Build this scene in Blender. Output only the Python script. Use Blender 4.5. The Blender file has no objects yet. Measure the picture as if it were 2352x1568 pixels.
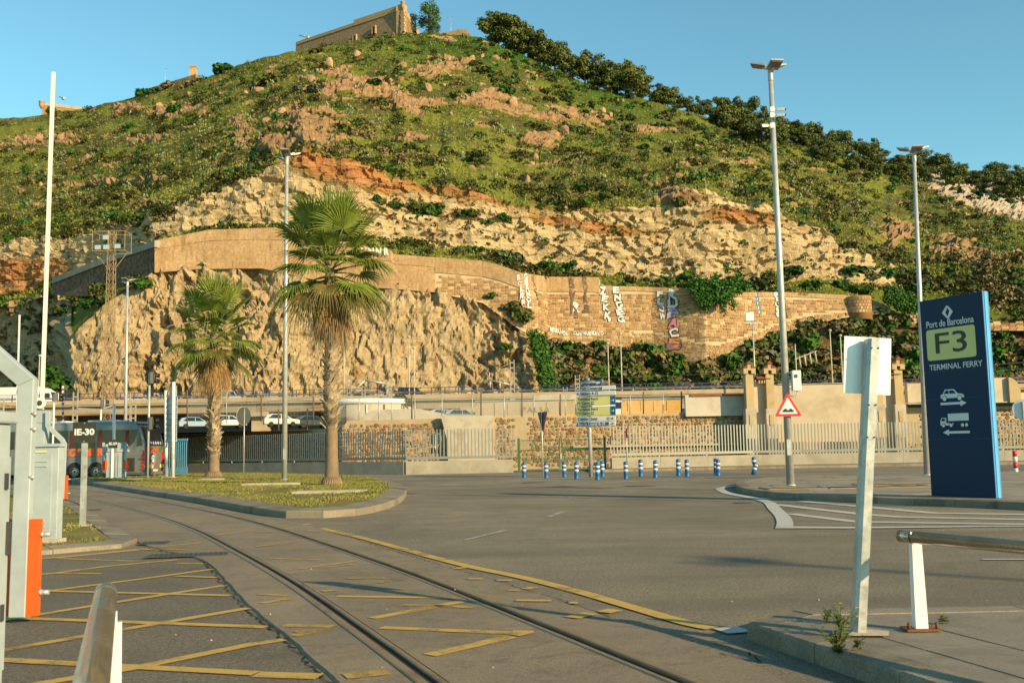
import bpy, math, random
import numpy as np
from mathutils import Matrix, Vector, Euler

# ------------------------------------------------------------------ camera, light, exposure
scene = bpy.context.scene
COL = scene.collection
EYE = 1.5
PITCH = math.radians(6.1); ROLL = -0.018
cam_d = bpy.data.cameras.new('camera'); cam_d.lens = 35; cam_d.sensor_width = 36
cam_d.clip_start = 0.1; cam_d.clip_end = 6000
cam_d.dof.use_dof = True; cam_d.dof.focus_distance = 45; cam_d.dof.aperture_fstop = 6.3
cam = bpy.data.objects.new('camera', cam_d); COL.objects.link(cam)
RCAM = Matrix.Rotation(math.radians(90) + PITCH, 3, 'X') @ Matrix.Rotation(ROLL, 3, 'Z')
cam.matrix_world = Matrix.Translation((0, 0, EYE)) @ RCAM.to_4x4()
scene.camera = cam

SUN_AZ = math.radians(131)          # clockwise from +Y: behind the viewer on the right
SUN_EL = math.radians(19)
world = bpy.data.worlds.new('World'); scene.world = world; world.use_nodes = True
wn = world.node_tree; wn.nodes.clear()
sky = wn.nodes.new('ShaderNodeTexSky'); sky.sky_type = 'NISHITA'; sky.sun_disc = False
sky.sun_elevation = SUN_EL; sky.sun_rotation = SUN_AZ
sky.air_density = 1.05; sky.dust_density = 0.05; sky.ozone_density = 2.0; sky.altitude = 0
bg = wn.nodes.new('ShaderNodeBackground'); bg.inputs['Strength'].default_value = 0.108
tint = wn.nodes.new('ShaderNodeMix'); tint.data_type = 'RGBA'; tint.blend_type = 'MULTIPLY'
tint.inputs['Factor'].default_value = 1.0; tint.inputs[7].default_value = (0.82, 1.22, 1.06, 1)
wo = wn.nodes.new('ShaderNodeOutputWorld')
wn.links.new(sky.outputs['Color'], tint.inputs[6]); wn.links.new(tint.outputs[2], bg.inputs['Color'])
wn.links.new(bg.outputs['Background'], wo.inputs['Surface'])
sun_d = bpy.data.lights.new('sun', 'SUN'); sun_d.energy = 5.0; sun_d.angle = math.radians(0.53)
sun_d.color = (1.0, 0.75, 0.41)
sun = bpy.data.objects.new('sun', sun_d); COL.objects.link(sun)
TOSUN = Vector((math.sin(SUN_AZ) * math.cos(SUN_EL), math.cos(SUN_AZ) * math.cos(SUN_EL), math.sin(SUN_EL)))
sun.rotation_euler = TOSUN.to_track_quat('Z', 'Y').to_euler()
sun.location = (60, -60, 60)
vs = scene.view_settings
vs.view_transform = 'Standard'; vs.look = 'None'; vs.exposure = 0.72; vs.gamma = 1.0; vs.use_curve_mapping = False
scene.cycles.use_denoising = True
scene.cycles.max_bounces = 6; scene.cycles.transparent_max_bounces = 8

# ------------------------------------------------------------------ surveying helpers (photo bearings -> places)
FPX = 35 / 36 * 2352.0
def ray(x, y):
    return RCAM @ Vector(((x - 1176) / FPX, -(y - 784) / FPX, -1.0))
def P(x, y, Y):                      # the point on that bearing, Y metres ahead
    d = ray(x, y); t = Y / d.y
    return Vector((d.x * t, Y, EYE + d.z * t))
def G(x, y, z=0.0):                  # the point on level ground of height z
    d = ray(x, y); t = (z - EYE) / d.z
    return Vector((d.x * t, d.y * t, z))
RNG = random.Random(7)
NR = np.random.default_rng(11)

# ------------------------------------------------------------------ object helpers
def link(o, parent=None):
    COL.objects.link(o)
    if parent is not None: o.parent = parent
    return o
def tag(o, label=None, cat=None, group=None, kind=None):
    if label: o['label'] = label
    if cat: o['category'] = cat
    if group: o['group'] = group
    if kind: o['kind'] = kind
    return o
def empty(name, loc=(0, 0, 0), rz=0.0, label=None, cat=None, group=None):
    o = bpy.data.objects.new(name, None); o.empty_display_size = 0.2
    o.location = loc; o.rotation_euler = (0, 0, rz); link(o)
    return tag(o, label, cat, group)
class MB:
    """collects faces, then links them as one mesh object"""
    def __init__(s): s.v = []; s.f = []; s.m = []; s.smooth = []
    def add(s, verts, faces, mi=0, smooth=False):
        b = len(s.v); s.v += [tuple(p) for p in verts]
        s.f += [tuple(i + b for i in f) for f in faces]; s.m += [mi] * len(faces); s.smooth += [smooth] * len(faces)
        return s
    def box(s, c, d, mi=0, rot=None, top=None):
        x, y, z = d[0] / 2, d[1] / 2, d[2] / 2; t = top or (1, 1)
        vs_ = [(-x, -y, -z), (x, -y, -z), (x, y, -z), (-x, y, -z), (-x * t[0], -y * t[1], z), (x * t[0], -y * t[1], z), (x * t[0], y * t[1], z), (-x * t[0], y * t[1], z)]
        vs_ = [Vector(p) for p in vs_]
        if rot is not None:
            R = rot if isinstance(rot, Matrix) else Matrix.Rotation(rot, 3, 'Z')
            vs_ = [R @ p for p in vs_]
        c = Vector(c)
        return s.add([p + c for p in vs_], [(0, 3, 2, 1), (4, 5, 6, 7), (0, 1, 5, 4), (1, 2, 6, 5), (2, 3, 7, 6), (3, 0, 4, 7)], mi)
    def bar(s, a, b, w, h=None, mi=0, up=(0, 0, 1)):
        a, b = Vector(a), Vector(b); d = b - a; L = d.length
        if L < 1e-6: return s
        d.normalize(); u = Vector(up)
        if abs(d.dot(u)) > 0.98: u = Vector((0, 1, 0))
        r = d.cross(u).normalized(); u = r.cross(d)
        return s.box((a + b) / 2, (w, L, h or w), mi, Matrix((r, d, u)).transposed())
    def tube(s, pts, rad, n=8, mi=0, cap=True, smooth=True):
        pts = [Vector(p) for p in pts]
        rads = rad if isinstance(rad, (list, tuple)) else [rad] * len(pts)
        vs_ = []; prev = None
        for i, p in enumerate(pts):
            d = (pts[min(i + 1, len(pts) - 1)] - pts[max(i - 1, 0)]).normalized()
            if prev is None:
                a = Vector((1, 0, 0)) if abs(d.x) < 0.9 else Vector((0, 1, 0))
                r = d.cross(a).normalized()
            else:
                r = (prev - d * prev.dot(d)).normalized()
            prev = r; q = d.cross(r)
            for k in range(n):
                t = 2 * math.pi * k / n
                vs_.append(p + (r * math.cos(t) + q * math.sin(t)) * rads[i])
        fs = []
        for i in range(len(pts) - 1):
            for k in range(n):
                k2 = (k + 1) % n
                fs.append((i * n + k, i * n + k2, (i + 1) * n + k2, (i + 1) * n + k))
        s.add(vs_, fs, mi, smooth)
        if cap:
            b = len(s.v) - len(vs_)
            s.f += [tuple(b + k for k in range(n))[::-1], tuple(b + (len(pts) - 1) * n + k for k in range(n))]
            s.m += [mi, mi]; s.smooth += [False, False]
        return s
    def prism(s, poly, z0, z1, mi=0):
        n = len(poly)
        vs_ = [(p[0], p[1], z0) for p in poly] + [(p[0], p[1], z1) for p in poly]
        return s.add(vs_, [tuple(range(n))[::-1], tuple(range(n, 2 * n))] + [(k, (k + 1) % n, n + (k + 1) % n, n + k) for k in range(n)], mi)
    def plate(s, poly, y0, y1, mi=0):                     # outline in x,z extruded along y
        n = len(poly)
        vs_ = [(p[0], y0, p[1]) for p in poly] + [(p[0], y1, p[1]) for p in poly]
        return s.add(vs_, [tuple(range(n)), tuple(range(n, 2 * n))[::-1]] + [(k, n + k, n + (k + 1) % n, (k + 1) % n) for k in range(n)], mi)
    def lathe(s, prof, n=12, mi=0, c=(0, 0, 0), smooth=True):
        vs_ = []; c = Vector(c)
        for r, z in prof:
            for k in range(n):
                t = 2 * math.pi * k / n; vs_.append(c + Vector((r * math.cos(t), r * math.sin(t), z)))
        fs = []
        for i in range(len(prof) - 1):
            for k in range(n):
                k2 = (k + 1) % n; fs.append((i * n + k, i * n + k2, (i + 1) * n + k2, (i + 1) * n + k))
        s.add(vs_, fs, mi, smooth)
        b = len(s.v) - len(vs_)
        s.f += [tuple(b + k for k in range(n))[::-1], tuple(b + (len(prof) - 1) * n + k for k in range(n))]; s.m += [mi, mi]; s.smooth += [False] * 2
        return s
    def mesh(s, name, mats):
        me = bpy.data.meshes.new(name); me.from_pydata(s.v, [], s.f)
        for m in (mats if isinstance(mats, (list, tuple)) else [mats]): me.materials.append(m)
        if any(s.m): me.polygons.foreach_set('material_index', s.m)
        me.polygons.foreach_set('use_smooth', s.smooth); me.update()
        return me
    def build(s, name, mats, parent=None, loc=None, bevel=0.0):
        o = bpy.data.objects.new(name, s.mesh(name, mats)); link(o, parent)
        if loc is not None: o.location = loc
        if bevel:
            b = o.modifiers.new('edge', 'BEVEL'); b.width = bevel; b.segments = 2; b.limit_method = 'ANGLE'; b.angle_limit = math.radians(40)
        return o
def copy_tree(o, parent=None, loc=None, rz=None, label=None):
    c = o.copy(); link(c, parent)
    if loc is not None: c.location = loc
    if rz is not None: c.rotation_euler = (0, 0, rz)
    if label: c['label'] = label
    for ch in list(o.children): copy_tree(ch, c)
    return c
def np_mesh(name, V, F, mats, smooth=False, attrs=None, mi=None):
    """V (n,3), F (m,k) numpy -> mesh"""
    me = bpy.data.meshes.new(name); V = np.asarray(V, np.float32); F = np.asarray(F, np.int32); k = F.shape[1]
    me.vertices.add(len(V)); me.vertices.foreach_set('co', V.ravel())
    me.loops.add(F.size); me.loops.foreach_set('vertex_index', F.ravel())
    me.polygons.add(len(F)); me.polygons.foreach_set('loop_start', np.arange(len(F), dtype=np.int32) * k)
    try: me.polygons.foreach_set('loop_total', np.full(len(F), k, np.int32))
    except Exception: pass
    me.polygons.foreach_set('use_smooth', np.full(len(F), smooth))
    for m in (mats if isinstance(mats, (list, tuple)) else [mats]): me.materials.append(m)
    if mi is not None: me.polygons.foreach_set('material_index', np.asarray(mi, np.int32))
    me.update(calc_edges=True); me.validate()
    for nme, arr in (attrs or {}).items():
        a = me.attributes.new(nme, 'FLOAT_COLOR', 'POINT'); a.data.foreach_set('color', np.asarray(arr, np.float32).ravel())
    return me
def mobj(name, me, parent=None, loc=None):
    o = bpy.data.objects.new(name, me); link(o, parent)
    if loc is not None: o.location = loc
    return o
def text_obj(name, body, size, material, parent=None, mat=None, bold=0.0, ext=0.002, align='CENTER', sx=1.0, spacing=1.0, line=1.0, shear=0.0):
    cu = bpy.data.curves.new(name, 'FONT'); cu.body = body; cu.size = size; cu.offset = bold * size; cu.extrude = ext
    cu.align_x = align; cu.align_y = 'CENTER'; cu.space_character = spacing; cu.space_line = line; cu.shear = shear; cu.resolution_u = 3
    o = bpy.data.objects.new('tmp', cu); COL.objects.link(o)
    me = bpy.data.meshes.new_from_object(o); bpy.data.objects.remove(o); bpy.data.curves.remove(cu)
    me.materials.clear(); me.materials.append(material); me.name = name
    if sx != 1.0: me.transform(Matrix.Diagonal((sx, 1, 1, 1)))
    t = bpy.data.objects.new(name, me); link(t, parent)
    if mat is not None: t.matrix_local = mat
    return t
def facing(loc, rz=0.0):             # text standing upright facing -Y, then turned about z
    return Matrix.Translation(loc) @ Matrix.Rotation(rz, 4, 'Z') @ Matrix.Rotation(math.pi / 2, 4, 'X')

# ------------------------------------------------------------------ noise in numpy
def _h(ix, iy, s):
    h = (ix.astype(np.int64) * 374761393 + iy.astype(np.int64) * 668265263 + s * 974634541) & 0xffffffff
    h = ((h ^ (h >> 13)) * 1274126177) & 0xffffffff
    return ((h ^ (h >> 16)) & 0xffff) / 65535.0
def vnoise(x, y, s=0):
    x = np.asarray(x, float); y = np.asarray(y, float)
    ix = np.floor(x); iy = np.floor(y); fx = x - ix; fy = y - iy
    fx = fx * fx * (3 - 2 * fx); fy = fy * fy * (3 - 2 * fy)
    a = _h(ix, iy, s); b = _h(ix + 1, iy, s); c = _h(ix, iy + 1, s); d = _h(ix + 1, iy + 1, s)
    return (a * (1 - fx) + b * fx) * (1 - fy) + (c * (1 - fx) + d * fx) * fy
def fbm(x, y, o=4, s=0, g=0.5):
    t = 0; a = 1; n = 0
    for i in range(o):
        t = t + a * vnoise(x * 2 ** i + 17 * i, y * 2 ** i - 9 * i, s + i); n += a; a *= g
    return t / n
def ridged(x, y, o=4, s=0):
    t = 0; a = 1; n = 0
    for i in range(o):
        t = t + a * (1 - np.abs(2 * vnoise(x * 2 ** i + 5 * i, y * 2 ** i + 3 * i, s + i) - 1)); n += a; a *= 0.5
    return t / n
def voro(x, y, s=0):
    x = np.asarray(x, float); y = np.asarray(y, float); ix = np.floor(x); iy = np.floor(y)
    f1 = np.full(x.shape, 9.0); f2 = np.full(x.shape, 9.0); idv = np.zeros(x.shape)
    for dx in (-1, 0, 1):
        for dy in (-1, 0, 1):
            cx = ix + dx; cy = iy + dy
            px = cx + _h(cx, cy, s); py = cy + _h(cx, cy, s + 77); d = np.hypot(px - x, py - y)
            hid = _h(cx, cy, s + 151)
            m = d < f1
            f2 = np.where(m, f1, np.minimum(f2, d)); idv = np.where(m, hid, idv); f1 = np.where(m, d, f1)
    return f1, f2, idv

# ------------------------------------------------------------------ materials
MATS = {}
def nodes_of(name):
    m = bpy.data.materials.new(name); m.use_nodes = True; nt = m.node_tree; b = nt.nodes['Principled BSDF']
    return m, nt, b
def N(nt, t, **kw):
    n = nt.nodes.new(t)
    for k, v in kw.items():
        if k.startswith('i_'):
            key = k[2:]; key = int(key) if key.isdigit() else key.replace('_', ' ')
            n.inputs[key].default_value = v
        else: setattr(n, k, v)
    return n
def mixc(nt, fac, a, b, mode='MIX'):
    n = nt.nodes.new('ShaderNodeMix'); n.data_type = 'RGBA'; n.blend_type = mode; n.clamp_factor = True
    for sock, v in ((n.inputs[0], fac), (n.inputs[6], a), (n.inputs[7], b)):
        if hasattr(v, 'is_output') or isinstance(v, bpy.types.NodeSocket): nt.links.new(v, sock)
        elif isinstance(v, (int, float)): sock.default_value = v
        else: sock.default_value = (*v[:3], 1)
    return n.outputs[2]
def ramp(nt, src, lo, hi, a=0.0, b=1.0):
    n = nt.nodes.new('ShaderNodeMapRange'); n.inputs[1].default_value = lo; n.inputs[2].default_value = hi; n.inputs[3].default_value = a; n.inputs[4].default_value = b
    nt.links.new(src, n.inputs[0]); return n.outputs[0]
def noise(nt, vec, scale, detail=4, rough=0.6, dist=0.0):
    n = nt.nodes.new('ShaderNodeTexNoise'); n.inputs['Scale'].default_value = scale; n.inputs['Detail'].default_value = detail
    n.inputs['Roughness'].default_value = rough; n.inputs['Distortion'].default_value = dist
    nt.links.new(vec, n.inputs['Vector']); return n.outputs['Fac']
def math_(nt, op, a, b=0.0):
    n = nt.nodes.new('ShaderNodeMath'); n.operation = op
    for i, v in enumerate((a, b)):
        if isinstance(v, bpy.types.NodeSocket): nt.links.new(v, n.inputs[i])
        else: n.inputs[i].default_value = v
    return n.outputs[0]
def bump(nt, b, h, strength, dist=0.02):
    n = nt.nodes.new('ShaderNodeBump'); n.inputs['Strength'].default_value = strength; n.inputs['Distance'].default_value = dist
    nt.links.new(h, n.inputs['Height']); nt.links.new(n.outputs[0], b.inputs['Normal'])
def mat(name, col, rough=0.6, metal=0.0, var=0.25, scale=2.0, bmp=0.0, bscale=40.0, bdist=0.01, spec=0.4, dirt=None, dscale=1.2, dlo=0.55, dhi=0.75, rnd=0.0, fine=0.0):
    if name in MATS: return MATS[name]
    m, nt, b = nodes_of(name); MATS[name] = m
    geo = N(nt, 'ShaderNodeNewGeometry'); pos = geo.outputs['Position']
    b.inputs['Roughness'].default_value = rough; b.inputs['Metallic'].default_value = metal
    b.inputs['Specular IOR Level'].default_value = spec
    n1 = noise(nt, pos, scale, 5, 0.65)
    c = mixc(nt, ramp(nt, n1, 0.3, 0.7), tuple(x * (1 - var) for x in col), tuple(min(1, x * (1 + var)) for x in col))
    if fine:
        n2 = noise(nt, pos, bscale, 3, 0.7)
        c = mixc(nt, 1.0, c, mixc(nt, ramp(nt, n2, 0.3, 0.7), (1 - fine,) * 3, (1 + fine,) * 3), 'MULTIPLY')
    if rnd:
        oi = N(nt, 'ShaderNodeObjectInfo')
        c = mixc(nt, 1.0, c, mixc(nt, oi.outputs['Random'], (1 - rnd,) * 3, (1 + rnd,) * 3), 'MULTIPLY')
    if dirt:
        n3 = noise(nt, pos, dscale, 8, 0.7, 0.3)
        c = mixc(nt, ramp(nt, n3, dlo, dhi), c, dirt)
    nt.links.new(c, b.inputs['Base Color'])
    nt.links.new(ramp(nt, n1, 0.3, 0.7, max(0.03, rough - 0.08), min(1, rough + 0.08)), b.inputs['Roughness'])
    if bmp:
        h = noise(nt, pos, bscale, 6, 0.65); bump(nt, b, h, bmp, bdist)
    return m
M_GALV = mat('galvanised_steel', (0.40, 0.405, 0.385), 0.45, 0.3, 0.15, 6, 0.05, 60, spec=0.5)
M_GALVP = mat('grey_painted_steel', (0.36, 0.41, 0.42), 0.45, 0.1, 0.12, 3, dirt=(0.22, 0.2, 0.16), dlo=0.62, dhi=0.8)
M_WHITEP = mat('white_paint', (0.74, 0.73, 0.70), 0.45, 0, 0.08, 4, dirt=(0.42, 0.28, 0.14), dscale=5, dlo=0.68, dhi=0.78)
M_BLACK = mat('black_plastic', (0.02, 0.021, 0.022), 0.45)
M_RED = mat('red_paint', (0.55, 0.025, 0.02), 0.4)
M_ORANGE = mat('orange_paint', (0.72, 0.10, 0.012), 0.4, var=0.15)
M_SIGNW = mat('white_sheeting', (0.60, 0.61, 0.60), 0.35, var=0.06)
M_SIGNB = mat('blue_sheeting', (0.012, 0.09, 0.24), 0.35, var=0.1)
M_SIGNY = mat('yellow_sheeting', (0.60, 0.56, 0.19), 0.4, var=0.07)
M_DGREY = mat('dark_grey_paint_and_shade', (0.05, 0.052, 0.05), 0.5)
M_CONC = mat('concrete', (0.42, 0.37, 0.29), 0.9, 0, 0.14, 0.8, 0.25, 30, dirt=(0.24, 0.19, 0.13), dscale=0.7, dlo=0.5, dhi=0.72, spec=0.2)
M_CONCG = mat('grey_concrete', (0.30, 0.275, 0.22), 0.9, 0, 0.16, 0.9, 0.25, 30, dirt=(0.2, 0.17, 0.12), dscale=0.8, dlo=0.5, dhi=0.75, spec=0.2)
M_RUST = mat('rusty_steel', (0.16, 0.07, 0.035), 0.8, 0.2, 0.4, 12, 0.2, 60)
M_WOODP = mat('weathered_brown_post', (0.13, 0.08, 0.05), 0.85, 0, 0.3, 3)
M_GLASS = mat('dark_glass', (0.012, 0.015, 0.017), 0.06, 0, 0.1, spec=0.7)
M_RUBBER = mat('rubber', (0.018, 0.018, 0.018), 0.8)
M_CHROME = mat('bright_metal', (0.6, 0.6, 0.6), 0.22, 0.95, 0.1)

# ================================================================== GROUND
def cat(pts, n=8):                   # Catmull-Rom through 2D/3D points
    pts = [Vector(p) for p in pts]; out = []
    for i in range(len(pts) - 1):
        p0 = pts[max(i - 1, 0)]; p1 = pts[i]; p2 = pts[i + 1]; p3 = pts[min(i + 2, len(pts) - 1)]
        for k in range(n):
            t = k / n
            out.append(0.5 * ((2 * p1) + (p2 - p0) * t + (2 * p0 - 5 * p1 + 4 * p2 - p3) * t * t + (3 * p1 - p0 - 3 * p2 + p3) * t ** 3))
    out.append(pts[-1]); return out
def resample(pts, step=None, n=None):
    pts = [Vector(p) for p in pts]; L = [0]
    for a, b in zip(pts, pts[1:]): L.append(L[-1] + (b - a).length)
    if n is None: n = max(2, int(round(L[-1] / step)) + 1)
    out = []; j = 0
    for i in range(n):
        t = L[-1] * i / (n - 1)
        while j < len(pts) - 2 and L[j + 1] < t: j += 1
        s = (t - L[j]) / max(1e-9, L[j + 1] - L[j]); out.append(pts[j].lerp(pts[j + 1], s))
    return out
def normals2(pts, closed=False):     # left-hand normals in plan
    n = len(pts); out = []
    for i in range(n):
        a = pts[(i - 1) % n] if closed else pts[max(i - 1, 0)]
        b = pts[(i + 1) % n] if closed else pts[min(i + 1, n - 1)]
        d = (b - a); d.z = 0; d.normalize(); out.append(Vector((-d.y, d.x, 0)))
    return out
def clip_convex(poly, clip):         # clip polygon by a counter-clockwise convex polygon (plan)
    out = [(p[0], p[1]) for p in poly]
    for i in range(len(clip)):
        a, b = clip[i], clip[(i + 1) % len(clip)]; inp, out = out, []
        if not inp: return []
        def side(p): return (b[0] - a[0]) * (p[1] - a[1]) - (b[1] - a[1]) * (p[0] - a[0])
        for j in range(len(inp)):
            p, q = inp[j - 1], inp[j]; sp, sq = side(p), side(q)
            if (sp >= 0) != (sq >= 0):
                t = sp / (sp - sq); out.append((p[0] + (q[0] - p[0]) * t, p[1] + (q[1] - p[1]) * t))
            if sq >= 0: out.append(q)
    return out

def asphalt(name, col, warm, patch):
    m, nt, b = nodes_of(name); geo = N(nt, 'ShaderNodeNewGeometry'); pos = geo.outputs['Position']
    big = noise(nt, pos, 0.16, 4, 0.55, 0.6); mid = noise(nt, pos, 1.3, 5, 0.6); fine = noise(nt, pos, 95, 3, 0.8); agg = noise(nt, pos, 28, 4, 0.85)
    c = mixc(nt, ramp(nt, big, 0.38, 0.62), col, warm)
    c = mixc(nt, ramp(nt, mid, 0.45, 0.75, 0, 0.5), c, patch)
    c = mixc(nt, 1.0, c, mixc(nt, ramp(nt, agg, 0.32, 0.68), (0.42,) * 3, (1.6,) * 3), 'MULTIPLY')
    c = mixc(nt, 1.0, c, mixc(nt, ramp(nt, fine, 0.3, 0.7), (0.42,) * 3, (1.6,) * 3), 'MULTIPLY')
    v = N(nt, 'ShaderNodeTexVoronoi', i_Scale=7.0); nt.links.new(pos, v.inputs['Vector'])
    c = mixc(nt, ramp(nt, v.outputs['Distance'], 0.03, 0.05, 0.55, 0), c, (0.3, 0.27, 0.22))
    st = noise(nt, pos, 0.5, 7, 0.75, 1.2)
    c = mixc(nt, ramp(nt, st, 0.56, 0.72, 0, 0.5), c, (0.075, 0.064, 0.05))
    mpa = N(nt, 'ShaderNodeMapping'); mpa.inputs['Scale'].default_value = (0.10, 0.9, 1); mpa.inputs['Rotation'].default_value = (0, 0, 0.5); nt.links.new(pos, mpa.inputs['Vector'])
    tyre = noise(nt, mpa.outputs[0], 1.1, 4, 0.6, 0.3); c = mixc(nt, ramp(nt, tyre, 0.48, 0.68, 0, 0.45), c, patch)
    nt.links.new(c, b.inputs['Base Color']); b.inputs['Roughness'].default_value = 0.85; b.inputs['Specular IOR Level'].default_value = 0.25
    bump(nt, b, math_(nt, 'ADD', fine, agg), 0.9, 0.012); return m
M_ASPH = asphalt('asphalt', (0.172, 0.147, 0.104), (0.25, 0.21, 0.144), (0.128, 0.113, 0.083))
M_ASPHD = asphalt('dark_asphalt', (0.142, 0.124, 0.090), (0.185, 0.158, 0.112), (0.115, 0.10, 0.075))
def bedmat():
    m, nt, b = nodes_of('track_concrete'); geo = N(nt, 'ShaderNodeNewGeometry'); pos = geo.outputs['Position']
    big = noise(nt, pos, 0.3, 5, 0.6, 0.8); st = noise(nt, pos, 1.6, 8, 0.75, 1.5); fine = noise(nt, pos, 70, 4, 0.8)
    c = mixc(nt, ramp(nt, big, 0.35, 0.65), (0.20, 0.16, 0.112), (0.275, 0.215, 0.145))
    c = mixc(nt, ramp(nt, st, 0.5, 0.72, 0, 0.7), c, (0.105, 0.083, 0.058))
    mp = N(nt, 'ShaderNodeMapping'); mp.inputs['Rotation'].default_value = (0, 0, math.radians(68)); mp.inputs['Scale'].default_value = (0.25, 4, 1)
    nt.links.new(pos, mp.inputs['Vector']); sk = noise(nt, mp.outputs[0], 3.0, 5, 0.7)
    c = mixc(nt, ramp(nt, sk, 0.55, 0.75, 0, 0.5), c, (0.31, 0.245, 0.155))
    c = mixc(nt, 1.0, c, mixc(nt, ramp(nt, fine, 0.3, 0.7), (0.65,) * 3, (1.3,) * 3), 'MULTIPLY')
    nt.links.new(c, b.inputs['Base Color']); b.inputs['Roughness'].default_value = 0.9; b.inputs['Specular IOR Level'].default_value = 0.2
    bump(nt, b, math_(nt, 'ADD', fine, math_(nt, 'MULTIPLY', st, 2.0)), 0.6, 0.012); return m
M_BED = bedmat()
def worn_paint(name, col, worn, lo, hi):
    """road paint, worn through where the noise says so"""
    m, nt, b = nodes_of(name); geo = N(nt, 'ShaderNodeNewGeometry'); pos = geo.outputs['Position']
    w = noise(nt, pos, 2.6, 10, 0.8, 0.4); f = noise(nt, pos, 60, 4, 0.8); bigw = noise(nt, pos, 0.45, 3, 0.5)
    c = mixc(nt, ramp(nt, f, 0.3, 0.7), tuple(x * 0.75 for x in col), col)
    k = math_(nt, 'ADD', math_(nt, 'MULTIPLY', w, 0.65), math_(nt, 'MULTIPLY', bigw, 0.35))
    k = math_(nt, 'ADD', k, math_(nt, 'MULTIPLY', math_(nt, 'SUBTRACT', f, 0.5), 0.25))
    mask = ramp(nt, k, lo, hi)
    tr = N(nt, 'ShaderNodeBsdfTransparent'); mx = N(nt, 'ShaderNodeMixShader')
    nt.links.new(mask, mx.inputs[0]); nt.links.new(b.outputs[0], mx.inputs[1]); nt.links.new(tr.outputs[0], mx.inputs[2])
    nt.links.new(mx.outputs[0], nt.nodes['Material Output'].inputs['Surface'])
    nt.links.new(c, b.inputs['Base Color']); b.inputs['Roughness'].default_value = 0.75; bump(nt, b, f, 0.4, 0.006); return m
M_YEL = worn_paint('yellow_road_paint', (0.58, 0.36, 0.075), None, 0.51, 0.66)
M_YELW = worn_paint('worn_yellow_road_paint', (0.50, 0.31, 0.065), None, 0.47, 0.58)
M_WHT = worn_paint('white_road_paint', (0.52, 0.50, 0.44), None, 0.55, 0.70)
M_WHTW = worn_paint('worn_white_road_paint', (0.40, 0.38, 0.33), None, 0.46, 0.60)
M_GRANITE = mat('granite_kerb', (0.225, 0.19, 0.135), 0.85, 0, 0.15, 0.9, 0.5, 70, 0.008, fine=0.4, dirt=(0.10, 0.085, 0.065), dscale=1.1, dlo=0.5, dhi=0.7, rnd=0.12, spec=0.25)
M_SLAB = mat('grey_paving_slab', (0.20, 0.175, 0.135), 0.85, 0, 0.15, 0.8, 0.3, 80, 0.006, fine=0.25, dirt=(0.12, 0.10, 0.075), dscale=0.8, dlo=0.5, dhi=0.72, rnd=0.10, spec=0.25)
M_SLABL = mat('pale_paving_slab', (0.27, 0.23, 0.17), 0.85, 0, 0.12, 0.5, 0.3, 70, 0.006, fine=0.2, dirt=(0.12, 0.095, 0.07), dscale=0.6, dlo=0.5, dhi=0.7, rnd=0.10, spec=0.25)
M_SOIL = mat('bare_soil', (0.19, 0.13, 0.075), 0.95, 0, 0.3, 1.2, 0.6, 25, 0.03, fine=0.3, spec=0.1)
M_TURF = mat('turf_soil', (0.19, 0.17, 0.045), 0.95, 0, 0.3, 0.7, 0.6, 22, 0.04, fine=0.4, dirt=(0.28, 0.19, 0.085), dscale=0.45, dlo=0.47, dhi=0.6, spec=0.1)

# ---- the big sheets
g = MB(); g.add([(-3000, -200, -0.05), (3000, -200, -0.05), (3000, 64, -0.05), (-3000, 64, -0.05)], [(0, 1, 2, 3)])
g.add([(-3000, 64, -0.05), (3000, 64, -0.05), (3000, 4500, -0.05), (-3000, 4500, -0.05)], [(0, 1, 2, 3)])
tag(g.build('ground', M_SOIL), kind='structure')
r = MB()
for i in range(24):
    for j in range(14):
        x0 = -120 + i * 10; y0 = -60 + j * 10
        r.add([(x0, y0, 0), (x0 + 10, y0, 0), (x0 + 10, y0 + 10, 0), (x0, y0 + 10, 0)], [(0, 1, 2, 3)])
ROAD = tag(r.build('road', M_ASPH), kind='structure')

# ---- railway track curving through the road
R1 = resample(cat([G(*p) for p in [(60, 1121), (110, 1129), (165, 1139), (240, 1156), (350, 1186), (440, 1219), (540, 1272), (640, 1331), (720, 1386), (800, 1446), (880, 1506), (960, 1568), (1075, 1655), (1300, 1820)]], 12), n=170)
N1 = normals2(R1)
GAUGE = 1.56
TOP = 0.022                          # the concrete bed stands this much above the asphalt
NL = []                              # smoothed normals pointing to the right of the way we look (towards +x)
for i in range(len(R1)):
    s = Vector((0, 0, 0))
    for k in range(-5, 6): s += N1[min(max(i + k, 0), len(R1) - 1)]
    s.normalize(); NL.append(s)
R2 = [p + n * GAUGE for p, n in zip(R1, NL)]
def at_off(base, off): return [p + n * off for p, n in zip(base, NL)]
def nearest_on(path, p):
    best = min(range(len(path)), key=lambda i: (path[i] - p).length_squared); return best
EL = resample(cat([G(*p) for p in [(20, 1122), (100, 1136), (165, 1152), (200, 1170), (252, 1206), (325, 1250), (400, 1270), (470, 1287), (520, 1336), (562, 1382), (612, 1427), (655, 1456), (702, 1501), (772, 1570), (860, 1640), (1080, 1830)]], 10), n=900)
ER = resample(cat([G(*p) for p in [(20, 1104), (150, 1113), (300, 1134), (440, 1157), (560, 1181), (660, 1197), (700, 1206), (780, 1231), (850, 1252), (950, 1283), (1100, 1328), (1300, 1388), (1450, 1443), (1560, 1474), (1680, 1492), (1800, 1568), (1960, 1690), (2200, 1850)]], 10), n=900)
def ext_to(path, i, side):           # distance from the rail at station i out to an edge curve, along the station's normal
    p = R1[i]; n = NL[i]; t = Vector((-n.y, n.x, 0)); best = None
    for a in path:
        d = a - p; al = abs(d.dot(t)); off = d.dot(n)
        if best is None or al < best[0]: best = (al, off)
    return best[1]
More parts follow.
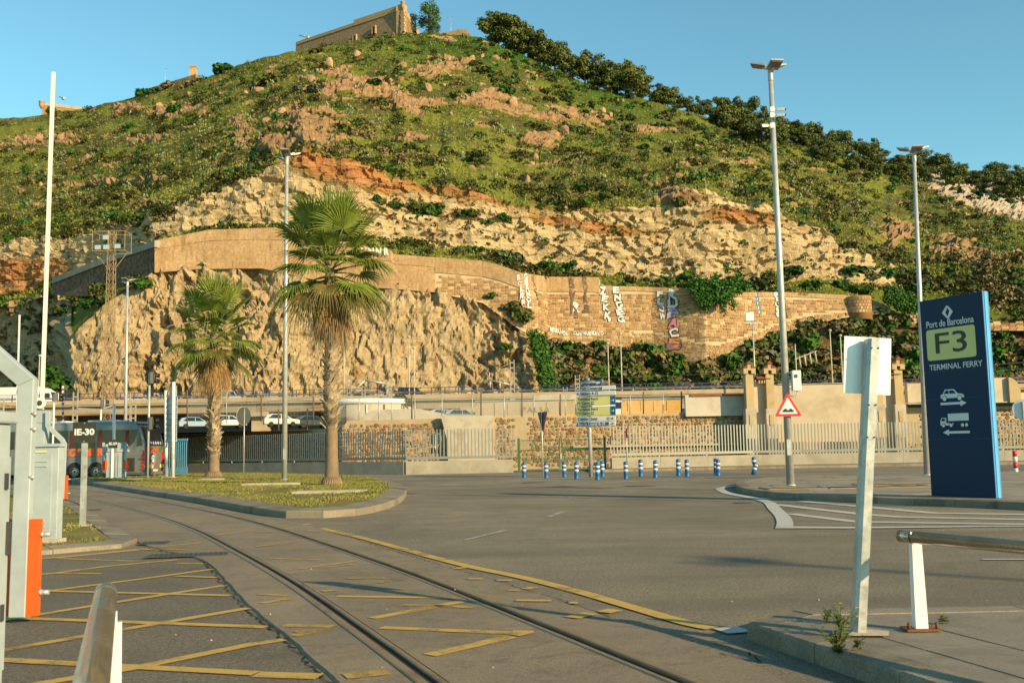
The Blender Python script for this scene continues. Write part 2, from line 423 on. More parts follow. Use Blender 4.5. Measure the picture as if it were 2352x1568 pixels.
eL = [min(-0.18, ext_to(EL, i, -1)) for i in range(len(R1))]
eR = [max(GAUGE + 0.16, ext_to(ER, i, 1)) for i in range(len(R1))]
for _ in range(2):
    eL = [sum(eL[max(0, i - 2):i + 3]) / len(eL[max(0, i - 2):i + 3]) for i in range(len(eL))]
    eR = [sum(eR[max(0, i - 2):i + 3]) / len(eR[max(0, i - 2):i + 3]) for i in range(len(eR))]
rj = random.Random(3)
eLj = [v + rj.uniform(-0.012, 0.012) for v in eL]; eRj = [v + rj.uniform(-0.02, 0.02) for v in eR]
def strip(mb, A, B, zA, zB, mi=0):
    n = len(A)
    vs_ = [(p.x, p.y, zA) for p in A] + [(p.x, p.y, zB) for p in B]
    mb.add(vs_, [(i, n + i, n + i + 1, i + 1) for i in range(n - 1)], mi)
bed = MB()
Aoff = lambda offs: [p + n * o for p, n, o in zip(R1, NL, offs)]
c = lambda v: [v] * len(R1)
strip(bed, Aoff([v - 0.02 for v in eLj]), Aoff(eLj), 0.002, TOP); strip(bed, Aoff(eLj), Aoff(c(-0.045)), TOP, TOP)
strip(bed, Aoff(c(-0.045)), Aoff(c(-0.045)), TOP, 0.0)
strip(bed, Aoff(c(0.165)), Aoff(c(0.165)), 0.0, TOP)
strip(bed, Aoff(c(0.165)), Aoff(c(GAUGE - 0.165)), TOP, TOP)
strip(bed, Aoff(c(GAUGE - 0.165)), Aoff(c(GAUGE - 0.165)), TOP, 0.0)
strip(bed, Aoff(c(GAUGE + 0.045)), Aoff(eRj), TOP, TOP); strip(bed, Aoff(eRj), Aoff([v + 0.02 for v in eRj]), TOP, 0.002)
tag(bed.build('track_bed', M_BED), kind='structure')
fl = MB(); strip(fl, Aoff(c(-0.05)), Aoff(c(0.17)), 0.004, 0.004); strip(fl, Aoff(c(GAUGE - 0.17)), Aoff(c(GAUGE + 0.05)), 0.004, 0.004)
M_GROOVE = mat('groove_shade', (0.03, 0.026, 0.02), 0.95, 0, 0.3, 5)  # near-black floor colour stands in for shade in the shallow groove
M_RAIL = mat('rail_steel', (0.30, 0.195, 0.105), 0.42, 0.35, 0.2, 2.5, 0.1, 60, dirt=(0.09, 0.055, 0.03), dscale=2)
TR = empty('railway_track', R1[90], label='curved railway track sunk in the concrete strip across the road', cat='railway track')
def rail_profile(offs, zt, name):
    mb = MB(); o0, o1 = offs; b = 0.008
    pts = [(o0, 0.005), (o0, zt - b), (o0 + b, zt), (o1 - b, zt), (o1, zt - b), (o1, 0.005)]
    for (a, za), (bb, zb) in zip(pts, pts[1:]): strip(mb, Aoff(c(a)), Aoff(c(bb)), za, zb)
    o = mb.build(name, M_RAIL); o.parent = TR; o.matrix_parent_inverse = Matrix.Translation(-Vector(TR.location)); return o
rail_profile((-0.042, 0.035), TOP + 0.012, 'rail'); rail_profile((0.105, 0.155), TOP + 0.006, 'guard_rail')
rail_profile((GAUGE - 0.035, GAUGE + 0.042), TOP + 0.012, 'rail'); rail_profile((GAUGE - 0.155, GAUGE - 0.105), TOP + 0.006, 'guard_rail')
fo = fl.build('groove_floor', M_GROOVE); fo.parent = TR; fo.matrix_parent_inverse = Matrix.Translation(-Vector(TR.location))

_bp = Aoff(eLj) + list(reversed(Aoff(eRj))); BPX = np.array([p.x for p in _bp]); BPY = np.array([p.y for p in _bp]); BQX = np.roll(BPX, 1); BQY = np.roll(BPY, 1)
_r1 = resample(R1, n=1400); PATH2 = np.array([(p.x, p.y) for p in _r1]); _n1 = normals2(_r1); NN2 = np.array([(n.x, n.y) for n in _n1])
def on_bed(p):
    c1 = (BPY > p.y) != (BQY > p.y); xx = (BQX - BPX) * (p.y - BPY) / np.where(c1, BQY - BPY, 1.0) + BPX
    ins = bool(np.count_nonzero(c1 & (p.x < xx)) % 2)
    i = int(np.argmin((PATH2[:, 0] - p.x) ** 2 + (PATH2[:, 1] - p.y) ** 2)); o = (p.x - PATH2[i, 0]) * NN2[i, 0] + (p.y - PATH2[i, 1]) * NN2[i, 1]
    return ins, o
def in_groove(o): return -0.06 < o < 0.18 or GAUGE - 0.19 < o < GAUGE + 0.07
# ---- darker asphalt of the box junction left of the track
db = MB(); pl = [G(*p) for p in [(-60, 1300), (90, 1287), (200, 1275), (330, 1254), (400, 1271), (470, 1287), (520, 1336), (562, 1382), (612, 1427), (655, 1456), (702, 1501), (772, 1570), (830, 1616), (600, 2200), (-1400, 2200), (-1400, 1420)]]
db.add([(p.x, p.y, 0.004) for p in pl], [tuple(range(len(pl)))[::-1]])
tag(db.build('box_junction_asphalt', M_ASPHD), kind='structure')

# ---- painted lines (ribbons that follow road and bed)
ZLIFT = [0.0]
def ribbon(mb, pts, w, smooth=False, endcut=0.0):
    ZLIFT[0] = (ZLIFT[0] + 0.0004) % 0.006
    pts = [Vector(p) for p in pts]
    if smooth: pts = cat(pts, 8)
    pts = resample(pts, step=0.09 if pts[0].y < 30 else 0.4)
    ns = normals2(pts); A = []; B = []
    for i, (p, n) in enumerate(zip(pts, ns)):
        ww = (w[0] + (w[1] - w[0]) * i / (len(pts) - 1)) if isinstance(w, tuple) else w * (.82 if pts[0].y < 30 else 1)
        A.append(p + n * ww / 2); B.append(p - n * ww / 2)
    for i in range(len(pts) - 1):
        q = []; skip = False
        for p in (A[i], B[i], B[i + 1], A[i + 1]):
            ob, o = on_bed(p)
            if ob and in_groove(o): skip = True
            q.append((p.x, p.y, ((TOP + 0.005) if ob else 0.009) + ZLIFT[0]))
        if skip: continue
        if max(t[2] for t in q) - min(t[2] for t in q) > 0.01: continue
        mb.add(q, [(0, 1, 2, 3)])
k = 0.30434
Z2 = lambda *a: [G(k * x, 1091 + k * y) for x, y in a]
Z4 = lambda *a: [G(588 + k * x, 1091 + k * y) for x, y in a]
Z6 = lambda *a: [G(1176 + k * x, 1091 + k * y) for x, y in a]
Z8 = lambda *a: [G(1764 + k * x, 1091 + k * y) for x, y in a]
def marking(name, lines, m):
    mb = MB()
    for pts, w, sm in lines: ribbon(mb, pts, w, sm)
    if not mb.v: return
    o = mb.build(name, m); o.parent = ROAD; return o
Y1 = [(Z2((-300, 700), (290, 637), (800, 588), (1170, 547)), 0.16), (Z2((420, 628), (1000, 572), (1530, 519)), 0.11), (Z2((440, 632), (1020, 652)), 0.10),
      (Z2((-300, 850), (280, 760), (800, 692), (1350, 640)), 0.13), (Z2((-200, 735), (280, 742), (760, 747)), 0.10), (Z2((-300, 980), (275, 890), (1050, 790), (1600, 714)), 0.13),
      (Z2((340, 878), (1850, 916)), 0.13), (Z2((-300, 1155), (740, 985), (1740, 830)), 0.14), (Z2((-300, 1070), (70, 1083), (1932, 1150)), 0.15), (Z2((-300, 1395), (0, 1332), (1932, 1000)), 0.15),
      (Z2((-300, 1385), (0, 1402), (1932, 1505)), 0.16), (Z2((-200, 1680), (370, 1572), (1000, 1468), (1932, 1278)), 0.16), (Z2((1330, 768), (1680, 780)), 0.11), (Z2((1100, 566), (1400, 578)), 0.09), (Z2((1330, 667), (1550, 671)), 0.09)]
for pts, w in Y1: marking('yellow_line', [(pts, w, False)], M_YEL)
Y2 = [(Z4((550, 930), (1700, 947)), 0.14), (Z4((760, 1122), (1700, 945)), 0.15), (Z4((800, 1165), (1932, 1215)), 0.15), (Z4((1240, 1400), (1932, 1240)), 0.17),
      (Z4((0, 1150), (650, 1166)), 0.15), (Z4((0, 1280), (280, 1235)), 0.15), (Z4((0, 1512), (480, 1527)), 0.2), (Z4((1460, 718), (1580, 700)), 0.12), (Z4((1600, 800), (1932, 800)), 0.12),
      (Z6((0, 892), (170, 850)), 0.14), (Z6((30, 966), (500, 971)), 0.13), (Z6((0, 1232), (400, 1140)), 0.2), (Z6((450, 1100), (780, 1022)), 0.2), (Z6((0, 1208), (560, 1222)), 0.14), (Z2((1550, 470), (1932, 422)), 0.10)]
for pts, w in Y2: marking('yellow_line', [(pts, w, False)], M_YEL)
Y3 = [(Z4((280, 1235), (460, 1200), (640, 1165)), 0.15), (Z4((1100, 1000), (1500, 1010), (1932, 1030)), .14), (Z4((100, 640), (480, 655)), .12), (Z4((200, 740), (560, 690), (900, 640)), .12), (Z4((0, 410), (110, 404)), 0.1), (Z4((0, 436), (160, 436)), 0.1), (Z4((0, 552), (380, 500)), 0.1), (Z4((0, 503), (190, 500)), 0.1), (Z4((690, 795), (990, 795)), 0.13), (Z4((680, 866), (1000, 815)), 0.13),
      (Z4((500, 897), (600, 886)), 0.14), (Z4((300, 1210), (560, 1178)), 0.14), (Z4((480, 718), (720, 690)), 0.12), (Z4((1100, 790), (1230, 800)), 0.14), (Z4((1780, 910), (1932, 880)), 0.18), (Z4((0, 915), (240, 925)), 0.12), (Z4((40, 985), (240, 950)), 0.12),
      (Z4((560, 1560), (1100, 1500)), 0.2), (Z4((300, 425), (560, 445)), 0.10)]
for pts, w in Y3: marking('faded_yellow_line', [(pts, w, False)], M_YELW)
bord = Z4((310, 370), (520, 427), (700, 468), (900, 523), (1100, 580), (1500, 690), (1932, 783)) + Z6((400, 888), (800, 1008), (1200, 1128), (1400, 1172))
marking('yellow_border_line', [([p + Vector((0.13, 0.05, 0)) for p in bord], 0.2, True)], M_YEL)
marking('yellow_line', [(Z4((200, 388), (340, 382)), 0.14, False)], M_YEL)
# white paint
for pts, w, nm, m in [(Z4((1545, 498), (1700, 462), (1885, 417)), 0.13, 'lane_dash', M_WHTW), (Z6((260, 322), (385, 275)), 0.15, 'lane_dash', M_WHTW), (Z6((400, 150), (460, 180)), 0.15, 'lane_dash', M_WHTW), (Z6((70, 82), (215, 97)), 0.13, 'lane_dash', M_WHTW),
                      (Z8((1620, 640), (2300, 640)), 0.12, 'lane_dash', M_WHT), (Z6((1570, 1185), (1760, 1170)), 0.3, 'kerb_dash', M_WHT)]:
    marking(nm, [(pts, w, False)], m)
marking('hatched_area_border', [(Z6((1700, 80), (1610, 92), (1570, 107), (1640, 140), (1800, 170), (1932, 205)) + Z8((50, 255), (105, 310), (128, 360), (120, 405)), 0.30, True)], M_WHT)
for pts, w in [(Z8((100, 397), (660, 400), (1100, 396), (2400, 384)), (0.42, 0.10)), (Z8((170, 292), (660, 352), (1100, 360), (2400, 378)), (0.30, 0.30)), (Z8((60, 222), (700, 295), (1000, 317), (2400, 345)), (0.32, 0.34)), (Z8((250, 197), (700, 237), (1250, 287), (2400, 306)), (0.34, 0.36))]:
    marking('hatch_stripe', [(pts, w, False)], M_WHT)
# far road edge: blue and white lines in front of the fence, white zones round the posts
M_BLUEL = worn_paint('blue_road_paint', (0.06, 0.20, 0.30), None, 0.6, 0.75)
marking('blue_edge_line', [([G(1560, 1089), G(1700, 1086), G(2352, 1078), G(2900, 1070)], 0.35, False)], M_BLUEL)
marking('blue_edge_line', [([G(900, 1096), G(1180, 1093)], 0.3, False)], M_BLUEL)
for a in [((1176, 1104), (1380, 1104)), ((1390, 1108), (1620, 1098)), ((1180, 1098), (1340, 1099)), ((1500, 1099), (1760, 1092)), ((1120, 1099), (1176, 1097)), ((1000, 1099), (1080, 1098))]:
    marking('far_white_line', [([G(*a[0]), G(*a[1])], 0.25, False)], M_WHT)

# ---- kerb stones: each stone an object under its island or pavement
def kerb(path, closed, prof, parent, m, step=1.0, name='kerb_stone', gap=0.008):
    """prof: list of (inward offset, z). Inward is the left-hand side of the path"""
    pts = resample(path + ([path[0]] if closed else []), step=step); n = len(pts)
    ns = normals2(pts) if not closed else normals2(pts[:-1], True) + [None]
    if closed: ns[-1] = ns[0]
    inner = []
    for i in range(n - 1):
        a, b = pts[i], pts[i + 1]; d = (b - a); L = d.length; d = d / L * gap / 2; mb = MB()
        jz = RNG.uniform(-0.004, 0.004)
        va = [a + d + ns[i] * o + Vector((0, 0, z + (jz if z > 0.02 else 0))) for o, z in prof]
        vb = [b - d + ns[i + 1] * o + Vector((0, 0, z + (jz if z > 0.02 else 0))) for o, z in prof]
        q = len(prof)
        mb.add(va + vb, [(t, t + 1, q + t + 1, q + t) for t in range(q - 1)] + [tuple(range(q))[::-1], tuple(range(q, 2 * q))])
        mb.build(name, m, parent)
    return [p + nn * prof[-2][0] for p, nn in zip(pts, ns)]
def fill(poly, z, name, m, hump=0.0):
    mb = MB(); c_ = Vector((sum(p.x for p in poly) / len(poly), sum(p.y for p in poly) / len(poly), z + hump))
    n = len(poly); vs_ = [(p.x, p.y, z) for p in poly] + [tuple(c_)]
    mb.add(vs_, [(i, (i + 1) % n, n) for i in range(n)], 0, False)
    o = mb.build(name, m); return o
def inside(poly, x, y):
    r_ = False; n = len(poly)
    for i in range(n):
        a, b = poly[i], poly[i - 1]
        if (a.y > y) != (b.y > y) and x < (b.x - a.x) * (y - a.y) / (b.y - a.y) + a.x: r_ = not r_
    return r_
KP = [(0, -0.02), (0, 0.135), (0.025, 0.16), (0.60, 0.205), (0.60, -0.02)]
isl = [(165, 1107), (300, 1130), (440, 1152), (560, 1175), (640, 1188), (700, 1190), (790, 1187), (865, 1175), (915, 1157), (932, 1140), (930, 1126), (905, 1113), (860, 1104), (780, 1097), (640, 1093), (520, 1091), (410, 1091), (330, 1095), (270, 1098), (200, 1101), (165, 1103)]
isl = cat([G(*p) for p in isl] + [G(165, 1107)], 6)[:-1]
ISL = tag(empty('grass_island'), kind='structure')
inn = kerb(isl, True, KP, ISL, M_GRANITE, 0.95)[:-1]
t_ = fill(inn, 0.195, 'turf', M_TURF); t_.parent = ISL
# right-hand paved island with the tall blue sign
ris = cat([G(*p) for p in [(2900, 1196), (2600, 1184), (2352, 1171), (2150, 1162), (2000, 1156), (1880, 1150), (1790, 1144), (1730, 1137), (1700, 1130), (1689, 1122), (1700, 1114), (1730, 1109), (1800, 1104), (1950, 1100), (2150, 1097), (2352, 1092), (2900, 1080)]], 6)
ris.reverse()
RIS = tag(empty('paved_island'), kind='structure')
KP2 = [(0, -0.02), (0, 0.145), (0.02, 0.165), (0.30, 0.17), (0.30, -0.02)]
rin = kerb(ris, False, KP2, RIS, M_GRANITE, 1.0)
fo = fill(rin, 0.163, 'slab_bedding', M_SLABL); fo.parent = RIS
# paving slabs, clipped to a region
def slabs(hullpoly, ang, sx, sy, z, parent, m, origin, gap=0.010, th=0.012, stagger=0.5, test=None, maxn=300):
    ca, sa = math.cos(ang), math.sin(ang); n = 0
    for j in range(-60, 60):
        for i in range(-60, 60):
            u0 = i * sx + (stagger * sx if j % 2 else 0); v0 = j * sy; q = []
            for du, dv in ((gap, gap), (sx - gap, gap), (sx - gap, sy - gap), (gap, sy - gap)):
                u, v = u0 + du, v0 + dv; q.append((origin.x + u * ca - v * sa, origin.y + u * sa + v * ca))
            if hullpoly is not None: q = clip_convex(q, hullpoly)
            if len(q) < 3: continue
            if test is not None and not all(test(*p) for p in q): continue
            if n >= maxn: return n
            jz = RNG.uniform(-0.003, 0.003); MB().prism(q, z - 0.02, z + th + jz).build('paving_slab', m, parent); n += 1
    return n
slabs(None, math.radians(-9), 1.4, 1.0, 0.158, RIS, M_SLABL, G(2100, 1125), test=lambda x, y: inside(rin, x, y) and x < 26)
# near right pavement with the handrail
nr = [G(x, y) for x, y in [(1708, 1441), (1712, 1462), (1735, 1480), (1850, 1516), (2005, 1572), (2300, 1680), (2700, 1830)]]
NRP = tag(empty('near_pavement'), kind='structure')
nrk = cat([G(3400, 1420), G(2800, 1425), G(2352, 1428), G(1950, 1437)], 6) + cat(nr, 6)
KP3 = [(0, -0.02), (0, 0.115), (0.02, 0.135), (0.28, 0.14), (0.28, -0.02)]
nin = kerb(nrk, False, KP3, NRP, M_GRANITE, 0.9)
fo = fill(nin, 0.134, 'slab_bedding', M_SLAB); fo.parent = NRP
kd = (nr[-1] - nr[3]); slabs(None, math.atan2(kd.y, kd.x), 1.1, 0.55, 0.128, NRP, M_SLAB, nr[3], test=lambda x, y: inside(nin, x, y) and y > 2.0 and x < 8, maxn=200, gap=0.006)
# left near kerb and grass verge
lv = cat([G(*p) for p in [(-700, 1322), (-300, 1302), (40, 1278), (170, 1268), (300, 1256), (322, 1249), (305, 1240), (262, 1213), (200, 1174), (160, 1157), (110, 1146), (0, 1135), (-300, 1120)]], 6)
LV = tag(empty('grass_verge'), kind='structure')
KP4 = [(0, -0.02), (0, 0.05), (0.02, 0.07), (0.42, 0.10), (0.42, -0.02)]
lin = kerb(lv, False, KP4, LV, M_GRANITE, 1.1)
fo = fill(lin, 0.09, 'turf', M_TURF); fo.parent = LV
# far pavement along the fence, kerb stones facing us
FPV = tag(empty('far_pavement'), kind='structure')
fk = [Vector((4.5, 58.6, 0)), Vector((12, 59.6, 0)), Vector((22, 59.8, 0)), Vector((60, 59.8, 0))]
kerb(list(reversed(fk))[::-1], False, [(0, -0.02), (0, 0.12), (0.02, 0.14), (0.25, 0.14), (0.25, -0.02)], FPV, M_GRANITE, 1.1)
mb = MB(); mb.add([(4.6, 58.84, 0.137), (12, 59.84, 0.137), (22, 60.04, 0.137), (60, 60.04, 0.137), (60, 66, 0.137), (4.6, 66, 0.137)], [(0, 1, 2, 3, 4, 5)])
mb.build('pavement_surface', M_SLABL, FPV)

# ---- grass on island and verge: uncountable
def grass_mat(name, a, b_, c_):
    m, nt, b = nodes_of(name); geo = N(nt, 'ShaderNodeNewGeometry'); pos = geo.outputs['Position']
    n1 = noise(nt, pos, 0.6, 4, 0.6); n2 = noise(nt, pos, 9, 3, 0.7)
    cc = mixc(nt, ramp(nt, n1, 0.4, 0.6), a, c_); cc = mixc(nt, ramp(nt, n2, 0.35, 0.65), cc, b_)
    nt.links.new(cc, b.inputs['Base Color']); b.inputs['Roughness'].default_value = 0.7; b.inputs['Specular IOR Level'].default_value = 0.2
    return m
M_GRASS = grass_mat('grass_blades', (0.105, 0.145, 0.024), (0.18, 0.19, 0.045), (0.26, 0.19, 0.075))
def grass(poly, n, z, hmin, hmax, name, label, near=None):
    xs = [p.x for p in poly]; ys = [p.y for p in poly]; V = []; F = []
    rg = random.Random(5); cnt = 0; tries = 0
    while cnt < n and tries < n * 6:
        tries += 1
        x = rg.uniform(min(xs), max(xs)); y = rg.uniform(min(ys), max(ys))
        if near and not near(x, y): continue
        if not inside(poly, x, y): continue
        if float(vnoise(x * 0.5, y * 0.5, 4)) + rg.uniform(-0.25, 0.25) < 0.42: continue
        cnt += 1; h = rg.uniform(hmin, hmax) * (0.6 + 0.8 * float(vnoise(x * 0.9, y * 0.9, 9)))
        for _ in range(3):
            a = rg.uniform(0, 6.283); w = h * 0.28; dx, dy = math.cos(a), math.sin(a); lx, ly = rg.uniform(-h, h) * 0.7, rg.uniform(-h, h) * 0.7
            ox, oy = rg.uniform(-.05, .05), rg.uniform(-.05, .05); b = len(V)
            V += [(x + ox - dx * w, y + oy - dy * w, z), (x + ox + dx * w, y + oy + dy * w, z), (x + ox + lx, y + oy + ly, z + h)]; F.append((b, b + 1, b + 2))
    o = mobj(name, np_mesh(name, V, F, M_GRASS)); return tag(o, label, 'grass', kind='stuff')
grass(inn, 26000, 0.19, 0.025, 0.075, 'grass', 'patchy sunlit grass growing on the kerbed island', near=lambda x, y: y < 66)
grass(lin, 6000, 0.09, 0.03, 0.08, 'grass', 'short grass on the verge behind the low kerb', near=lambda x, y: 14 < y < 40 and x > -14)
# small yellow flowers on the island
fv = MB(); rg = random.Random(8)
while len(fv.f) < 150:
    x, y = rg.uniform(-16, -4), rg.uniform(22, 46)
    if inside(inn, x, y): s = 0.022; fv.add([(x - s, y, .26), (x, y - s, .28), (x + s, y, .27), (x, y + s, .29)], [(0, 1, 2, 3)])
M_FLOWER = mat('yellow_petal', (0.75, 0.52, 0.02), 0.6)
tag(fv.build('yellow_flowers', M_FLOWER), 'tiny yellow flowers sprinkled in the island grass', 'flowers', kind='stuff')
# flat concrete covers in the grass
for x0, x1, y0, nm, lb in [(572, 676, 1113, 'concrete_cover', 'long white concrete cover lying in the grass between lamp post and palm'), (690, 828, 1131, 'concrete_cover', 'pale flat concrete cover in the grass in front of the big palm'), (466, 505, 1102, 'concrete_cover', 'small concrete cover in the grass below the smaller palm'), (270, 312, 1102, 'concrete_cover', 'broken concrete slab at the far left tip of the grass island')]:
    a = G(x0, y0, .2); b = G(x1, y0, .2); e = MB(); e.box((0, 0, 0.035), ((b - a).length, 1.0 if y0 > 1120 else 0.6, 0.07)); e.box((0, 0, 0.0755), ((b - a).length - 0.25, 0.5, 0.012))
    tag(e.build(nm, M_CONC, loc=((a + b) / 2 + Vector((0, 0, -0.0)))), lb, 'cover')
# drain grates, manholes and patches on the road
def grate(x, y, w, d, rz, label, z=0.0):
    c_ = G(x, y); e = empty('drain_grate', (c_.x, c_.y, z), rz, label, 'drain grate')
    f = MB(); f.box((0, 0, 0.006), (w, d, 0.008)); f.build('frame', M_DGREY, e)
    for i in range(int(w / 0.07)): b = MB(); b.box((-w / 2 + 0.05 + i * 0.07, 0, 0.016), (0.03, d * 0.85, 0.01)); b.build('bar', M_DGREY, e)
    return e
grate(430, 1278, 1.15, 0.42, 0.18, 'long dark drain grate beside the rail at the junction edge', TOP)
grate(354, 1250, 0.45, 0.45, 0.1, 'small rusty drain grate at the end of the verge kerb', TOP)
grate(208, 1173, 0.5, 0.3, 0.2, 'rusty gully grate next to the verge kerb', TOP)
for x, y, w, lb in [(1470, 1116, 1.2, 'dark manhole cover on the far lane of the road'), (1706, 1155, 0.5, 'small round valve cover on the road before the paved island'), (1224, 1108, 1.0, 'flat manhole cover on the road near the triangular sign post'), (1922, 1143, 1.0, 'small cover on the road in the hatched area')]:
    c_ = G(x, y); e = empty('manhole_cover', (c_.x, c_.y, 0), 0, lb, 'manhole')
    f = MB(); f.lathe([(w / 2, 0.004), (w / 2, 0.010), (w / 2 - 0.05, 0.012)], 20); f.build('ring', M_DGREY, e)
    f = MB(); f.lathe([(w / 2 - 0.06, 0.004), (w / 2 - 0.06, 0.014)], 20); f.build('lid', M_RUST, e)
# tree pits with soil on the paved island
for x, y, w, lb in [(1880, 1120, 1.6, 'empty tree pit of brown soil by the lamp post on the paved island'), (2010, 1118, 1.5, 'empty tree pit of brown soil midway along the paved island'), (2085, 1112, 1.5, 'empty tree pit of brown soil beside the blue sign tower')]:
    c_ = G(x, y, .17); e = empty('tree_pit', (c_.x, c_.y, 0.168), 0, lb, 'tree pit')
    f = MB(); f.add([(-w, -.6, 0.012), (w, -.6, 0.012), (w, .6, 0.012), (-w, .6, 0.012)], [(0, 1, 2, 3)]); f.build('soil', mat('dark_pit_soil', (0.12, 0.08, 0.05), .95, 0, .3, 2, .5, 20, .03), e)
    f = MB()
    for a, b in (((-w, -.6), (w, -.6)), ((w, -.6), (w, .6)), ((w, .6), (-w, .6)), ((-w, .6), (-w, -.6))): f.bar((*a, .015), (*b, .015), .06, .03)
    f.build('rim', M_GRANITE, e)
# cracks along the edge of the track bed, loose stones
M_CRACK = mat('crack_dirt', (0.015, 0.013, 0.011), 1.0)
ck = MB()
def crack(path, w):
    rg = random.Random(len(ck.v) + 2); pts = resample(path, step=0.07); q = []
    for p in pts: q.append(p + Vector((rg.uniform(-.025, .025), rg.uniform(-.04, .04), 0)))
    for a, b in zip(q, q[1:]):
        ww = w * rg.uniform(0.3, 1.5); d = (b - a).normalized(); n = Vector((-d.y, d.x, 0)) * ww / 2
        ck.add([(a + n) + Vector((0, 0, .011)), (a - n) + Vector((0, 0, .011)), (b - n) + Vector((0, 0, .011)), (b + n) + Vector((0, 0, .011))], [(0, 1, 2, 3)])
crack([p + Vector((-0.05, -0.02, 0)) for p in EL if 2 < p.y < 16.5], 0.016)
crack([p + Vector((0.05, 0.02, 0)) for p in ER if 7 < p.y < 20], 0.014)
o = ck.build('crack_line', M_CRACK); o.parent = ROAD
pb = MB(); rg = random.Random(4)
for i in range(160):
    x, y = rg.uniform(-3, 9), rg.uniform(5, 24); s = rg.uniform(0.004, 0.010); z = 0.005
    if on_bed(Vector((x, y, 0)))[0]: z = TOP
    pb.add([(x - s, y - s, z), (x + s, y - s * .7, z), (x + s * .8, y + s, z), (x - s, y + s * .6, z), (x, y, z + s * 1.3)], [(0, 1, 4), (1, 2, 4), (2, 3, 4), (3, 0, 4)])
tag(pb.build('gravel', M_CONC), 'loose small stones scattered on the road', 'gravel', kind='stuff')

# ================================================================== HILL
def facet(x, y, s=0, tilt=1.0):
    x = np.asarray(x, float); y = np.asarray(y, float); ix = np.floor(x); iy = np.floor(y); f1 = np.full(x.shape, 9.0); out = np.zeros(x.shape)
    for dx in (-1, 0, 1):
        for dy in (-1, 0, 1):
            cx = ix + dx; cy = iy + dy; px = cx + _h(cx, cy, s); py = cy + _h(cx, cy, s + 77); d = np.hypot(px - x, py - y); m = d < f1
            val = (_h(cx, cy, s + 201) - .5) * 1.0 + tilt * ((_h(cx, cy, s + 301) - .5) * 2 * (x - px) + (_h(cx, cy, s + 401) - .62) * 2 * (y - py))
            out = np.where(m, val, out); f1 = np.where(m, d, f1)
    return out
XK = [-300, 0, 120, 158, 165, 240, 330, 355, 450, 600, 700, 800, 900, 1000, 1110, 1200, 1235, 1260, 1375, 1500, 1620, 1720, 1800, 1900, 2000, 2060, 2150, 2352, 2650]
K = {  # bearing: foot, lower cliff top, ledge / wall top, upper cliff base, upper cliff top, skyline   (y bearing, distance)
 -300: [(985, 330), (700, 334), (690, 336), (670, 338), (548, 342), (318, 580)],
 0:    [(985, 264), (700, 266), (692, 268), (680, 269), (545, 276), (276, 500)],
 120:  [(985, 240), (662, 244), (655, 254), (648, 262), (540, 270), (264, 488)],
 158:  [(985, 230), (690, 238), (660, 252), (642, 258), (538, 267), (256, 484)],
 165:  [(985, 201), (775, 205), (722, 226), (640, 256), (538, 266), (255, 483)],
 240:  [(985, 200), (692, 206), (652, 222), (625, 242), (530, 258), (238, 474)],
 330:  [(985, 199), (642, 208), (634, 217), (560, 226), (500, 247), (218, 462)],
 355:  [(985, 199), (614, 209), (556, 215), (548, 222), (490, 244), (212, 458)],
 450:  [(985, 199), (607, 210), (535, 215), (527, 221), (448, 239), (183, 448)],
 600:  [(985, 199), (604, 210), (526, 215), (520, 220), (402, 236), (133, 436)],
 700:  [(985, 199), (626, 210), (526, 215), (520, 220), (340, 238), (112, 428)],
 800:  [(985, 199), (646, 210), (543, 215), (537, 220), (362, 239), (95, 428)],
 900:  [(985, 199), (651, 210), (580, 215), (562, 224), (402, 240), (80, 428)],
 1000: [(985, 199), (659, 211), (595, 216), (572, 226), (425, 242), (75, 430)],
 1110: [(985, 200), (684, 211), (603, 217), (587, 227), (432, 244), (86, 433)],
 1200: [(985, 201), (748, 210), (631, 218), (614, 228), (465, 244), (125, 436)],
 1235: [(985, 202), (778, 212), (638, 219), (620, 229), (476, 245), (142, 438)],
 1260: [(985, 209), (772, 219), (640, 221), (624, 230), (480, 246), (152, 440)],
 1375: [(985, 209), (794, 220), (644, 223), (634, 231), (480, 248), (203, 444)],
 1500: [(985, 208), (800, 221), (664, 224), (652, 232), (465, 250), (232, 448)],
 1620: [(985, 208), (838, 217), (672, 225), (657, 232), (440, 252), (268, 452)],
 1720: [(985, 208), (804, 221), (677, 226), (652, 234), (465, 252), (300, 456)],
 1800: [(985, 208), (757, 225), (676, 227), (647, 235), (488, 252), (320, 460)],
 1900: [(985, 208), (724, 227), (680, 228), (642, 237), (540, 252), (345, 466)],
 2000: [(985, 208), (707, 228), (688, 230), (652, 240), (590, 252), (365, 472)],
 2060: [(985, 208), (722, 227), (712, 230), (662, 242), (615, 252), (380, 476)],
 2150: [(985, 208), (737, 227), (727, 232), (662, 244), (610, 254), (396, 480)],
 2352: [(985, 208), (752, 227), (742, 232), (692, 242), (600, 259), (440, 488)],
 2650: [(985, 208), (782, 227), (767, 232), (702, 244), (620, 262), (505, 500)]}
KV = np.array([[a for a, b in K[x]] for x in XK], float); KD = np.array([[b for a, b in K[x]] for x in XK], float)
for _i, _x in enumerate(XK):
    if 355 <= _x <= 2040: KD[_i, 2] = KD[_i, 1] + 2.0; KD[_i, 4] = KD[_i, 3] + 7.5
    if _x == 330: KD[_i, 4] = 238
def knots(x):
    return np.array([np.interp(x, XK, KV[:, i]) for i in range(6)]), np.array([np.interp(x, XK, KD[:, i]) for i in range(6)])
def hill_depth(x, v):                # distance of the slope at bearing x, v
    kv, kd = knots(x); return float(np.interp(-v, -kv, kd))
def hill_point(x, v): return P(x, v, hill_depth(x, v))
RM = np.array(RCAM)
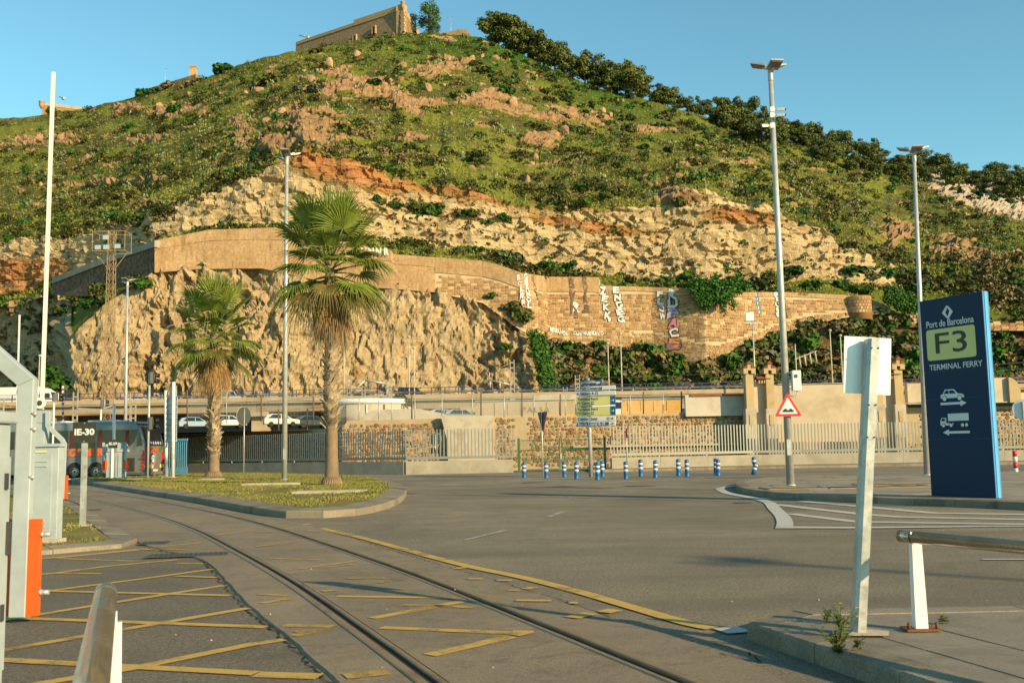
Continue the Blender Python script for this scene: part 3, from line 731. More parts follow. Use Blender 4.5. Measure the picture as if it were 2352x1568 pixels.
def unproj(x, v, Y):
    d = np.stack([(x - 1176) / FPX, -(v - 784) / FPX, -np.ones_like(x)], -1) @ RM.T
    t = Y / d[..., 1]; return np.stack([d[..., 0] * t, Y, EYE + d[..., 2] * t], -1)
NX = 760
cols = np.linspace(-300, 2650, NX)
rows = [70, 34, 12, 84, 120]           # vertices per band between the knots
kvA = np.stack([np.interp(cols, XK, KV[:, i]) for i in range(6)], 1); kdA = np.stack([np.interp(cols, XK, KD[:, i]) for i in range(6)], 1)
# wobble the cliff edges so that they do not run straight
wob = (fbm(cols / 60, cols * 0, 4, 3) - 0.5) * 24; wob2 = (fbm(cols / 45, cols * 0 + 9, 4, 5) - 0.5) * 34
kvA[:, 4] += wob2; sk = (fbm(cols / 30, cols * 0 + 4, 4, 8) - 0.5) * 8; kvA[:, 5] += sk
Vg = []; Dg = []; band = []
for bnd in range(5):
    n = rows[bnd]; last = bnd == 4
    for r_ in range(n + (1 if last else 0)):
        t = r_ / n; Vg.append(kvA[:, bnd] * (1 - t) + kvA[:, bnd + 1] * t); Dg.append(kdA[:, bnd] * (1 - t) + kdA[:, bnd + 1] * t); band.append(np.full(NX, bnd + t))
Vg = np.array(Vg); Dg = np.array(Dg); band = np.array(band); CX = np.broadcast_to(cols, Vg.shape)
PT = unproj(CX, Vg, Dg)
def grid_normals(p):
    du = np.gradient(p, axis=1); dv = np.gradient(p, axis=0); n = np.cross(du, dv); n /= np.linalg.norm(n, axis=-1, keepdims=True) + 1e-9
    s = np.where(n[..., 1:2] > 0, -1, 1); return n * s
NRM = grid_normals(PT)
X_, Y_, Z_ = PT[..., 0], PT[..., 1], PT[..., 2]
S_ = Z_ + 0.30 * Y_
def smooth(a, lo, hi): t = np.clip((a - lo) / (hi - lo), 0, 1); return t * t * (3 - 2 * t)
def blob(cx, cy, rx, ry, rot=0.0):
    c_, s_ = math.cos(rot), math.sin(rot); dx, dy = CX - cx, Vg - cy
    return np.exp(-(((dx * c_ + dy * s_) / rx) ** 2 + ((-dx * s_ + dy * c_) / ry) ** 2))
# --- which rock shows where
low = smooth(1.02 - band, 0, 0.05) * smooth(CX, 150, 172) * (1 - smooth(CX, 1225, 1250))           # sprayed tan cliff
dark = smooth(1.02 - band, 0, 0.05) * (1 - smooth(CX, 150, 172))                                      # shaded brown face on the left
upper = smooth(band, 2.9, 3.05) * (1 - smooth(band, 3.93, 4.03)) * (1 - smooth(CX, 2040, 2075))
upper *= smooth(fbm(X_ / 9, S_ / 5, 4, 21) + 0.6 * smooth(CX, 370, 420) * (1 - smooth(CX, 860, 920)) + 0.22 * smooth(CX, 900, 1000) + 0.06 + 0.30 * blob(1750, 560, 260, 60) + 0.6 * blob(60, 620, 220, 70), 0.42, 0.50)
outc = np.zeros_like(X_)
for b_ in [(800, 200, 130, 40, .1), (1000, 165, 60, 22, 0), (930, 235, 160, 26, .1), (1160, 250, 130, 26, .15), (1290, 265, 90, 30, .1), (720, 290, 90, 60, .3), (1040, 145, 40, 20, 0), (1350, 275, 60, 24, .1), (400, 255, 110, 18, 0), (100, 325, 120, 20, -.1), (330, 320, 90, 10, 0), (300, 250, 60, 14, 0), (560, 300, 40, 40, .4), (640, 330, 60, 40, 0), (1250, 320, 60, 22, 0), (950, 320, 50, 16, 0), (1130, 220, 50, 20, 0), (1550, 450, 60, 22, 0), (2060, 540, 60, 40, 0), (2200, 580, 100, 36, .2), (1700, 375, 50, 10, 0), (1480, 300, 60, 12, 0), (240, 420, 200, 5, -.06), (1250, 380, 130, 6, -.05), (300, 525, 80, 18, 0)]:
    outc = np.maximum(outc, blob(*b_))
outc = np.maximum(outc, 0.95 * blob(2260, 455, 160, 36, 0.32)) * smooth(band, 3.2, 4.02)
onz = fbm(X_ / 8, S_ / 3.0, 4, 31)
rock = smooth(outc * 0.62 + onz * 0.95, 0.84, 0.94) * (outc > 0.08)
rock = np.maximum(rock, smooth(fbm(X_ / 10, S_ / 4, 4, 37), 0.73, 0.78) * smooth(band, 4.0, 4.1) * 0.9)
graycliff = blob(2260, 452, 170, 40, 0.32); rock = np.maximum(rock, smooth(graycliff + 0.4 * (onz - 0.5), 0.42, 0.52))
lowR = smooth(1.02 - band, 0, 0.05) * smooth(CX, 1235, 1260)                                           # earth slope below the stone wall
# --- relief
f1, f2, idv = voro(X_ / 3.2 + fbm(X_ / 5, S_ / 5, 3, 2), S_ / 5.5 + fbm(X_ / 4, S_ / 4, 3, 6), 3)
g1, g2, idg = voro(X_ / 1.6 + fbm(X_ / 3, S_ / 3, 3, 12), S_ / 2.3, 9)
wx = X_ + 7 * (fbm(X_ / 16, S_ / 14, 3, 44) - .5) + 3 * (fbm(X_ / 5, S_ / 6, 3, 46) - .5)
flut = ridged(wx / 9.5, S_ / 19, 3, 14); flut2 = ridged(wx / 4.2 + 3, S_ / 7.5, 3, 15); big = fbm(X_ / 20, S_ / 16, 3, 47)
pit = smooth(fbm(wx / 3.6, S_ / 5.0, 3, 48), 0.56, 0.70)
calm = smooth(fbm(X_ / 14, S_ / 22, 3, 49), 0.42, 0.58)
dlow = 4.2 * (big - .5) + (2.6 * (flut - 0.55) + 1.9 * (flut2 - 0.55) + 1.1 * facet(wx / 4.6, S_ / 8.0, 90) + 1.15 * facet(wx / 1.9 + flut, S_ / 3.4, 91) + .6 * facet(wx / .95, S_ / 1.5, 96)) * (0.45 + 0.75 * calm) - 1.1 * pit * calm + 0.5 * (0.5 - g1) + 0.9 * (fbm(X_ / 1.8, S_ / 2.4, 4, 8) - 0.5)
st = (Z_ - 0.10 * np.abs(X_ + 45) * np.where(X_ > -45, -1, 1) * 0.9 + 2.5 * fbm(X_ / 20, S_ / 20, 3, 5)) / 2.1
stf = st - np.floor(st)
h1, h2, idh = voro(X_ / 3.4, st * 1.0, 41)
dup_ = 2.0 * (ridged(X_ / 11, S_ / 16, 4, 19) - 0.5) + 1.3 * (stf - 0.5) + 0.8 * facet(X_ / 6.5, st * .55, 92) + 0.6 * facet(X_ / 2.2, st * 1.2, 93) + 0.5 * (fbm(X_ / 2.0, S_ / 1.6, 4, 23) - 0.5)
k1, k2, idk = voro(X_ / 2.7 + 0.5 * fbm(X_ / 3, S_ / 3, 2, 2), S_ / 2.3, 51)
drock = 0.9 + 1.8 * facet(X_ / 4.6, S_ / 3.2, 94, .7) + 0.8 * facet(X_ / 1.9, S_ / 1.6, 95, .8) + 0.4 * (fbm(X_ / 1.5, S_ / 1.5, 3, 27) - 0.5)
dsl = 3.0 * (fbm(X_ / 26, S_ / 22, 3, 61) - 0.5) + 1.4 * (fbm(X_ / 5, S_ / 4, 4, 66) - 0.5)
inl = np.clip(low + dark, 0, 1); rk = np.clip(rock, 0, 1) * smooth(band, 3.1, 3.4)
disp = inl * dlow + upper * dup_ * (1 - rk) + rk * drock + (1 - np.clip(inl + upper + rk, 0, 1)) * dsl
edge = smooth(band, 1.0, 1.06) * (1 - smooth(band, 2.0, 2.06)) * smooth(CX, 345, 360) * (1 - smooth(CX, 2030, 2060))
disp *= (1 - 0.85 * edge); disp *= np.where(band > 4.97, 0.4, 1)
DIR = NRM * 0.75 + np.array([0, -0.35, 0.0]); PT2 = PT + DIR * disp[..., None]
# --- colour zones: R tan sprayed rock, G pale yellow limestone, B orange rock, A grey
zr = np.clip(low + 0.9 * dark, 0, 1)
orange = np.clip(blob(780, 390, 160, 34, 0.28) * 1.3 + blob(1150, 452, 240, 20, 0.12) + blob(1350, 520, 170, 14, 0.15) * 1.1 + blob(1700, 500, 90, 20, 0.1) + blob(60, 640, 150, 50) * 1.2 + blob(2065, 535, 40, 34) * 1.6 + blob(1550, 445, 60, 20), 0, 1)
orange = np.clip(orange + 0.5 * (fbm(X_ / 6, S_ / 2.5, 3, 71) - 0.5), 0, 1)
yl = upper * (1 - orange); og = np.clip(upper * orange, 0, 1) * (1 - rk)
zone = np.stack([zr * (1 - rk), yl * (1 - rk), np.clip(og, 0, 1), rk], -1)
zone2 = np.stack([np.clip(graycliff * 1.3, 0, 1), smooth(fbm(X_ / 16, S_ / 13, 4, 81), 0.40, 0.62), np.clip(blob(1150, 105, 260, 50) + blob(1350, 190, 200, 45, .5) + 0.8 * blob(2250, 650, 260, 50), 0, 1), np.clip(lowR + dark, 0, 1)], -1)
# rows behind the skyline
back = [PT2]
for dy, dz in ((14, -2), (60, -18), (260, -150)):
    q = PT[-1:].copy(); q[..., 1] += dy; q[..., 2] = np.maximum(q[..., 2] + dz, -3); back.append(q)
    zone = np.concatenate([zone, zone[-1:] * 0]); zone2 = np.concatenate([zone2, zone2[-1:]])
q = PT[:1].copy(); q[..., 2] = -2.0; q[..., 1] += 3.0; back.insert(0, q); zone = np.concatenate([zone[:1], zone]); zone2 = np.concatenate([zone2[:1], zone2])
PTA = np.concatenate(back); nr_, nc_ = PTA.shape[:2]
idx = np.arange(nr_ * nc_).reshape(nr_, nc_)
FQ = np.stack([idx[:-1, :-1], idx[:-1, 1:], idx[1:, 1:], idx[1:, :-1]], -1).reshape(-1, 4)
def hillmat():
    m, nt, b = nodes_of('hillside'); geo = N(nt, 'ShaderNodeNewGeometry'); pos = geo.outputs['Position']
    a = N(nt, 'ShaderNodeAttribute', attribute_name='zone'); a2 = N(nt, 'ShaderNodeAttribute', attribute_name='zone2')
    s1 = N(nt, 'ShaderNodeSeparateColor'); nt.links.new(a.outputs['Color'], s1.inputs[0]); s2 = N(nt, 'ShaderNodeSeparateColor'); nt.links.new(a2.outputs['Color'], s2.inputs[0])
    n5 = noise(nt, pos, 0.12, 5, 0.6); n1 = noise(nt, pos, 0.5, 6, 0.7); n2 = noise(nt, pos, 2.2, 5, 0.75); n3 = noise(nt, pos, 0.045, 3, 0.5)
    # grass and low scrub ground
    gr = mixc(nt, ramp(nt, n1, 0.36, 0.62), (0.052, 0.068, 0.014), (0.125, 0.132, 0.028))
    gr = mixc(nt, ramp(nt, n5, 0.46, 0.64), gr, (0.10, 0.078, 0.034))
    gr = mixc(nt, ramp(nt, s2.outputs[1], 0.1, 0.9), gr, mixc(nt, ramp(nt, n2, 0.35, 0.65), (0.105, 0.13, 0.02), (0.205, 0.21, 0.04)))
    gr = mixc(nt, s2.outputs[2], gr, mixc(nt, ramp(nt, n1, 0.4, 0.6), (0.022, 0.065, 0.008), (0.05, 0.11, 0.014)))
    gr = mixc(nt, ramp(nt, n2, 0.56, 0.72, 0, 0.6), gr, (0.032, 0.04, 0.011))
    ea = mixc(nt, ramp(nt, n1, 0.4, 0.6), (0.10, 0.065, 0.032), (0.22, 0.13, 0.06)); gr = mixc(nt, a2.outputs['Alpha'], gr, ea)
    # rocks
    tan = mixc(nt, ramp(nt, n1, 0.35, 0.65), (0.35, 0.255, 0.145), (0.50, 0.385, 0.225)); tan = mixc(nt, ramp(nt, n5, 0.52, 0.68), tan, (0.28, 0.225, 0.14))
    tan = mixc(nt, ramp(nt, noise(nt, pos, 0.25, 5, 0.6, 0.5), 0.56, 0.70, 0, 0.6), tan, (0.22, 0.165, 0.05))
    mp = N(nt, 'ShaderNodeMapping'); mp.inputs['Scale'].default_value = (0.6, 0.6, 0.07); nt.links.new(pos, mp.inputs['Vector'])
    streak = noise(nt, mp.outputs[0], 1.0, 5, 0.65, 0.3); tan = mixc(nt, ramp(nt, streak, 0.56, 0.72, 0, 0.65), tan, (0.36, 0.17, 0.06)); tan = mixc(nt, ramp(nt, streak, 0.42, 0.30, 0, 0.5), tan, (0.16, 0.12, 0.075))
    mp2 = N(nt, 'ShaderNodeMapping'); mp2.inputs['Scale'].default_value = (0.05, 0.05, 1.6); mp2.inputs['Rotation'].default_value = (0, 0.12, 0); nt.links.new(pos, mp2.inputs['Vector'])
    lay = noise(nt, mp2.outputs[0], 0.7, 6, 0.7, 0.6)
    yel = mixc(nt, ramp(nt, lay, 0.35, 0.65), (0.40, 0.29, 0.155), (0.57, 0.455, 0.27)); yel = mixc(nt, ramp(nt, n1, 0.55, 0.7, 0, 0.6), yel, (0.40, 0.22, 0.07))
    yel = mixc(nt, ramp(nt, n2, 0.62, 0.75, 0, 0.6), yel, (0.20, 0.15, 0.08))
    org = mixc(nt, ramp(nt, lay, 0.35, 0.62), (0.36, 0.14, 0.045), (0.45, 0.25, 0.12)); org = mixc(nt, ramp(nt, n2, 0.6, 0.75, 0, 0.6), org, (0.2, 0.085, 0.035))
    rck = mixc(nt, ramp(nt, n1, 0.35, 0.65), (0.23, 0.13, 0.062), (0.38, 0.245, 0.13)); rck = mixc(nt, ramp(nt, n2, 0.58, 0.72, 0, 0.7), rck, (0.13, 0.08, 0.04))
    rck = mixc(nt, s2.outputs[0], rck, mixc(nt, ramp(nt, n1, 0.35, 0.65), (0.34, 0.27, 0.19), (0.52, 0.45, 0.34)))
    jit = math_(nt, 'MULTIPLY', math_(nt, 'SUBTRACT', n2, 0.5), 0.9)
    def msk(s): return ramp(nt, math_(nt, 'ADD', s, jit), 0.42, 0.58)
    cc = mixc(nt, msk(s1.outputs[0]), gr, tan); cc = mixc(nt, msk(s1.outputs[1]), cc, yel); cc = mixc(nt, ramp(nt, math_(nt, 'ADD', s1.outputs[2], jit), 0.25, 0.85), cc, org); cc = mixc(nt, msk(a.outputs['Alpha']), cc, rck)
    nt.links.new(cc, b.inputs['Base Color']); b.inputs['Roughness'].default_value = 0.95; b.inputs['Specular IOR Level'].default_value = 0.1
    bump(nt, b, math_(nt, 'ADD', n2, math_(nt, 'ADD', n1, lay)), 0.9, 0.45); return m
M_HILL = hillmat()
HILL = mobj('hill', np_mesh('hill', PTA.reshape(-1, 3), FQ, M_HILL, False, {'zone': zone, 'zone2': zone2}))
tag(HILL, kind='structure')
# surface lookup for things that stand on the hill
GX = CX[0]
def hill_at(x, v):
    ci = (x + 300) / 2950 * (NX - 1); i = int(min(max(ci, 0), NX - 1)); col = Vg[:, i]
    j = int(np.argmin(np.abs(col - v))); return Vector(PT2[j, i]), j, i
def zone_at(x, v):
    p, j, i = hill_at(x, v); return p, zone[j + 1, i]

# ------------------------------------------------------------------ foliage
def leafmat(name, a, b_, dark, tr=0.0):
    m, nt, b = nodes_of(name); geo = N(nt, 'ShaderNodeNewGeometry'); pos = geo.outputs['Position']
    n1 = noise(nt, pos, 0.35, 3, 0.6); n2 = noise(nt, pos, 3.0, 3, 0.7); oi = N(nt, 'ShaderNodeObjectInfo')
    cc = mixc(nt, ramp(nt, n2, 0.35, 0.65), a, b_); cc = mixc(nt, ramp(nt, n1, 0.5, 0.7, 0, 0.6), cc, dark)
    cc = mixc(nt, 1.0, cc, mixc(nt, oi.outputs['Random'], (0.7, 0.75, 0.7), (1.3, 1.25, 1.1)), 'MULTIPLY')
    nt.links.new(cc, b.inputs['Base Color']); b.inputs['Roughness'].default_value = 0.6; b.inputs['Specular IOR Level'].default_value = 0.25
    return m
M_SCRUB = leafmat('scrub_leaves', (0.048, 0.066, 0.014), (0.10, 0.11, 0.024), (0.065, 0.055, 0.02))
M_SCRUB2 = leafmat('green_leaves', (0.022, 0.068, 0.008), (0.055, 0.13, 0.014), (0.018, 0.045, 0.006))
M_OLIVE = leafmat('olive_leaves', (0.085, 0.095, 0.05), (0.14, 0.15, 0.085), (0.07, 0.07, 0.03))
M_PINE = leafmat('pine_needles', (0.070, 0.095, 0.024), (0.135, 0.155, 0.042), (0.055, 0.07, 0.018))
M_DRY = leafmat('dry_twigs', (0.14, 0.10, 0.045), (0.22, 0.165, 0.08), (0.09, 0.065, 0.03))
M_CACT = leafmat('cactus_green', (0.16, 0.20, 0.09), (0.27, 0.30, 0.16), (0.11, 0.14, 0.06))
M_POPL = leafmat('poplar_leaves', (0.05, 0.115, 0.022), (0.09, 0.17, 0.04), (0.03, 0.08, 0.015))
M_IVY = leafmat('ivy_leaves', (0.022, 0.085, 0.008), (0.05, 0.15, 0.014), (0.018, 0.055, 0.006))
M_BARK = mat('bark', (0.115, 0.075, 0.045), 0.95, 0, 0.3, 2, 0.5, 12, 0.05)
def leaf_cloud(blobs, n, size, rg, up=0.35, shell=0.55, elong=1.0):
    """quads spread through the outer volume of a set of ellipsoids (cx,cy,cz,rx,ry,rz)"""
    V = []; w = np.array([b[3] * b[4] + b[4] * b[5] + b[3] * b[5] for b in blobs]); w = w / w.sum(); B = np.array(blobs)
    pick = rg.choice(len(blobs), n, p=w); d = rg.normal(size=(n, 3)); d /= np.linalg.norm(d, axis=1, keepdims=True)
    rad = shell + (1.06 - shell) * rg.random(n) ** 0.55
    c_ = B[pick, :3] + d * B[pick, 3:6] * rad[:, None]
    nn = d + rg.normal(size=(n, 3)) * 0.55; nn[:, 2] += up; nn /= np.linalg.norm(nn, axis=1, keepdims=True)
    a = rg.normal(size=(n, 3)); u = np.cross(nn, a); u /= np.linalg.norm(u, axis=1, keepdims=True); v = np.cross(nn, u)
    s = size * (0.55 + 0.9 * rg.random(n))[:, None]; s2 = s * elong
    V = np.stack([c_ - u * s - v * s2 * .6, c_ + u * s * .7 - v * s2, c_ + u * s + v * s2 * .6, c_ - u * s * .7 + v * s2], 1).reshape(-1, 3)
    return V, np.arange(4 * n).reshape(n, 4)
def shrub_blobs(rg, r, h, k=9):
    bl = []
    for _ in range(k):
        a = rg.random() * 6.283; d = r * 0.72 * math.sqrt(rg.random()); z = h * (0.25 + 0.5 * rg.random()) * (1.15 - 0.5 * d / r)
        s = r * (0.28 + 0.25 * rg.random()); bl.append((d * math.cos(a), d * math.sin(a), z, s, s, s * (0.7 + 0.25 * rg.random()) * min(1.5, h / r)))
    bl.append((0, 0, h * 0.35, r * 0.6, r * 0.6, h * 0.45)); return bl
def shrub_mesh(name, m, r, h, n, size, seed, k=9):
    rg = np.random.default_rng(seed); V, F = leaf_cloud(shrub_blobs(rg, r, h, k), n, size, rg)
    V[:, 2] = np.maximum(V[:, 2], -0.4); return np_mesh(name, V, F, m)
SH = {}
for kind, m, sz in (('scrub', M_SCRUB, 0.15), ('green', M_SCRUB2, 0.17), ('olive', M_OLIVE, 0.15), ('dry', M_DRY, 0.13)):
    SH[kind] = [shrub_mesh('shrub', m, 1.0, 0.85 + 0.15 * q, 420, sz, 100 + q + len(kind) * 7) for q in range(4)]
SHN = {'scrub': 'dusky olive shrub', 'green': 'bright green shrub', 'olive': 'grey-green shrub', 'dry': 'dry brown bush'}
SHL = {'scrub': 'low dusky green shrub growing on the hillside', 'green': 'bright leafy green shrub growing on the hillside', 'olive': 'pale grey-green shrub growing on the hillside', 'dry': 'dry brown bush growing on the hillside'}
rs = random.Random(21)
def whereabouts(x, v):
    side = 'left' if x < 420 else 'right' if x > 1650 else 'middle'
    if v > 735 and x > 1220: return 'on the slope below the graffiti wall' if x < 1735 else 'on the slope above the cream boundary wall'
    if 560 < v <= 735: return 'on the ledge above the graffiti wall' if x > 900 else 'at the dark gully beside the left cliff'
    if v > 440: return 'among the pale cliffs'
    if v > 300: return 'on the lower hillside, %s' % {'left': 'left of the lattice tower', 'right': 'right of the tall lamp', 'middle': 'above the cliffs'}[side]
    if v > 180: return 'on the upper hillside, %s' % {'left': 'under the long fort wall', 'right': 'below the ridge pines', 'middle': 'among the rock outcrops'}[side]
    return 'near the summit fort'
def put_shrub(x, v, s, kind, name='shrub', label=None, lift=0.0, p=None):
    if p is None: p, j, i = hill_at(x, v)
    o = bpy.data.objects.new(name, rs.choice(SH[kind])); link(o); o.location = p + Vector((0, -0.3, lift - 0.25 * s))
    o.rotation_euler = (rs.uniform(-.15, .15), rs.uniform(-.15, .15), rs.uniform(0, 6.28)); o.scale = (s * rs.uniform(.85, 1.25), s * rs.uniform(.85, 1.2), s * rs.uniform(.75, 1.1))
    big_ = 'large' if s > 2.6 else 'mid-sized' if s > 1.6 else 'small'
    tag(o, label or '%s %s %s' % (big_, SHN[kind], whereabouts(x, v)), 'shrub', 'shrubs on the hillside'); return o
shr = 0
# noticeable shrubs seen in the photograph
for x, v, s, kind in [(520, 155, 8, 'green'), (730, 118, 6.5, 'scrub'), (620, 190, 7.5, 'scrub'), (725, 212, 6, 'olive'), (690, 210, 5, 'olive'), (330, 190, 5, 'green'), (355, 185, 5, 'green'), (125, 255, 6, 'scrub'), (405, 262, 6.5, 'green'), (200, 325, 5.5, 'scrub'), (1165, 215, 6.5, 'green'), (1055, 225, 6, 'scrub'), (870, 240, 5, 'scrub'), (1220, 245, 4.5, 'scrub'), (1300, 270, 4.5, 'scrub'), (1450, 300, 6, 'scrub'), (880, 345, 5.5, 'scrub'), (1095, 378, 5.5, 'scrub'), (1420, 385, 4, 'scrub'), (1280, 440, 4.5, 'scrub'), (1410, 455, 5, 'scrub'), (1340, 440, 4.5, 'green'), (1560, 470, 4, 'scrub'), (1810, 385, 4.5, 'scrub'), (1890, 365, 4, 'olive'), (2190, 440, 5, 'scrub'), (1955, 385, 4, 'scrub'), (1480, 345, 4, 'green'), (1535, 352, 4, 'scrub'), (950, 340, 4, 'scrub'), (300, 300, 5, 'green'), (100, 330, 4, 'dry'), (490, 200, 4, 'dry'), (390, 190, 5, 'dry'), (440, 195, 5, 'dry'), (240, 345, 4, 'dry'), (860, 200, 4, 'green'), (60, 390, 4, 'green'), (230, 350, 4.5, 'olive'), (1640, 400, 3.5, 'scrub'), (2080, 420, 4.5, 'scrub'), (2240, 500, 5, 'scrub'), (2300, 520, 5, 'scrub'), (2160, 560, 3.5, 'scrub')]:
    put_shrub(x, v, s * 0.55, kind); shr += 1
# bushes on the slope below the stone wall and over the ledge
def mass(n, x0, x1, vf, s0, s1, kinds):
    global shr
    for _ in range(n):
        x = rs.uniform(x0, x1); lo, hi = vf(x); v = rs.uniform(lo, hi); put_shrub(x, v, rs.uniform(s0, s1), rs.choice(kinds)); shr += 1
mass(110, 1240, 1730, lambda x: (np.interp(x, [1235, 1260, 1340, 1500, 1600, 1650, 1720], [790, 785, 800, 812, 845, 850, 815]), 895), 1.4, 3.6, ['scrub', 'scrub', 'green', 'dry', 'olive', 'green'])
mass(90, 1740, 2420, lambda x: (np.interp(x, [1740, 1850, 2030, 2500], [790, 735, 715, 780]), 885), 1.4, 3.4, ['scrub', 'scrub', 'scrub', 'green', 'olive', 'dry'])
mass(24, 1010, 1320, lambda x: (np.interp(x, [1010, 1320], [570, 610]), np.interp(x, [1010, 1320], [588, 628])), 1.0, 2.4, ['green', 'scrub', 'green', 'olive'])
mass(22, 1380, 1700, lambda x: (640, 656), 0.8, 1.8, ['green', 'green', 'scrub', 'olive'])
mass(34, 1700, 2352, lambda x: (625, 670), 1.2, 2.8, ['green', 'scrub', 'green', 'scrub', 'olive'])
mass(22, 860, 1200, lambda x: (np.interp(x, [860, 1200], [462, 500]), np.interp(x, [860, 1200], [475, 525])), 0.8, 2.2, ['green', 'scrub'])
mass(14, 0, 330, lambda x: (np.interp(x, [0, 330], [695, 640]), np.interp(x, [0, 330], [705, 665])), 1.0, 2.2, ['scrub', 'green'])
mass(5, 270, 360, lambda x: (500, 530), 1.2, 2.0, ['green'])
# the smaller scrub that nobody could count: one mass
def scatter(n, kinds, smin, smax, test, seed, name, label, leaves=26, leaf=0.3):
    rg = np.random.default_rng(seed); Vs = {k_: [] for k_ in kinds}; cnt = 0
    tries = 0
    while cnt < n and tries < n * 8:
        tries += 1; j = rg.integers(0, len(Vg) - 1); i = rg.integers(0, NX)
        if Vg[j, i] > 900 or not (-60 < cols[i] < 2420): continue
        if not test(j, i, rg): continue
        cnt += 1; k_ = kinds[int(vnoise(X_[j, i] / 14, S_[j, i] / 14, 5) * 0.999 * len(kinds))] if rg.random() < .6 else kinds[rg.integers(0, len(kinds))]
        s = smin + (smax - smin) * rg.random() ** 2
        bl = [(0, 0, s * .35, s, s, s * .6), (s * .4 * rg.normal(), s * .4 * rg.normal(), s * .6, s * .6, s * .6, s * .4)]
        V, F = leaf_cloud(bl, int(leaves * (0.6 + s * .5)), leaf * (0.5 + 0.5 * s), rg); Vs[k_].append(V + PT2[j, i] + np.array([0, -.1, -.12 * s]))
    mats = []; AV = []; AM = []
    for q, k_ in enumerate(kinds):
        if Vs[k_]:
            A = np.concatenate(Vs[k_]); AV.append(A); AM.append(np.full(len(A) // 4, q))
        mats.append({'scrub': M_SCRUB, 'green': M_SCRUB2, 'olive': M_OLIVE, 'dry': M_DRY, 'cactus': M_CACT}[k_])
    AV = np.concatenate(AV); F = np.arange(len(AV)).reshape(-1, 4)
    o = mobj(name, np_mesh(name, AV, F, mats, mi=np.concatenate(AM))); return tag(o, label, 'scrub', kind='stuff')
zr_all = zone[1:len(Vg) + 1].max(-1)
scatter(3600, ['scrub', 'green', 'scrub', 'scrub', 'dry'], 0.8, 2.6, lambda j, i, rg: zr_all[j, i] < 0.4 and band[j, i] > 1.95 and vnoise(X_[j, i] / 12, S_[j, i] / 8, 33) + rg.uniform(-.2, .2) > 0.46, 5, 'hillside_scrub', 'low scrub covering the grassy hillside', 34, 0.19)
scatter(380, ['scrub', 'dry', 'green'], 0.4, 1.2, lambda j, i, rg: band[j, i] > 2.0 and zr_all[j, i] > 0.5 and (cols[i] > 900 or band[j, i] > 4.0 or rg.random() < .2), 6, 'cliff_scrub', 'small tufts of scrub clinging to the cliffs and rocks', 20, 0.28)
scatter(1500, ['scrub', 'dry', 'green', 'olive'], 0.7, 2.0, lambda j, i, rg: band[j, i] < 1.0 and (cols[i] > 1240 or cols[i] < 150), 9, 'slope_scrub', 'tangled scrub on the earth slopes behind the elevated road', 26, 0.30)
# rough grass between the scrub
def rough_grass(n, seed):
    rg = np.random.default_rng(seed); J = rg.integers(0, len(Vg) - 1, n * 3); I = rg.integers(0, NX, n * 3)
    ok = (zr_all[J, I] < .45) & (band[J, I] > 1.95) & (Vg[J, I] < 720) & (cols[I] > -40) & (cols[I] < 2400); J, I = J[ok][:n], I[ok][:n]; n = len(J)
    p = PT2[J, I] + rg.normal(size=(n, 3)) * .25; V = []
    for _ in range(3):
        a = rg.random(n) * 6.283; h = .25 + .5 * rg.random(n); w = .16 + .12 * rg.random(n); u = np.stack([np.cos(a), np.sin(a), 0 * a], 1) * w[:, None]; o_ = rg.normal(size=(n, 3)) * .22; o_[:, 2] = 0
        tip = np.stack([rg.normal(size=n) * .25, rg.normal(size=n) * .25, h], 1); V.append(np.stack([p + o_ - u, p + o_ + u, p + o_ + tip], 1))
    V = np.concatenate(V).reshape(-1, 3); return mobj('rough_grass', np_mesh('rough_grass', V, np.arange(len(V)).reshape(-1, 3), M_HGR))
M_HGR = leafmat('hill_grass', (0.13, 0.15, 0.024), (0.26, 0.25, 0.05), (0.19, 0.15, 0.045))
tag(rough_grass(34000, 17), 'rough yellowish grass over the hillside', 'grass', kind='stuff')
scatter(620, ['scrub', 'green', 'scrub'], 1.0, 2.8, lambda j, i, rg: band[j, i] > 4.72 and 1080 < cols[i] < 2400, 19, 'ridge_undergrowth', 'dense undergrowth under the ridge pines', 40, 0.30)
# prickly pear: pale clumps
def cactus_mesh(seed):
    rg = np.random.default_rng(seed); V = []; F = []
    for _ in range(46):
        c_ = rg.normal(size=3) * np.array([.7, .6, .45]) + np.array([0, 0, .9]); n_ = rg.normal(size=3); n_[1] -= .8; n_ /= np.linalg.norm(n_); u = np.cross(n_, (0, 0, 1)); u /= np.linalg.norm(u) + 1e-6; w = np.cross(u, n_); b = len(V); s = .13 + .09 * rg.random()
        for t in range(6): V.append(c_ * .8 + u * math.cos(t * 1.047) * s * .75 + w * math.sin(t * 1.047) * s * 1.2)
        F += [(b, b + 1, b + 2, b + 3), (b, b + 3, b + 4, b + 5)]
    return np_mesh('prickly_pear', V, F, M_CACT)
CA = [cactus_mesh(q) for q in range(4)]
for q in range(130):
    for _ in range(20):
        x = rs.uniform(-20, 2300); v = rs.uniform(120, 620); p, j, i = hill_at(x, v)
        if abs(Vg[j, i] - v) < 4 and 4.02 < band[j, i] < 4.85: break
    o = bpy.data.objects.new('prickly_pear_bush', rs.choice(CA)); link(o); s = rs.uniform(1.0, 2.0); o.location = p + Vector((0, -.3, -.2)); o.scale = (s, s, s); o.rotation_euler = (0, 0, rs.uniform(-.8, .8))
    tag(o, '%s pale prickly pear clump %s' % ('tall' if s > 1.5 else 'low', whereabouts(x, v)), 'cactus', 'prickly pears on the hillside')
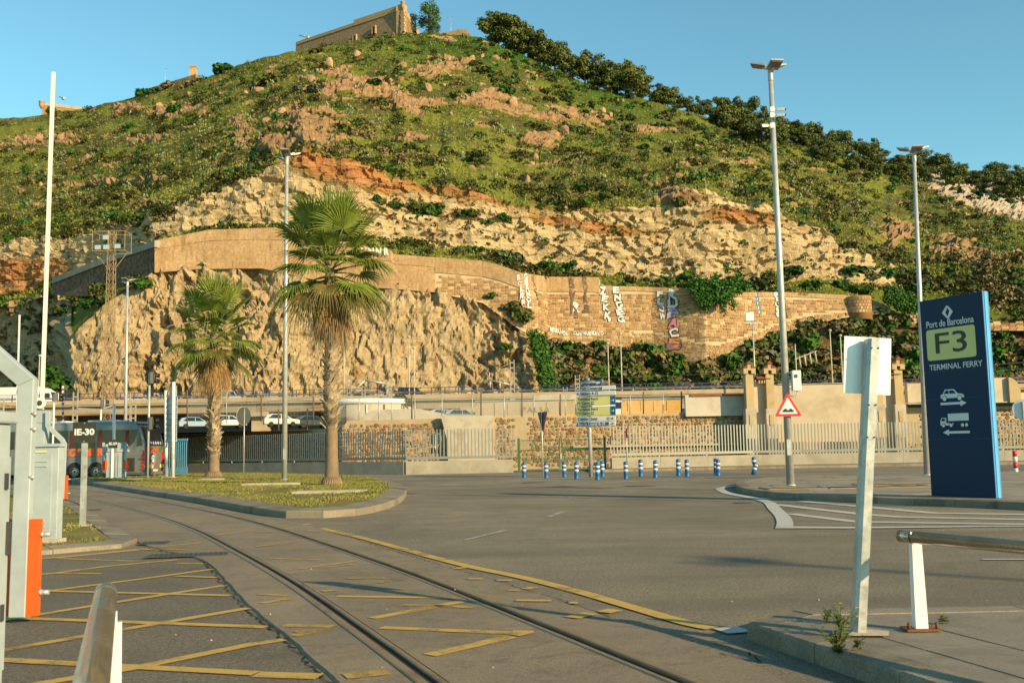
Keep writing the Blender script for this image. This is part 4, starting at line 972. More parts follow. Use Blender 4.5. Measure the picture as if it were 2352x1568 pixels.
# boulders
def boulder_mesh(seed):
    rg = np.random.default_rng(seed); import bmesh
    bm = bmesh.new(); bmesh.ops.create_icosphere(bm, subdivisions=2, radius=1)
    pl_ = [(v / np.linalg.norm(v), .35 + .45 * rg.random()) for v in rg.normal(size=(9, 3))]
    for v in bm.verts:
        co = np.array(v.co)
        for n_, d in pl_:
            e = co @ n_ - d
            if e > 0: co = co - n_ * e
        v.co = co * np.array([1, .8, .95 + .5 * (seed % 3 == 0)])
    me = bpy.data.meshes.new('boulder'); bm.to_mesh(me); bm.free(); me.materials.append(M_ROCK); return me
M_ROCK = mat('orange_rock', (0.36, 0.23, 0.125), 0.95, 0, 0.25, 0.7, 0.7, 3.5, 0.25, dirt=(0.14, 0.085, 0.045), dscale=0.9, dlo=0.55, dhi=0.7, rnd=0.2, spec=0.1)
BO = [boulder_mesh(q) for q in range(7)]
rocks = [(822, 125, 4.5), (925, 150, 4), (735, 165, 5), (760, 155, 5), (800, 185, 5), (830, 190, 4), (720, 190, 4.5), (1010, 130, 2.5), (1035, 140, 3), (1085, 135, 4), (1110, 130, 3), (1155, 135, 3), (900, 190, 3.5), (955, 195, 4), (870, 215, 4), (985, 205, 4.5), (1020, 195, 4), (1180, 240, 5), (1205, 250, 5), (1240, 210, 3), (1130, 215, 4), (1390, 255, 4), (1405, 265, 3), (645, 265, 5), (620, 275, 5), (690, 250, 4), (370, 245, 3.5), (430, 240, 4), (300, 258, 3), (90, 325, 5), (130, 320, 5), (1300, 308, 4), (1270, 315, 5), (600, 210, 4), (570, 215, 4)]
for q in range(60):
    for _ in range(30):
        x = rs.uniform(0, 2200); v = rs.uniform(110, 600); p, j, i = hill_at(x, v)
        if abs(Vg[j, i] - v) < 4 and band[j, i] > 3.8 and (outc[j, i] > 0.3 or rs.random() < .06): break
    rocks.append((x, v, rs.uniform(1.0, 2.6)))
for x, v, s in rocks:
    p, j, i = hill_at(x, v); o = bpy.data.objects.new('boulder', rs.choice(BO)); link(o); s *= .55; o.location = p + Vector((0, 0, -.15 * s)); o.scale = (s * rs.uniform(.7, 1.2), s, s * rs.uniform(.7, 1.3)); o.rotation_euler = (rs.uniform(-.4, .4), rs.uniform(-.4, .4), rs.uniform(0, 6.28))
    tag(o, '%s orange-brown boulder %s' % ('large' if s > 1.6 else 'small', whereabouts(x, v)), 'boulder', 'boulders on the hillside')

# ------------------------------------------------------------------ trees
def pine(seed, h=11.0):
    rg = np.random.default_rng(seed); r_ = random.Random(seed); tb = MB(); lean = (r_.uniform(-2.2, 2.2), r_.uniform(-.8, .8)); wid = r_.uniform(.7, 1.35); low = r_.uniform(.12, .36)
    tp = [(0, 0, -1.0), (lean[0] * .3, lean[1] * .3, h * .3), (lean[0] * .8, lean[1] * .8, h * .6), (lean[0], lean[1], h * .85)]
    tb.tube(tp, [.32, .26, .18, .08], 7); bl = []
    for q in range(22):
        t = r_.uniform(low, .98); a = r_.uniform(0, 6.283); L = wid * h * (.12 + .24 * (1 - abs(t - .72) * 1.9)) * r_.uniform(.6, 1.15); base = Vector((lean[0] * t, lean[1] * t, h * t * .82)); e = base + Vector((math.cos(a) * L, math.sin(a) * L, h * r_.uniform(.03, .15)))
        tb.tube([base, base.lerp(e, .5) + Vector((0, 0, .1)), e], [.10, .07, .03], 5)
        s = h * r_.uniform(.08, .18); bl.append((e.x, e.y, e.z, s * 1.25, s * 1.25, s * .72))
        for _ in range(2): bl.append((e.x + r_.uniform(-1, 1) * s, e.y + r_.uniform(-1, 1) * s, e.z + r_.uniform(-.2, .6) * s, s * .8, s * .8, s * .5))
    V, F = leaf_cloud(bl, 4200, h * .018, rg, .5, .35, 1.3); return tb.mesh('trunk', M_BARK), np_mesh('crown', V, F, M_PINE)
PI = [pine(300 + q) for q in range(9)]
def put_tree(tm, cm, p, s, name, label, group, cat_='tree'):
    e = empty(name, p, rs.uniform(0, 6.28), label, cat_, group); e.scale = (s * rs.uniform(.9, 1.1), s * rs.uniform(.9, 1.1), s)
    mobj('trunk', tm, e); mobj('crown', cm, e); return e
plist = [(1130, 88, 1.0), (1165, 92, 1.15), (1195, 105, 1.05), (1215, 125, .9), (1250, 140, .95), (1275, 148, 1.0), (1300, 158, .95), (1318, 170, .8), (1345, 178, 1.0), (1372, 190, .85), (1395, 200, .95), (1418, 208, 1.05), (1440, 215, 1.0), (1462, 222, .8), (1510, 222, .75), (1535, 232, .8), (1560, 245, .75), (1590, 255, .8), (1610, 262, .8)]
for q in range(66): x = 1640 + q * 12 + rs.uniform(-8, 8); plist.append((x, float(np.interp(x, XK, KV[:, 5])) + rs.choice((-3, 4, 10, 18, 30)) + rs.uniform(-3, 3), rs.uniform(.55, 1.15)))
plist += [(1180, 100, 1.2), (1148, 90, 1.1), (1232, 132, 1.1), (1262, 150, .8), (1405, 214, .8), (1452, 226, 1.0), (1480, 222, .7)]
for x, v, s in plist:
    p, j, i = hill_at(x, v); s *= 1.15 if x < 1330 else 1.25 if x < 1475 else 1.0; put_tree(*rs.choice(PI), p + Vector((0, 0, -1.6)), s * rs.uniform(1.0, 1.3), 'pine_tree', '%s umbrella-crowned pine %s' % ('tall' if s > 1.25 else 'low', 'in the summit clump nearest the ruined bastion' if x < 1240 else 'in the first clump down the ridge' if x < 1490 else 'in the ridge row left of the tall lamp' if x < 1770 else 'in the ridge row between the two lamp posts' if x < 2100 else 'above the grey cliff at the ridge end'), 'pines along the ridge')
for x, v, s, lb in [(1440, 300, .55, 'dark bushy pine alone on the sunny slope below the ridge'), (880, 350, .55, 'low dark pine on the slope above the orange cliff'), (1100, 385, .5, 'low dark pine beside the dry stone wall above the cliffs'), (1290, 450, .5, 'dark pine spreading over the middle cliff edge'), (1400, 462, .55, 'dark pine leaning at the edge of the pale cliff'), (2170, 470, .6, 'pine growing in front of the grey cliff'), (2300, 520, .7, 'pine below the right end of the grey cliff'), (120, 262, .6, 'round dark pine beneath the left fort wall')]:
    p, j, i = hill_at(x, v); put_tree(*rs.choice(PI), p + Vector((0, 0, -1.5)), s * .8, 'pine_tree', lb, None)
def broadleaf(seed, h, m, n):
    rg = np.random.default_rng(seed); r_ = random.Random(seed); tb = MB(); tb.tube([(0, 0, -1), (.2, 0, h * .4), (0, .1, h * .9)], [.35, .25, .06], 7); bl = []
    for q in range(16):
        t = r_.uniform(.25, 1.0); a = r_.uniform(0, 6.28); L = h * .24 * math.sin(math.pi * min(1, t * .85 + .1)) * r_.uniform(.5, 1.1); e = Vector((math.cos(a) * L, math.sin(a) * L, h * t * .95)); tb.tube([(0, 0, h * t * .7), e], [.09, .03], 5); s = h * r_.uniform(.06, .12); bl += [(e.x, e.y, e.z, s, s, s * 1.3)]
    V, F = leaf_cloud(bl, n, h * .012, rg, .2, .2); return tb.mesh('trunk', M_BARK), np_mesh('crown', V, F, m)
PO = [broadleaf(401, 14, M_POPL, 2600), broadleaf(402, 12, leafmat('poplar_silver', (0.11, 0.14, 0.08), (0.17, 0.2, 0.12), (0.08, 0.1, 0.05)), 1300)]
for x, v, d, s, t_, lb in [(985, 78, 440, 1.05, 0, 'tall bright green poplar on the summit beside the fort corner'), (955, 80, 446, .9, 1, 'thin silvery poplar between the fort corner and the green poplar'), (1000, 82, 436, .5, 0, 'short green tree at the foot of the summit poplar')]:
    e_ = put_tree(*PO[t_], P(x, v + 6, d), s, 'poplar_tree', lb, None); e_.scale.x *= 1.6; e_.scale.y *= 1.6; e_.scale.z *= 1.1

# ------------------------------------------------------------------ fort on the summit
M_FORT = mat('fort_stone', (0.27, 0.185, 0.11), 0.95, 0, 0.2, 0.35, 0.8, 1.6, 0.3, dirt=(0.15, 0.10, 0.055), dscale=0.35, dlo=0.5, dhi=0.68, spec=0.1, fine=0.25)
M_FORTQ = mat('fort_quoin', (0.40, 0.27, 0.15), 0.95, 0, 0.15, 0.6, 0.4, 2.5, 0.2, dirt=(0.25, 0.15, 0.08), dscale=0.7, spec=0.1, rnd=.12)
A_ = P(925, 12, 428); ztop = A_.z; zc = A_.x, A_.y
L_ = P(680, 97, 428 * 1.086); LL = (L_.x, L_.y); CN = (A_.x, A_.y); RT = (A_.x + 4.5, A_.y + 30)
FORT = empty('fort', (CN[0], CN[1], ztop - 16), 0, 'stone fort wall with a corner turret on the summit', 'fort')
def wl(a, b, z0, z1, th, batter, name, m, parent, off=0.0):
    a = Vector((*a, 0)); b = Vector((*b, 0)); d = (b - a).normalized(); n = Vector((d.y, -d.x, 0))
    if n.y > 0: n = -n
    o_ = Vector(parent.location); mb = MB()
    q = [a + n * (batter + off), b + n * (batter + off), b - n * th, a - n * th, a + n * off, b + n * off, b - n * th, a - n * th]
    vs_ = [Vector((p.x, p.y, z0)) - o_ for p in q[:4]] + [Vector((p.x, p.y, z1)) - o_ for p in q[4:]]
    mb.add(vs_, [(0, 3, 2, 1), (4, 5, 6, 7), (0, 1, 5, 4), (1, 2, 6, 5), (2, 3, 7, 6), (3, 0, 4, 7)]); return mb.build(name, m, parent)
wl(LL, CN, ztop - 26, ztop - 2.3, 3, 2.4, 'wall', M_FORT, FORT); wl(LL, CN, ztop - 2.3, ztop - 1.9, 3, 0, 'string_course', M_FORTQ, FORT, .35)
mid = (LL[0] + (CN[0] - LL[0]) * .56, LL[1] + (CN[1] - LL[1]) * .56)
wl(LL, CN, ztop - 1.9, ztop - .7, 3, 0, 'parapet', M_FORTQ, FORT, .1); wl(mid, CN, ztop - .7, ztop + .6, 3, 0, 'parapet', M_FORTQ, FORT, .1)
wl(CN, RT, ztop - 26, ztop - 2.3, 3, 2.0, 'wall', M_FORT, FORT); wl(CN, RT, ztop - 2.3, ztop + .3, 3, 0, 'parapet', M_FORTQ, FORT, .1)
for i in range(11):                  # quoins up the corner
    z = ztop - 17 + i * 1.35; bt = 2.1 * (ztop - 2.3 - z) / 24
    e = MB(); e.box((0, 0, 0), (2.3 if i % 2 else 1.6, 1.2, 1.28)); o = e.build('quoin', M_FORTQ, FORT, loc=(0.1 + bt * .2, -bt * 1.0 - .1, z - FORT.location.z)); o.rotation_euler = (0, 0, -.5)
e = MB(); e.lathe([(.3, -2.6), (.9, -1.2), (1.0, -1), (1.0, .9), (1.12, .95), (1.12, 1.2), (.6, 1.5)], 10); e.build('turret', M_FORTQ, FORT, loc=(.1, -.5, 16))
for t, zz, hh in [(.585, -9.4, 3.2), (.76, -8.2, 3.4)]:                                # two dark embrasures with frames
    c_ = Vector((LL[0] + (CN[0] - LL[0]) * t, LL[1] + (CN[1] - LL[1]) * t, ztop + zz)); an = math.atan2(CN[1] - LL[1], CN[0] - LL[0])
    n_ = Vector((math.sin(an), -math.cos(an), 0)); c_ += n_ * 1.15; f = MB(); f.box((-.95, 0, 0), (.5, .9, hh)); f.box((.95, 0, 0), (.5, .9, hh)); f.box((0, 0, hh / 2 + .25), (2.4, .9, .5)); w = f.build('window', M_FORTQ, FORT, loc=c_ - FORT.location); w.rotation_euler = (0, 0, an)
    f = MB(); f.box((0, .15, 0), (1.3, .5, hh)); f.build('opening', M_BLACK, w)
fb = empty('ruined_bastion', P(1045, 92, 470), 0, 'low ruined stone bastion on the summit right of the poplar', 'ruin')
e = MB(); e.plate([(-7, -3), (8, -3), (8, 1.2), (5.5, 4.0), (1, 4.2), (-1, 3.3), (-7, 2.4)], -3, 4); e.build('wall', M_FORT, fb)
# left fort wall with string course
a = P(97, 236, 505); b = P(310, 197, 505 * 1.04); FW = empty('fort_wall', (a.x, a.y, a.z - 8), 0, 'long low fort wall on the left skyline', 'wall')
wl((a.x, a.y), (b.x, b.y), a.z - 14, a.z - 1.4, 3, 1.2, 'wall', M_FORT, FW); wl((a.x, a.y), (b.x, b.y), a.z - 1.4, a.z, 3, 0, 'parapet', M_FORTQ, FW, .25)
e = MB(); e.lathe([(.5, -2.6), (1.4, -.9), (1.4, .9), (1.55, 1.0), (1.55, 1.3)], 8); e.build('turret', M_FORTQ, FW, loc=(0, -.6, 7.2))
e = MB(); b2 = P(450, 168, 500); wl((b.x, b.y), (b2.x, b2.y), b2.z - 14, b2.z - .5, 3, .8, 'wall', M_FORT, FW)
tw = empty('watch_tower', P(444, 172, 508), 0, 'small pale square watch tower on the left skyline', 'tower')
e = MB(); e.box((0, 0, 1.2), (3.2, 3.2, 5.0)); e.build('shaft', M_FORTQ, tw)
e = MB(); e.box((0, 0, 4.0), (3.7, 3.7, .7)); e.build('cornice', M_FORTQ, tw)
for i in range(4): e = MB(); e.box((-1.4 + i * .93, -1.6, 4.65), (.5, .4, .6)); e.build('merlon', M_FORTQ, tw)
for x, y0, y1, d, lb in [(379, 158, 195, 470, 'thin lamp mast on the left skyline between bushes'), (1036, 38, 88, 470, 'thin lamp mast on the summit by the ruined bastion'), (436, 158, 172, 470, 'thin mast beside the watch tower')]:
    b = P(x, y1, d); t = P(x, y0, d); e = empty('lamp_mast', b, 0, lb, 'lamp mast'); f = MB(); f.tube([(0, 0, -2), (0, 0, t.z - b.z)], [.12, .08], 6); f.build('pole', M_GALV, e); f = MB(); f.box((.5, 0, t.z - b.z), (1.1, .35, .15)); f.build('lamp_head', M_GALV, e)
# gun barrels poking over the parapets
for x, y, d, rz in [(705, 82, 468, 2.6), (145, 222, 508, 2.4)]:
    e = MB(); e.tube([(0, 0, 0), (2.0, 0, .9), (5.0, 0, 2.2)], [.45, .35, .25], 8); e.box((-.4, 0, -.2), (1.6, 1.2, 1.2)); o = e.build('cannon', M_CONC, loc=P(x, y + 4, d)); o.rotation_euler = (0, 0, rz)
    tag(o, 'cannon barrel poking over the long fort wall on the left skyline' if x < 400 else 'cannon barrel poking over the left end of the summit fort', 'cannon')

# ================================================================== RETAINING WALLS ON THE HILL
M_WCONC = mat('stained_wall_concrete', (0.36, 0.24, 0.125), 0.95, 0, 0.22, 0.3, 0.6, 1.5, 0.15, dirt=(0.25, 0.155, 0.075), dscale=0.28, dlo=0.45, dhi=0.66, spec=0.1, fine=0.2)
def streaked(name, a, b_, st):
    m, nt, b = nodes_of(name); pos = N(nt, 'ShaderNodeNewGeometry').outputs['Position']
    n1 = noise(nt, pos, .25, 6, .7, .6); n2 = noise(nt, pos, 1.6, 6, .75)
    mp = N(nt, 'ShaderNodeMapping'); mp.inputs['Scale'].default_value = (1.1, 1.1, .08); nt.links.new(pos, mp.inputs['Vector']); s1 = noise(nt, mp.outputs[0], 1.0, 6, .7, .2)
    mq = N(nt, 'ShaderNodeMapping'); mq.inputs['Scale'].default_value = (.04, .04, 1.2); nt.links.new(pos, mq.inputs['Vector']); s2 = noise(nt, mq.outputs[0], 1.0, 4, .6)
    c_ = mixc(nt, ramp(nt, n1, .35, .65), a, b_); c_ = mixc(nt, ramp(nt, s2, .5, .62, 0, .45), c_, b_); c_ = mixc(nt, ramp(nt, s1, .52, .70, 0, .75), c_, st)
    c_ = mixc(nt, 1.0, c_, mixc(nt, ramp(nt, n2, .3, .7), (.72,) * 3, (1.25,) * 3), 'MULTIPLY'); nt.links.new(c_, b.inputs['Base Color']); b.inputs['Roughness'].default_value = .95; b.inputs['Specular IOR Level'].default_value = .1
    bump(nt, b, math_(nt, 'ADD', n2, s2), .7, .2); return m
M_WCONC = streaked('weathered_wall_render', (0.42, 0.285, 0.155), (0.33, 0.205, 0.10), (0.20, 0.125, 0.065))
M_MORT = mat('pale_mortar', (0.47, 0.36, 0.22), 0.95, 0, 0.15, 0.4, 0.4, 3, 0.1, spec=0.1)
M_BLOCK = mat('sandstone_block', (0.37, 0.225, 0.11), 0.95, 0, 0.2, 0.3, 0.5, 3, 0.1, dirt=(0.27, 0.15, 0.065), dscale=0.5, dlo=0.5, dhi=0.66, rnd=0.22, spec=0.1)
M_BLOCK2 = mat('sandstone_block_dark', (0.26, 0.15, 0.07), 0.95, 0, 0.2, 0.3, 0.5, 3, 0.1, rnd=0.22, spec=0.1)
M_BLOCK3 = mat('sandstone_block_pale', (0.46, 0.32, 0.18), 0.95, 0, 0.2, 0.3, 0.5, 3, 0.1, rnd=0.2, spec=0.1)
TOPX = [355, 480, 655, 780, 845, 850, 898, 904, 1010, 1110, 1150, 1200, 1260, 1376, 1380, 1500, 1585, 1690, 1800, 1940, 2000, 2045]
TOPV = [553, 528, 522, 545, 566, 572, 575, 584, 592, 600, 610, 628, 636, 637, 656, 660, 663, 672, 671, 678, 688, 705]
BOTX = [355, 450, 600, 700, 800, 900, 1000, 1110, 1200, 1260, 1340, 1500, 1600, 1650, 1720, 1780, 1850, 1950, 2045]
BOTV = [620, 612, 610, 632, 652, 657, 665, 690, 755, 775, 800, 806, 840, 845, 810, 775, 740, 722, 712]
class Wall:
    def __init__(s, x0, x1, n=260):
        s.xs = np.linspace(x0, x1, n); s.B = []; s.T = []
        for x in s.xs:
            vt = np.interp(x, TOPX, TOPV); vb = np.interp(x, BOTX, BOTV) + 6; kv, kd = knots(x)
            yb = kd[1] - 1.6; s.B.append(P(x, vb, yb - .3)); s.T.append(P(x, vt, yb + 1.0))
        s.B = np.array(s.B); s.T = np.array(s.T); d = np.linalg.norm(np.diff(s.B[:, :2], axis=0), axis=1); s.L = np.concatenate([[0], np.cumsum(d)])
    def at(s, u, z, off=0.0):
        b = np.array([np.interp(u, s.L, s.B[:, i]) for i in range(3)]); t = np.array([np.interp(u, s.L, s.T[:, i]) for i in range(3)])
        k_ = (z - b[2]) / max(.1, t[2] - b[2]); p = b + (t - b) * k_
        b2 = np.array([np.interp(u + .5, s.L, s.B[:, i]) for i in range(3)]); b1 = np.array([np.interp(u - .5, s.L, s.B[:, i]) for i in range(3)]); d = b2 - b1; nrm = np.array([d[1], -d[0], 0]); nrm /= np.linalg.norm(nrm) + 1e-9
        if nrm[1] > 0: nrm = -nrm
        return Vector(p + nrm * off)
    def z0(s, u): return float(np.interp(u, s.L, s.B[:, 2]))
    def z1(s, u): return float(np.interp(u, s.L, s.T[:, 2]))
    def u_of(s, x): return float(np.interp(x, s.xs, s.L))
def body(w, name, m, parent, th=1.4, f0=0.0, f1_=1.0, off=0.0):
    mb = MB(); n = len(w.xs); q = []
    for i in range(n):
        b = Vector(w.B[i]); t = Vector(w.T[i]); p0 = b.lerp(t, f0); p1 = b.lerp(t, f1_); q += [p0 + Vector((0, -off, 0)), p1 + Vector((0, -off, 0)), p1 + Vector((0, th, 0)), p0 + Vector((0, th, 0))]
    mb.add(q, [(i * 4 + a, (i + 1) * 4 + a, (i + 1) * 4 + (a + 1) % 4, i * 4 + (a + 1) % 4) for i in range(n - 1) for a in range(4)] + [(0, 1, 2, 3), ((n - 1) * 4 + 3, (n - 1) * 4 + 2, (n - 1) * 4 + 1, (n - 1) * 4)])
    return mb.build(name, m, parent)
def stone_shape(w, u, z, L, H, off, rg):
    j = lambda s: rg.uniform(-s, s); g_ = .035
    c4 = [(u + g_ + j(.03), z + g_ + j(.03)), (u + L - g_ + j(.03), z + g_ + j(.03)), (u + L - g_ + j(.03), z + H - g_ + j(.03)), (u + g_ + j(.03), z + H - g_ + j(.03))]
    back = [w.at(a, b, -.02) for a, b in c4]; cu, cz = u + L / 2, z + H / 2
    front = [w.at(cu + (a - cu) * .9, cz + (b - cz) * .88, off) for a, b in c4]
    return back + front, [(4, 5, 6, 7), (0, 1, 5, 4), (1, 2, 6, 5), (2, 3, 7, 6), (3, 0, 4, 7)]
def lay_stones(w, parent, zones, name, mats, seed, big=300):
    """zones: list of (u0,u1,fn(u)->(zlow,zhigh),course,(lmin,lmax))"""
    rg = random.Random(seed); S = []
    for u0, u1, zf, H, (l0, l1) in zones:
        z = min(zf(u0 + (u1 - u0) * t / 20)[0] for t in range(21)); zt = max(zf(u0 + (u1 - u0) * t / 20)[1] for t in range(21)); row = 0
        while z < zt:
            h = H * rg.uniform(.85, 1.15); u = u0 + rg.uniform(0, l1)
            while u < u1:
                L = rg.uniform(l0, l1); lo, hi = zf(u + L / 2)
                if z > lo and z + h < hi: S.append((L * h, u, z, L, h))
                u += L
            z += h
    S.sort(reverse=True); rest = {}
    for q, (a, u, z, L, h) in enumerate(S):
        vs_, fs = stone_shape(w, u, z, L, h, rg.uniform(.04, .14), rg); mi = rg.choices(range(len(mats)), [6, 2, 2][:len(mats)])[0]
        if q < big: MB().add(vs_, fs).build(name, mats[mi], parent)
        else: rest.setdefault(0, MB()).add(vs_, fs, mi)
    if rest: tag(rest[0].build('small_' + name + 's', mats, parent), kind='stuff')
    return len(S)
WA = Wall(355, 1000); WALLA = empty('concrete_retaining_wall', Vector(WA.B[130]), 0, 'smooth tan concrete retaining wall above the sprayed cliff behind the palms', 'wall')
def inv(o, par): o.matrix_parent_inverse = Matrix.Translation(-Vector(par.location)); return o
inv(body(WA, 'wall_face', M_WCONC, WALLA), WALLA); inv(body(WA, 'upper_lift', M_WCONC, WALLA, .8, .72, 1.0, .12), WALLA)
WB = Wall(1000, 2045, 420); WALLB = empty('stone_retaining_wall', Vector(WB.B[200]), 0, 'long orange sandstone retaining wall covered in graffiti below the pale cliffs', 'wall')
inv(body(WB, 'wall_core', M_MORT, WALLB), WALLB)
uS = WB.u_of(1378)
def clip_body(x0, x1, d0, name, m, off):
    mb = MB(); us = [WB.u_of(x) for x in np.linspace(x0, x1, 60)]; q = []
    for u in us: zt = WB.z1(u); q += [WB.at(u, zt - d0(u), off), WB.at(u, zt + .03, off), WB.at(u, zt + .03, -.5), WB.at(u, zt - d0(u), -.1)]
    mb.add(q, [(i * 4 + a, (i + 1) * 4 + a, (i + 1) * 4 + (a + 1) % 4, i * 4 + (a + 1) % 4) for i in range(59) for a in range(4)] + [(0, 1, 2, 3), (239, 238, 237, 236)]); return inv(mb.build(name, m, WALLB), WALLB)
clip_body(1000, 1376, lambda u: 3.4, 'concrete_top', M_WCONC, .18); clip_body(1379, 2040, lambda u: 1.0, 'coping', M_WCONC, .18)
zlow = lambda u: (WB.z0(u), WB.z1(u) - (3.5 if u < uS else 1.1))
def fst(u): a, b = zlow(u); return (a + (b - a) * (.0 if u < WB.u_of(1450) else .35), b)
def rub(u): a, b = zlow(u); return (a, a + (b - a) * .35)
def stones_into(par, *a):
    before = set(o.name for o in bpy.data.objects); lay_stones(*a)
    for o in bpy.data.objects:
        if o.name not in before: o.parent = par; inv(o, par)
stones_into(WALLB, WB, None, [(0, WB.L[-1], fst, .62, (.6, 1.5)), (WB.u_of(1450), WB.L[-1], rub, .42, (.35, .8))], 'stone', [M_BLOCK, M_BLOCK2, M_BLOCK3], 3)
# round bastion and broken end
c_ = P(1973, 716, 227); hgt = P(1973, 682, 227).z - c_.z
TB = empty('round_bastion', c_, 0, 'half-round stone bastion at the right end of the graffiti wall', 'bastion')
f = MB(); f.lathe([(2.9, -2), (2.75, hgt - .7), (2.85, hgt - .65), (2.8, hgt)], 22); f.build('core', M_BLOCK, TB)
for row in range(5):
    for q in range(13):
        t0 = math.pi + q * math.pi / 12.5 + (row % 2) * .12; f = MB(); z = -.4 + row * .72; R_ = 2.86
        pts = [Vector((R_ * math.cos(t), R_ * math.sin(t), zz)) for t, zz in ((t0, z), (t0 + .21, z), (t0 + .21, z + .62), (t0, z + .62))]
        f.add(pts + [p * .95 + Vector((0, 0, p.z * .05)) for p in pts], [(0, 1, 2, 3), (0, 4, 5, 1), (1, 5, 6, 2), (2, 6, 7, 3), (3, 7, 4, 0)]); f.build('stone', rs.choice([M_BLOCK, M_BLOCK3, M_BLOCK]), TB)
# return of the wall on the left, its shade also put into a darker colour
RX = [(355, 554, 622, 207.5), (320, 566, 645, 212), (270, 582, 660, 219), (210, 604, 680, 226), (150, 628, 680, 234), (120, 640, 676, 240)]
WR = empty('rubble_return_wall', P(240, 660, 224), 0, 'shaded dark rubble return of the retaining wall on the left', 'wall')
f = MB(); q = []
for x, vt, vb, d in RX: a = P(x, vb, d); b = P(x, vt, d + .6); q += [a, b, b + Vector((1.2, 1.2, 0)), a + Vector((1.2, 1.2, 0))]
f.add(q, [(i * 4 + a, (i + 1) * 4 + a, (i + 1) * 4 + (a + 1) % 4, i * 4 + (a + 1) % 4) for i in range(5) for a in range(4)] + [(0, 1, 2, 3), (23, 22, 21, 20)]); inv(f.build('wall_face', mat('shaded_rubble', (0.15, 0.095, 0.055), 0.95, 0, .6, 1.1, 1.0, 1.3, .5, fine=.6), WR), WR)
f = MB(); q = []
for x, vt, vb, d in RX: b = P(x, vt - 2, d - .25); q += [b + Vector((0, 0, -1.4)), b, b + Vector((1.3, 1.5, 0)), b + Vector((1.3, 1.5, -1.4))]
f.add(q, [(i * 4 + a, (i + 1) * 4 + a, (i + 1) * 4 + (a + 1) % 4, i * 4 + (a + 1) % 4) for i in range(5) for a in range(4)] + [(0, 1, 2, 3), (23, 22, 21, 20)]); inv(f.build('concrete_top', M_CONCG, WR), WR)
# broken stone pieces further right
for x0, x1, vt, vb, lb in [(2088, 2132, 716, 752, 'broken piece of stone wall under ivy left of the blue sign'), (2262, 2420, 738, 760, 'collapsed stone wall on the slope right of the blue sign')]:
    e = empty('ruined_wall', P((x0 + x1) / 2, vb, 224), 0, lb, 'wall'); n = 9
    for q in range(n):
        for row in range(5):
            x = x0 + (x1 - x0) * q / n; a = P(x, vb, 224); wdt = (x1 - x0) / n / FPX * 224; hh = (vb - vt) / FPX * 224 / 5
            if row == 4 and rs.random() < .4: continue
            f = MB(); f.box((0, 0, 0), (wdt * .92, 1.0, hh * .9)); o = f.build('stone', rs.choice([M_BLOCK, M_BLOCK3, M_BLOCK2]), e); o.location = a - Vector(e.location) + Vector((wdt / 2 + (row % 2) * .2, rs.uniform(-.08, .08), hh * (row + .5)))
# ---- graffiti: flat paint on the wall
M_GW = mat('graffiti_white', (0.62, 0.60, 0.56), .8, var=.12); M_GK = mat('graffiti_black', (0.035, 0.03, 0.03), .8); M_GP = mat('graffiti_pink', (0.50, 0.16, 0.25), .8); M_GL = mat('graffiti_lilac', (0.42, 0.34, 0.50), .8); M_GO = mat('graffiti_orange', (0.50, 0.19, 0.05), .8); M_GV = mat('graffiti_violet', (0.20, 0.11, 0.14), .8); M_GB = mat('graffiti_blue', (0.09, 0.23, 0.36), .8); M_GC = mat('graffiti_cyan', (0.35, 0.55, 0.55), .8); M_GS = mat('graffiti_soot', (0.13, 0.085, 0.05), .8)
def wall_xy(W_, zx, zy):              # place on the wall from the detail view of the photograph
    x = zx * .3174 + 1119.7; v = zy * .3174 + 574.2; kv, kd = knots(x); vt = np.interp(x, TOPX, TOPV); vb = np.interp(x, BOTX, BOTV) + 6; t = (vb - v) / (vb - vt)
    yb = kd[1] - 1.6; return P(x, v, yb - .3 + 1.3 * t)
GR = random.Random(77)
def letter(ch, zx, zy, w, h, m, outline=M_GK, rot=0.0, ow=.07):
    ph = GR.uniform(0, 6.28); rot += GR.uniform(-.1, .1); w *= GR.uniform(.9, 1.15); h *= GR.uniform(.95, 1.18)
    p = wall_xy(WB, zx, zy); s = .3174 / FPX * 218; W_, H_ = w * s, h * s
    for off, bold, mm in ((.19, .13, outline), (.205, .055, m)):
        if mm is None: continue
        t = text_obj('graffiti_letter', ch, 1.0, mm, None, None, bold, .004); bb = [Vector(c_) for c_ in t.bound_box]; wx_ = max(b.x for b in bb) - min(b.x for b in bb); wy_ = max(b.y for b in bb) - min(b.y for b in bb); cx_ = (max(b.x for b in bb) + min(b.x for b in bb)) / 2; cy_ = (max(b.y for b in bb) + min(b.y for b in bb)) / 2
        k2 = 1.22 if mm is outline else 1.06
        t.data.transform(Matrix.Diagonal((1 / wx_, 1 / wy_, 1, 1)) @ Matrix.Translation((-cx_, -cy_, 0)))
        for vv in t.data.vertices: vx, vy = vv.co.x, vv.co.y; vv.co.x = vx + .10 * math.sin(5.5 * vy + ph) + .05 * math.sin(11 * vx); vv.co.y = vy + .09 * math.sin(6 * vx + 2 * ph)
        t.data.transform(Matrix.Diagonal((W_ * k2, H_ * k2, 1, 1)))
        ax = (wall_xy(WB, zx + 24, zy) - wall_xy(WB, zx - 24, zy)).normalized(); ay = (wall_xy(WB, zx, zy - 24) - wall_xy(WB, zx, zy + 24)).normalized(); az = ax.cross(ay).normalized(); ay = az.cross(ax)
        M3 = Matrix((ax, ay, az)).transposed().to_4x4(); t.parent = WALLB; t.matrix_local = Matrix.Translation(p - Vector(WALLB.location) + az * off) @ M3 @ Matrix.Rotation(-rot, 4, 'Z')
for i, (ch, m) in enumerate(zip('RUPACE', [M_GW, M_GW, M_GL, M_GP, M_GW, M_GO])): letter(ch, 1338 + i * 3, 318 + i * 70, 72, 62, m, M_GK, 0)
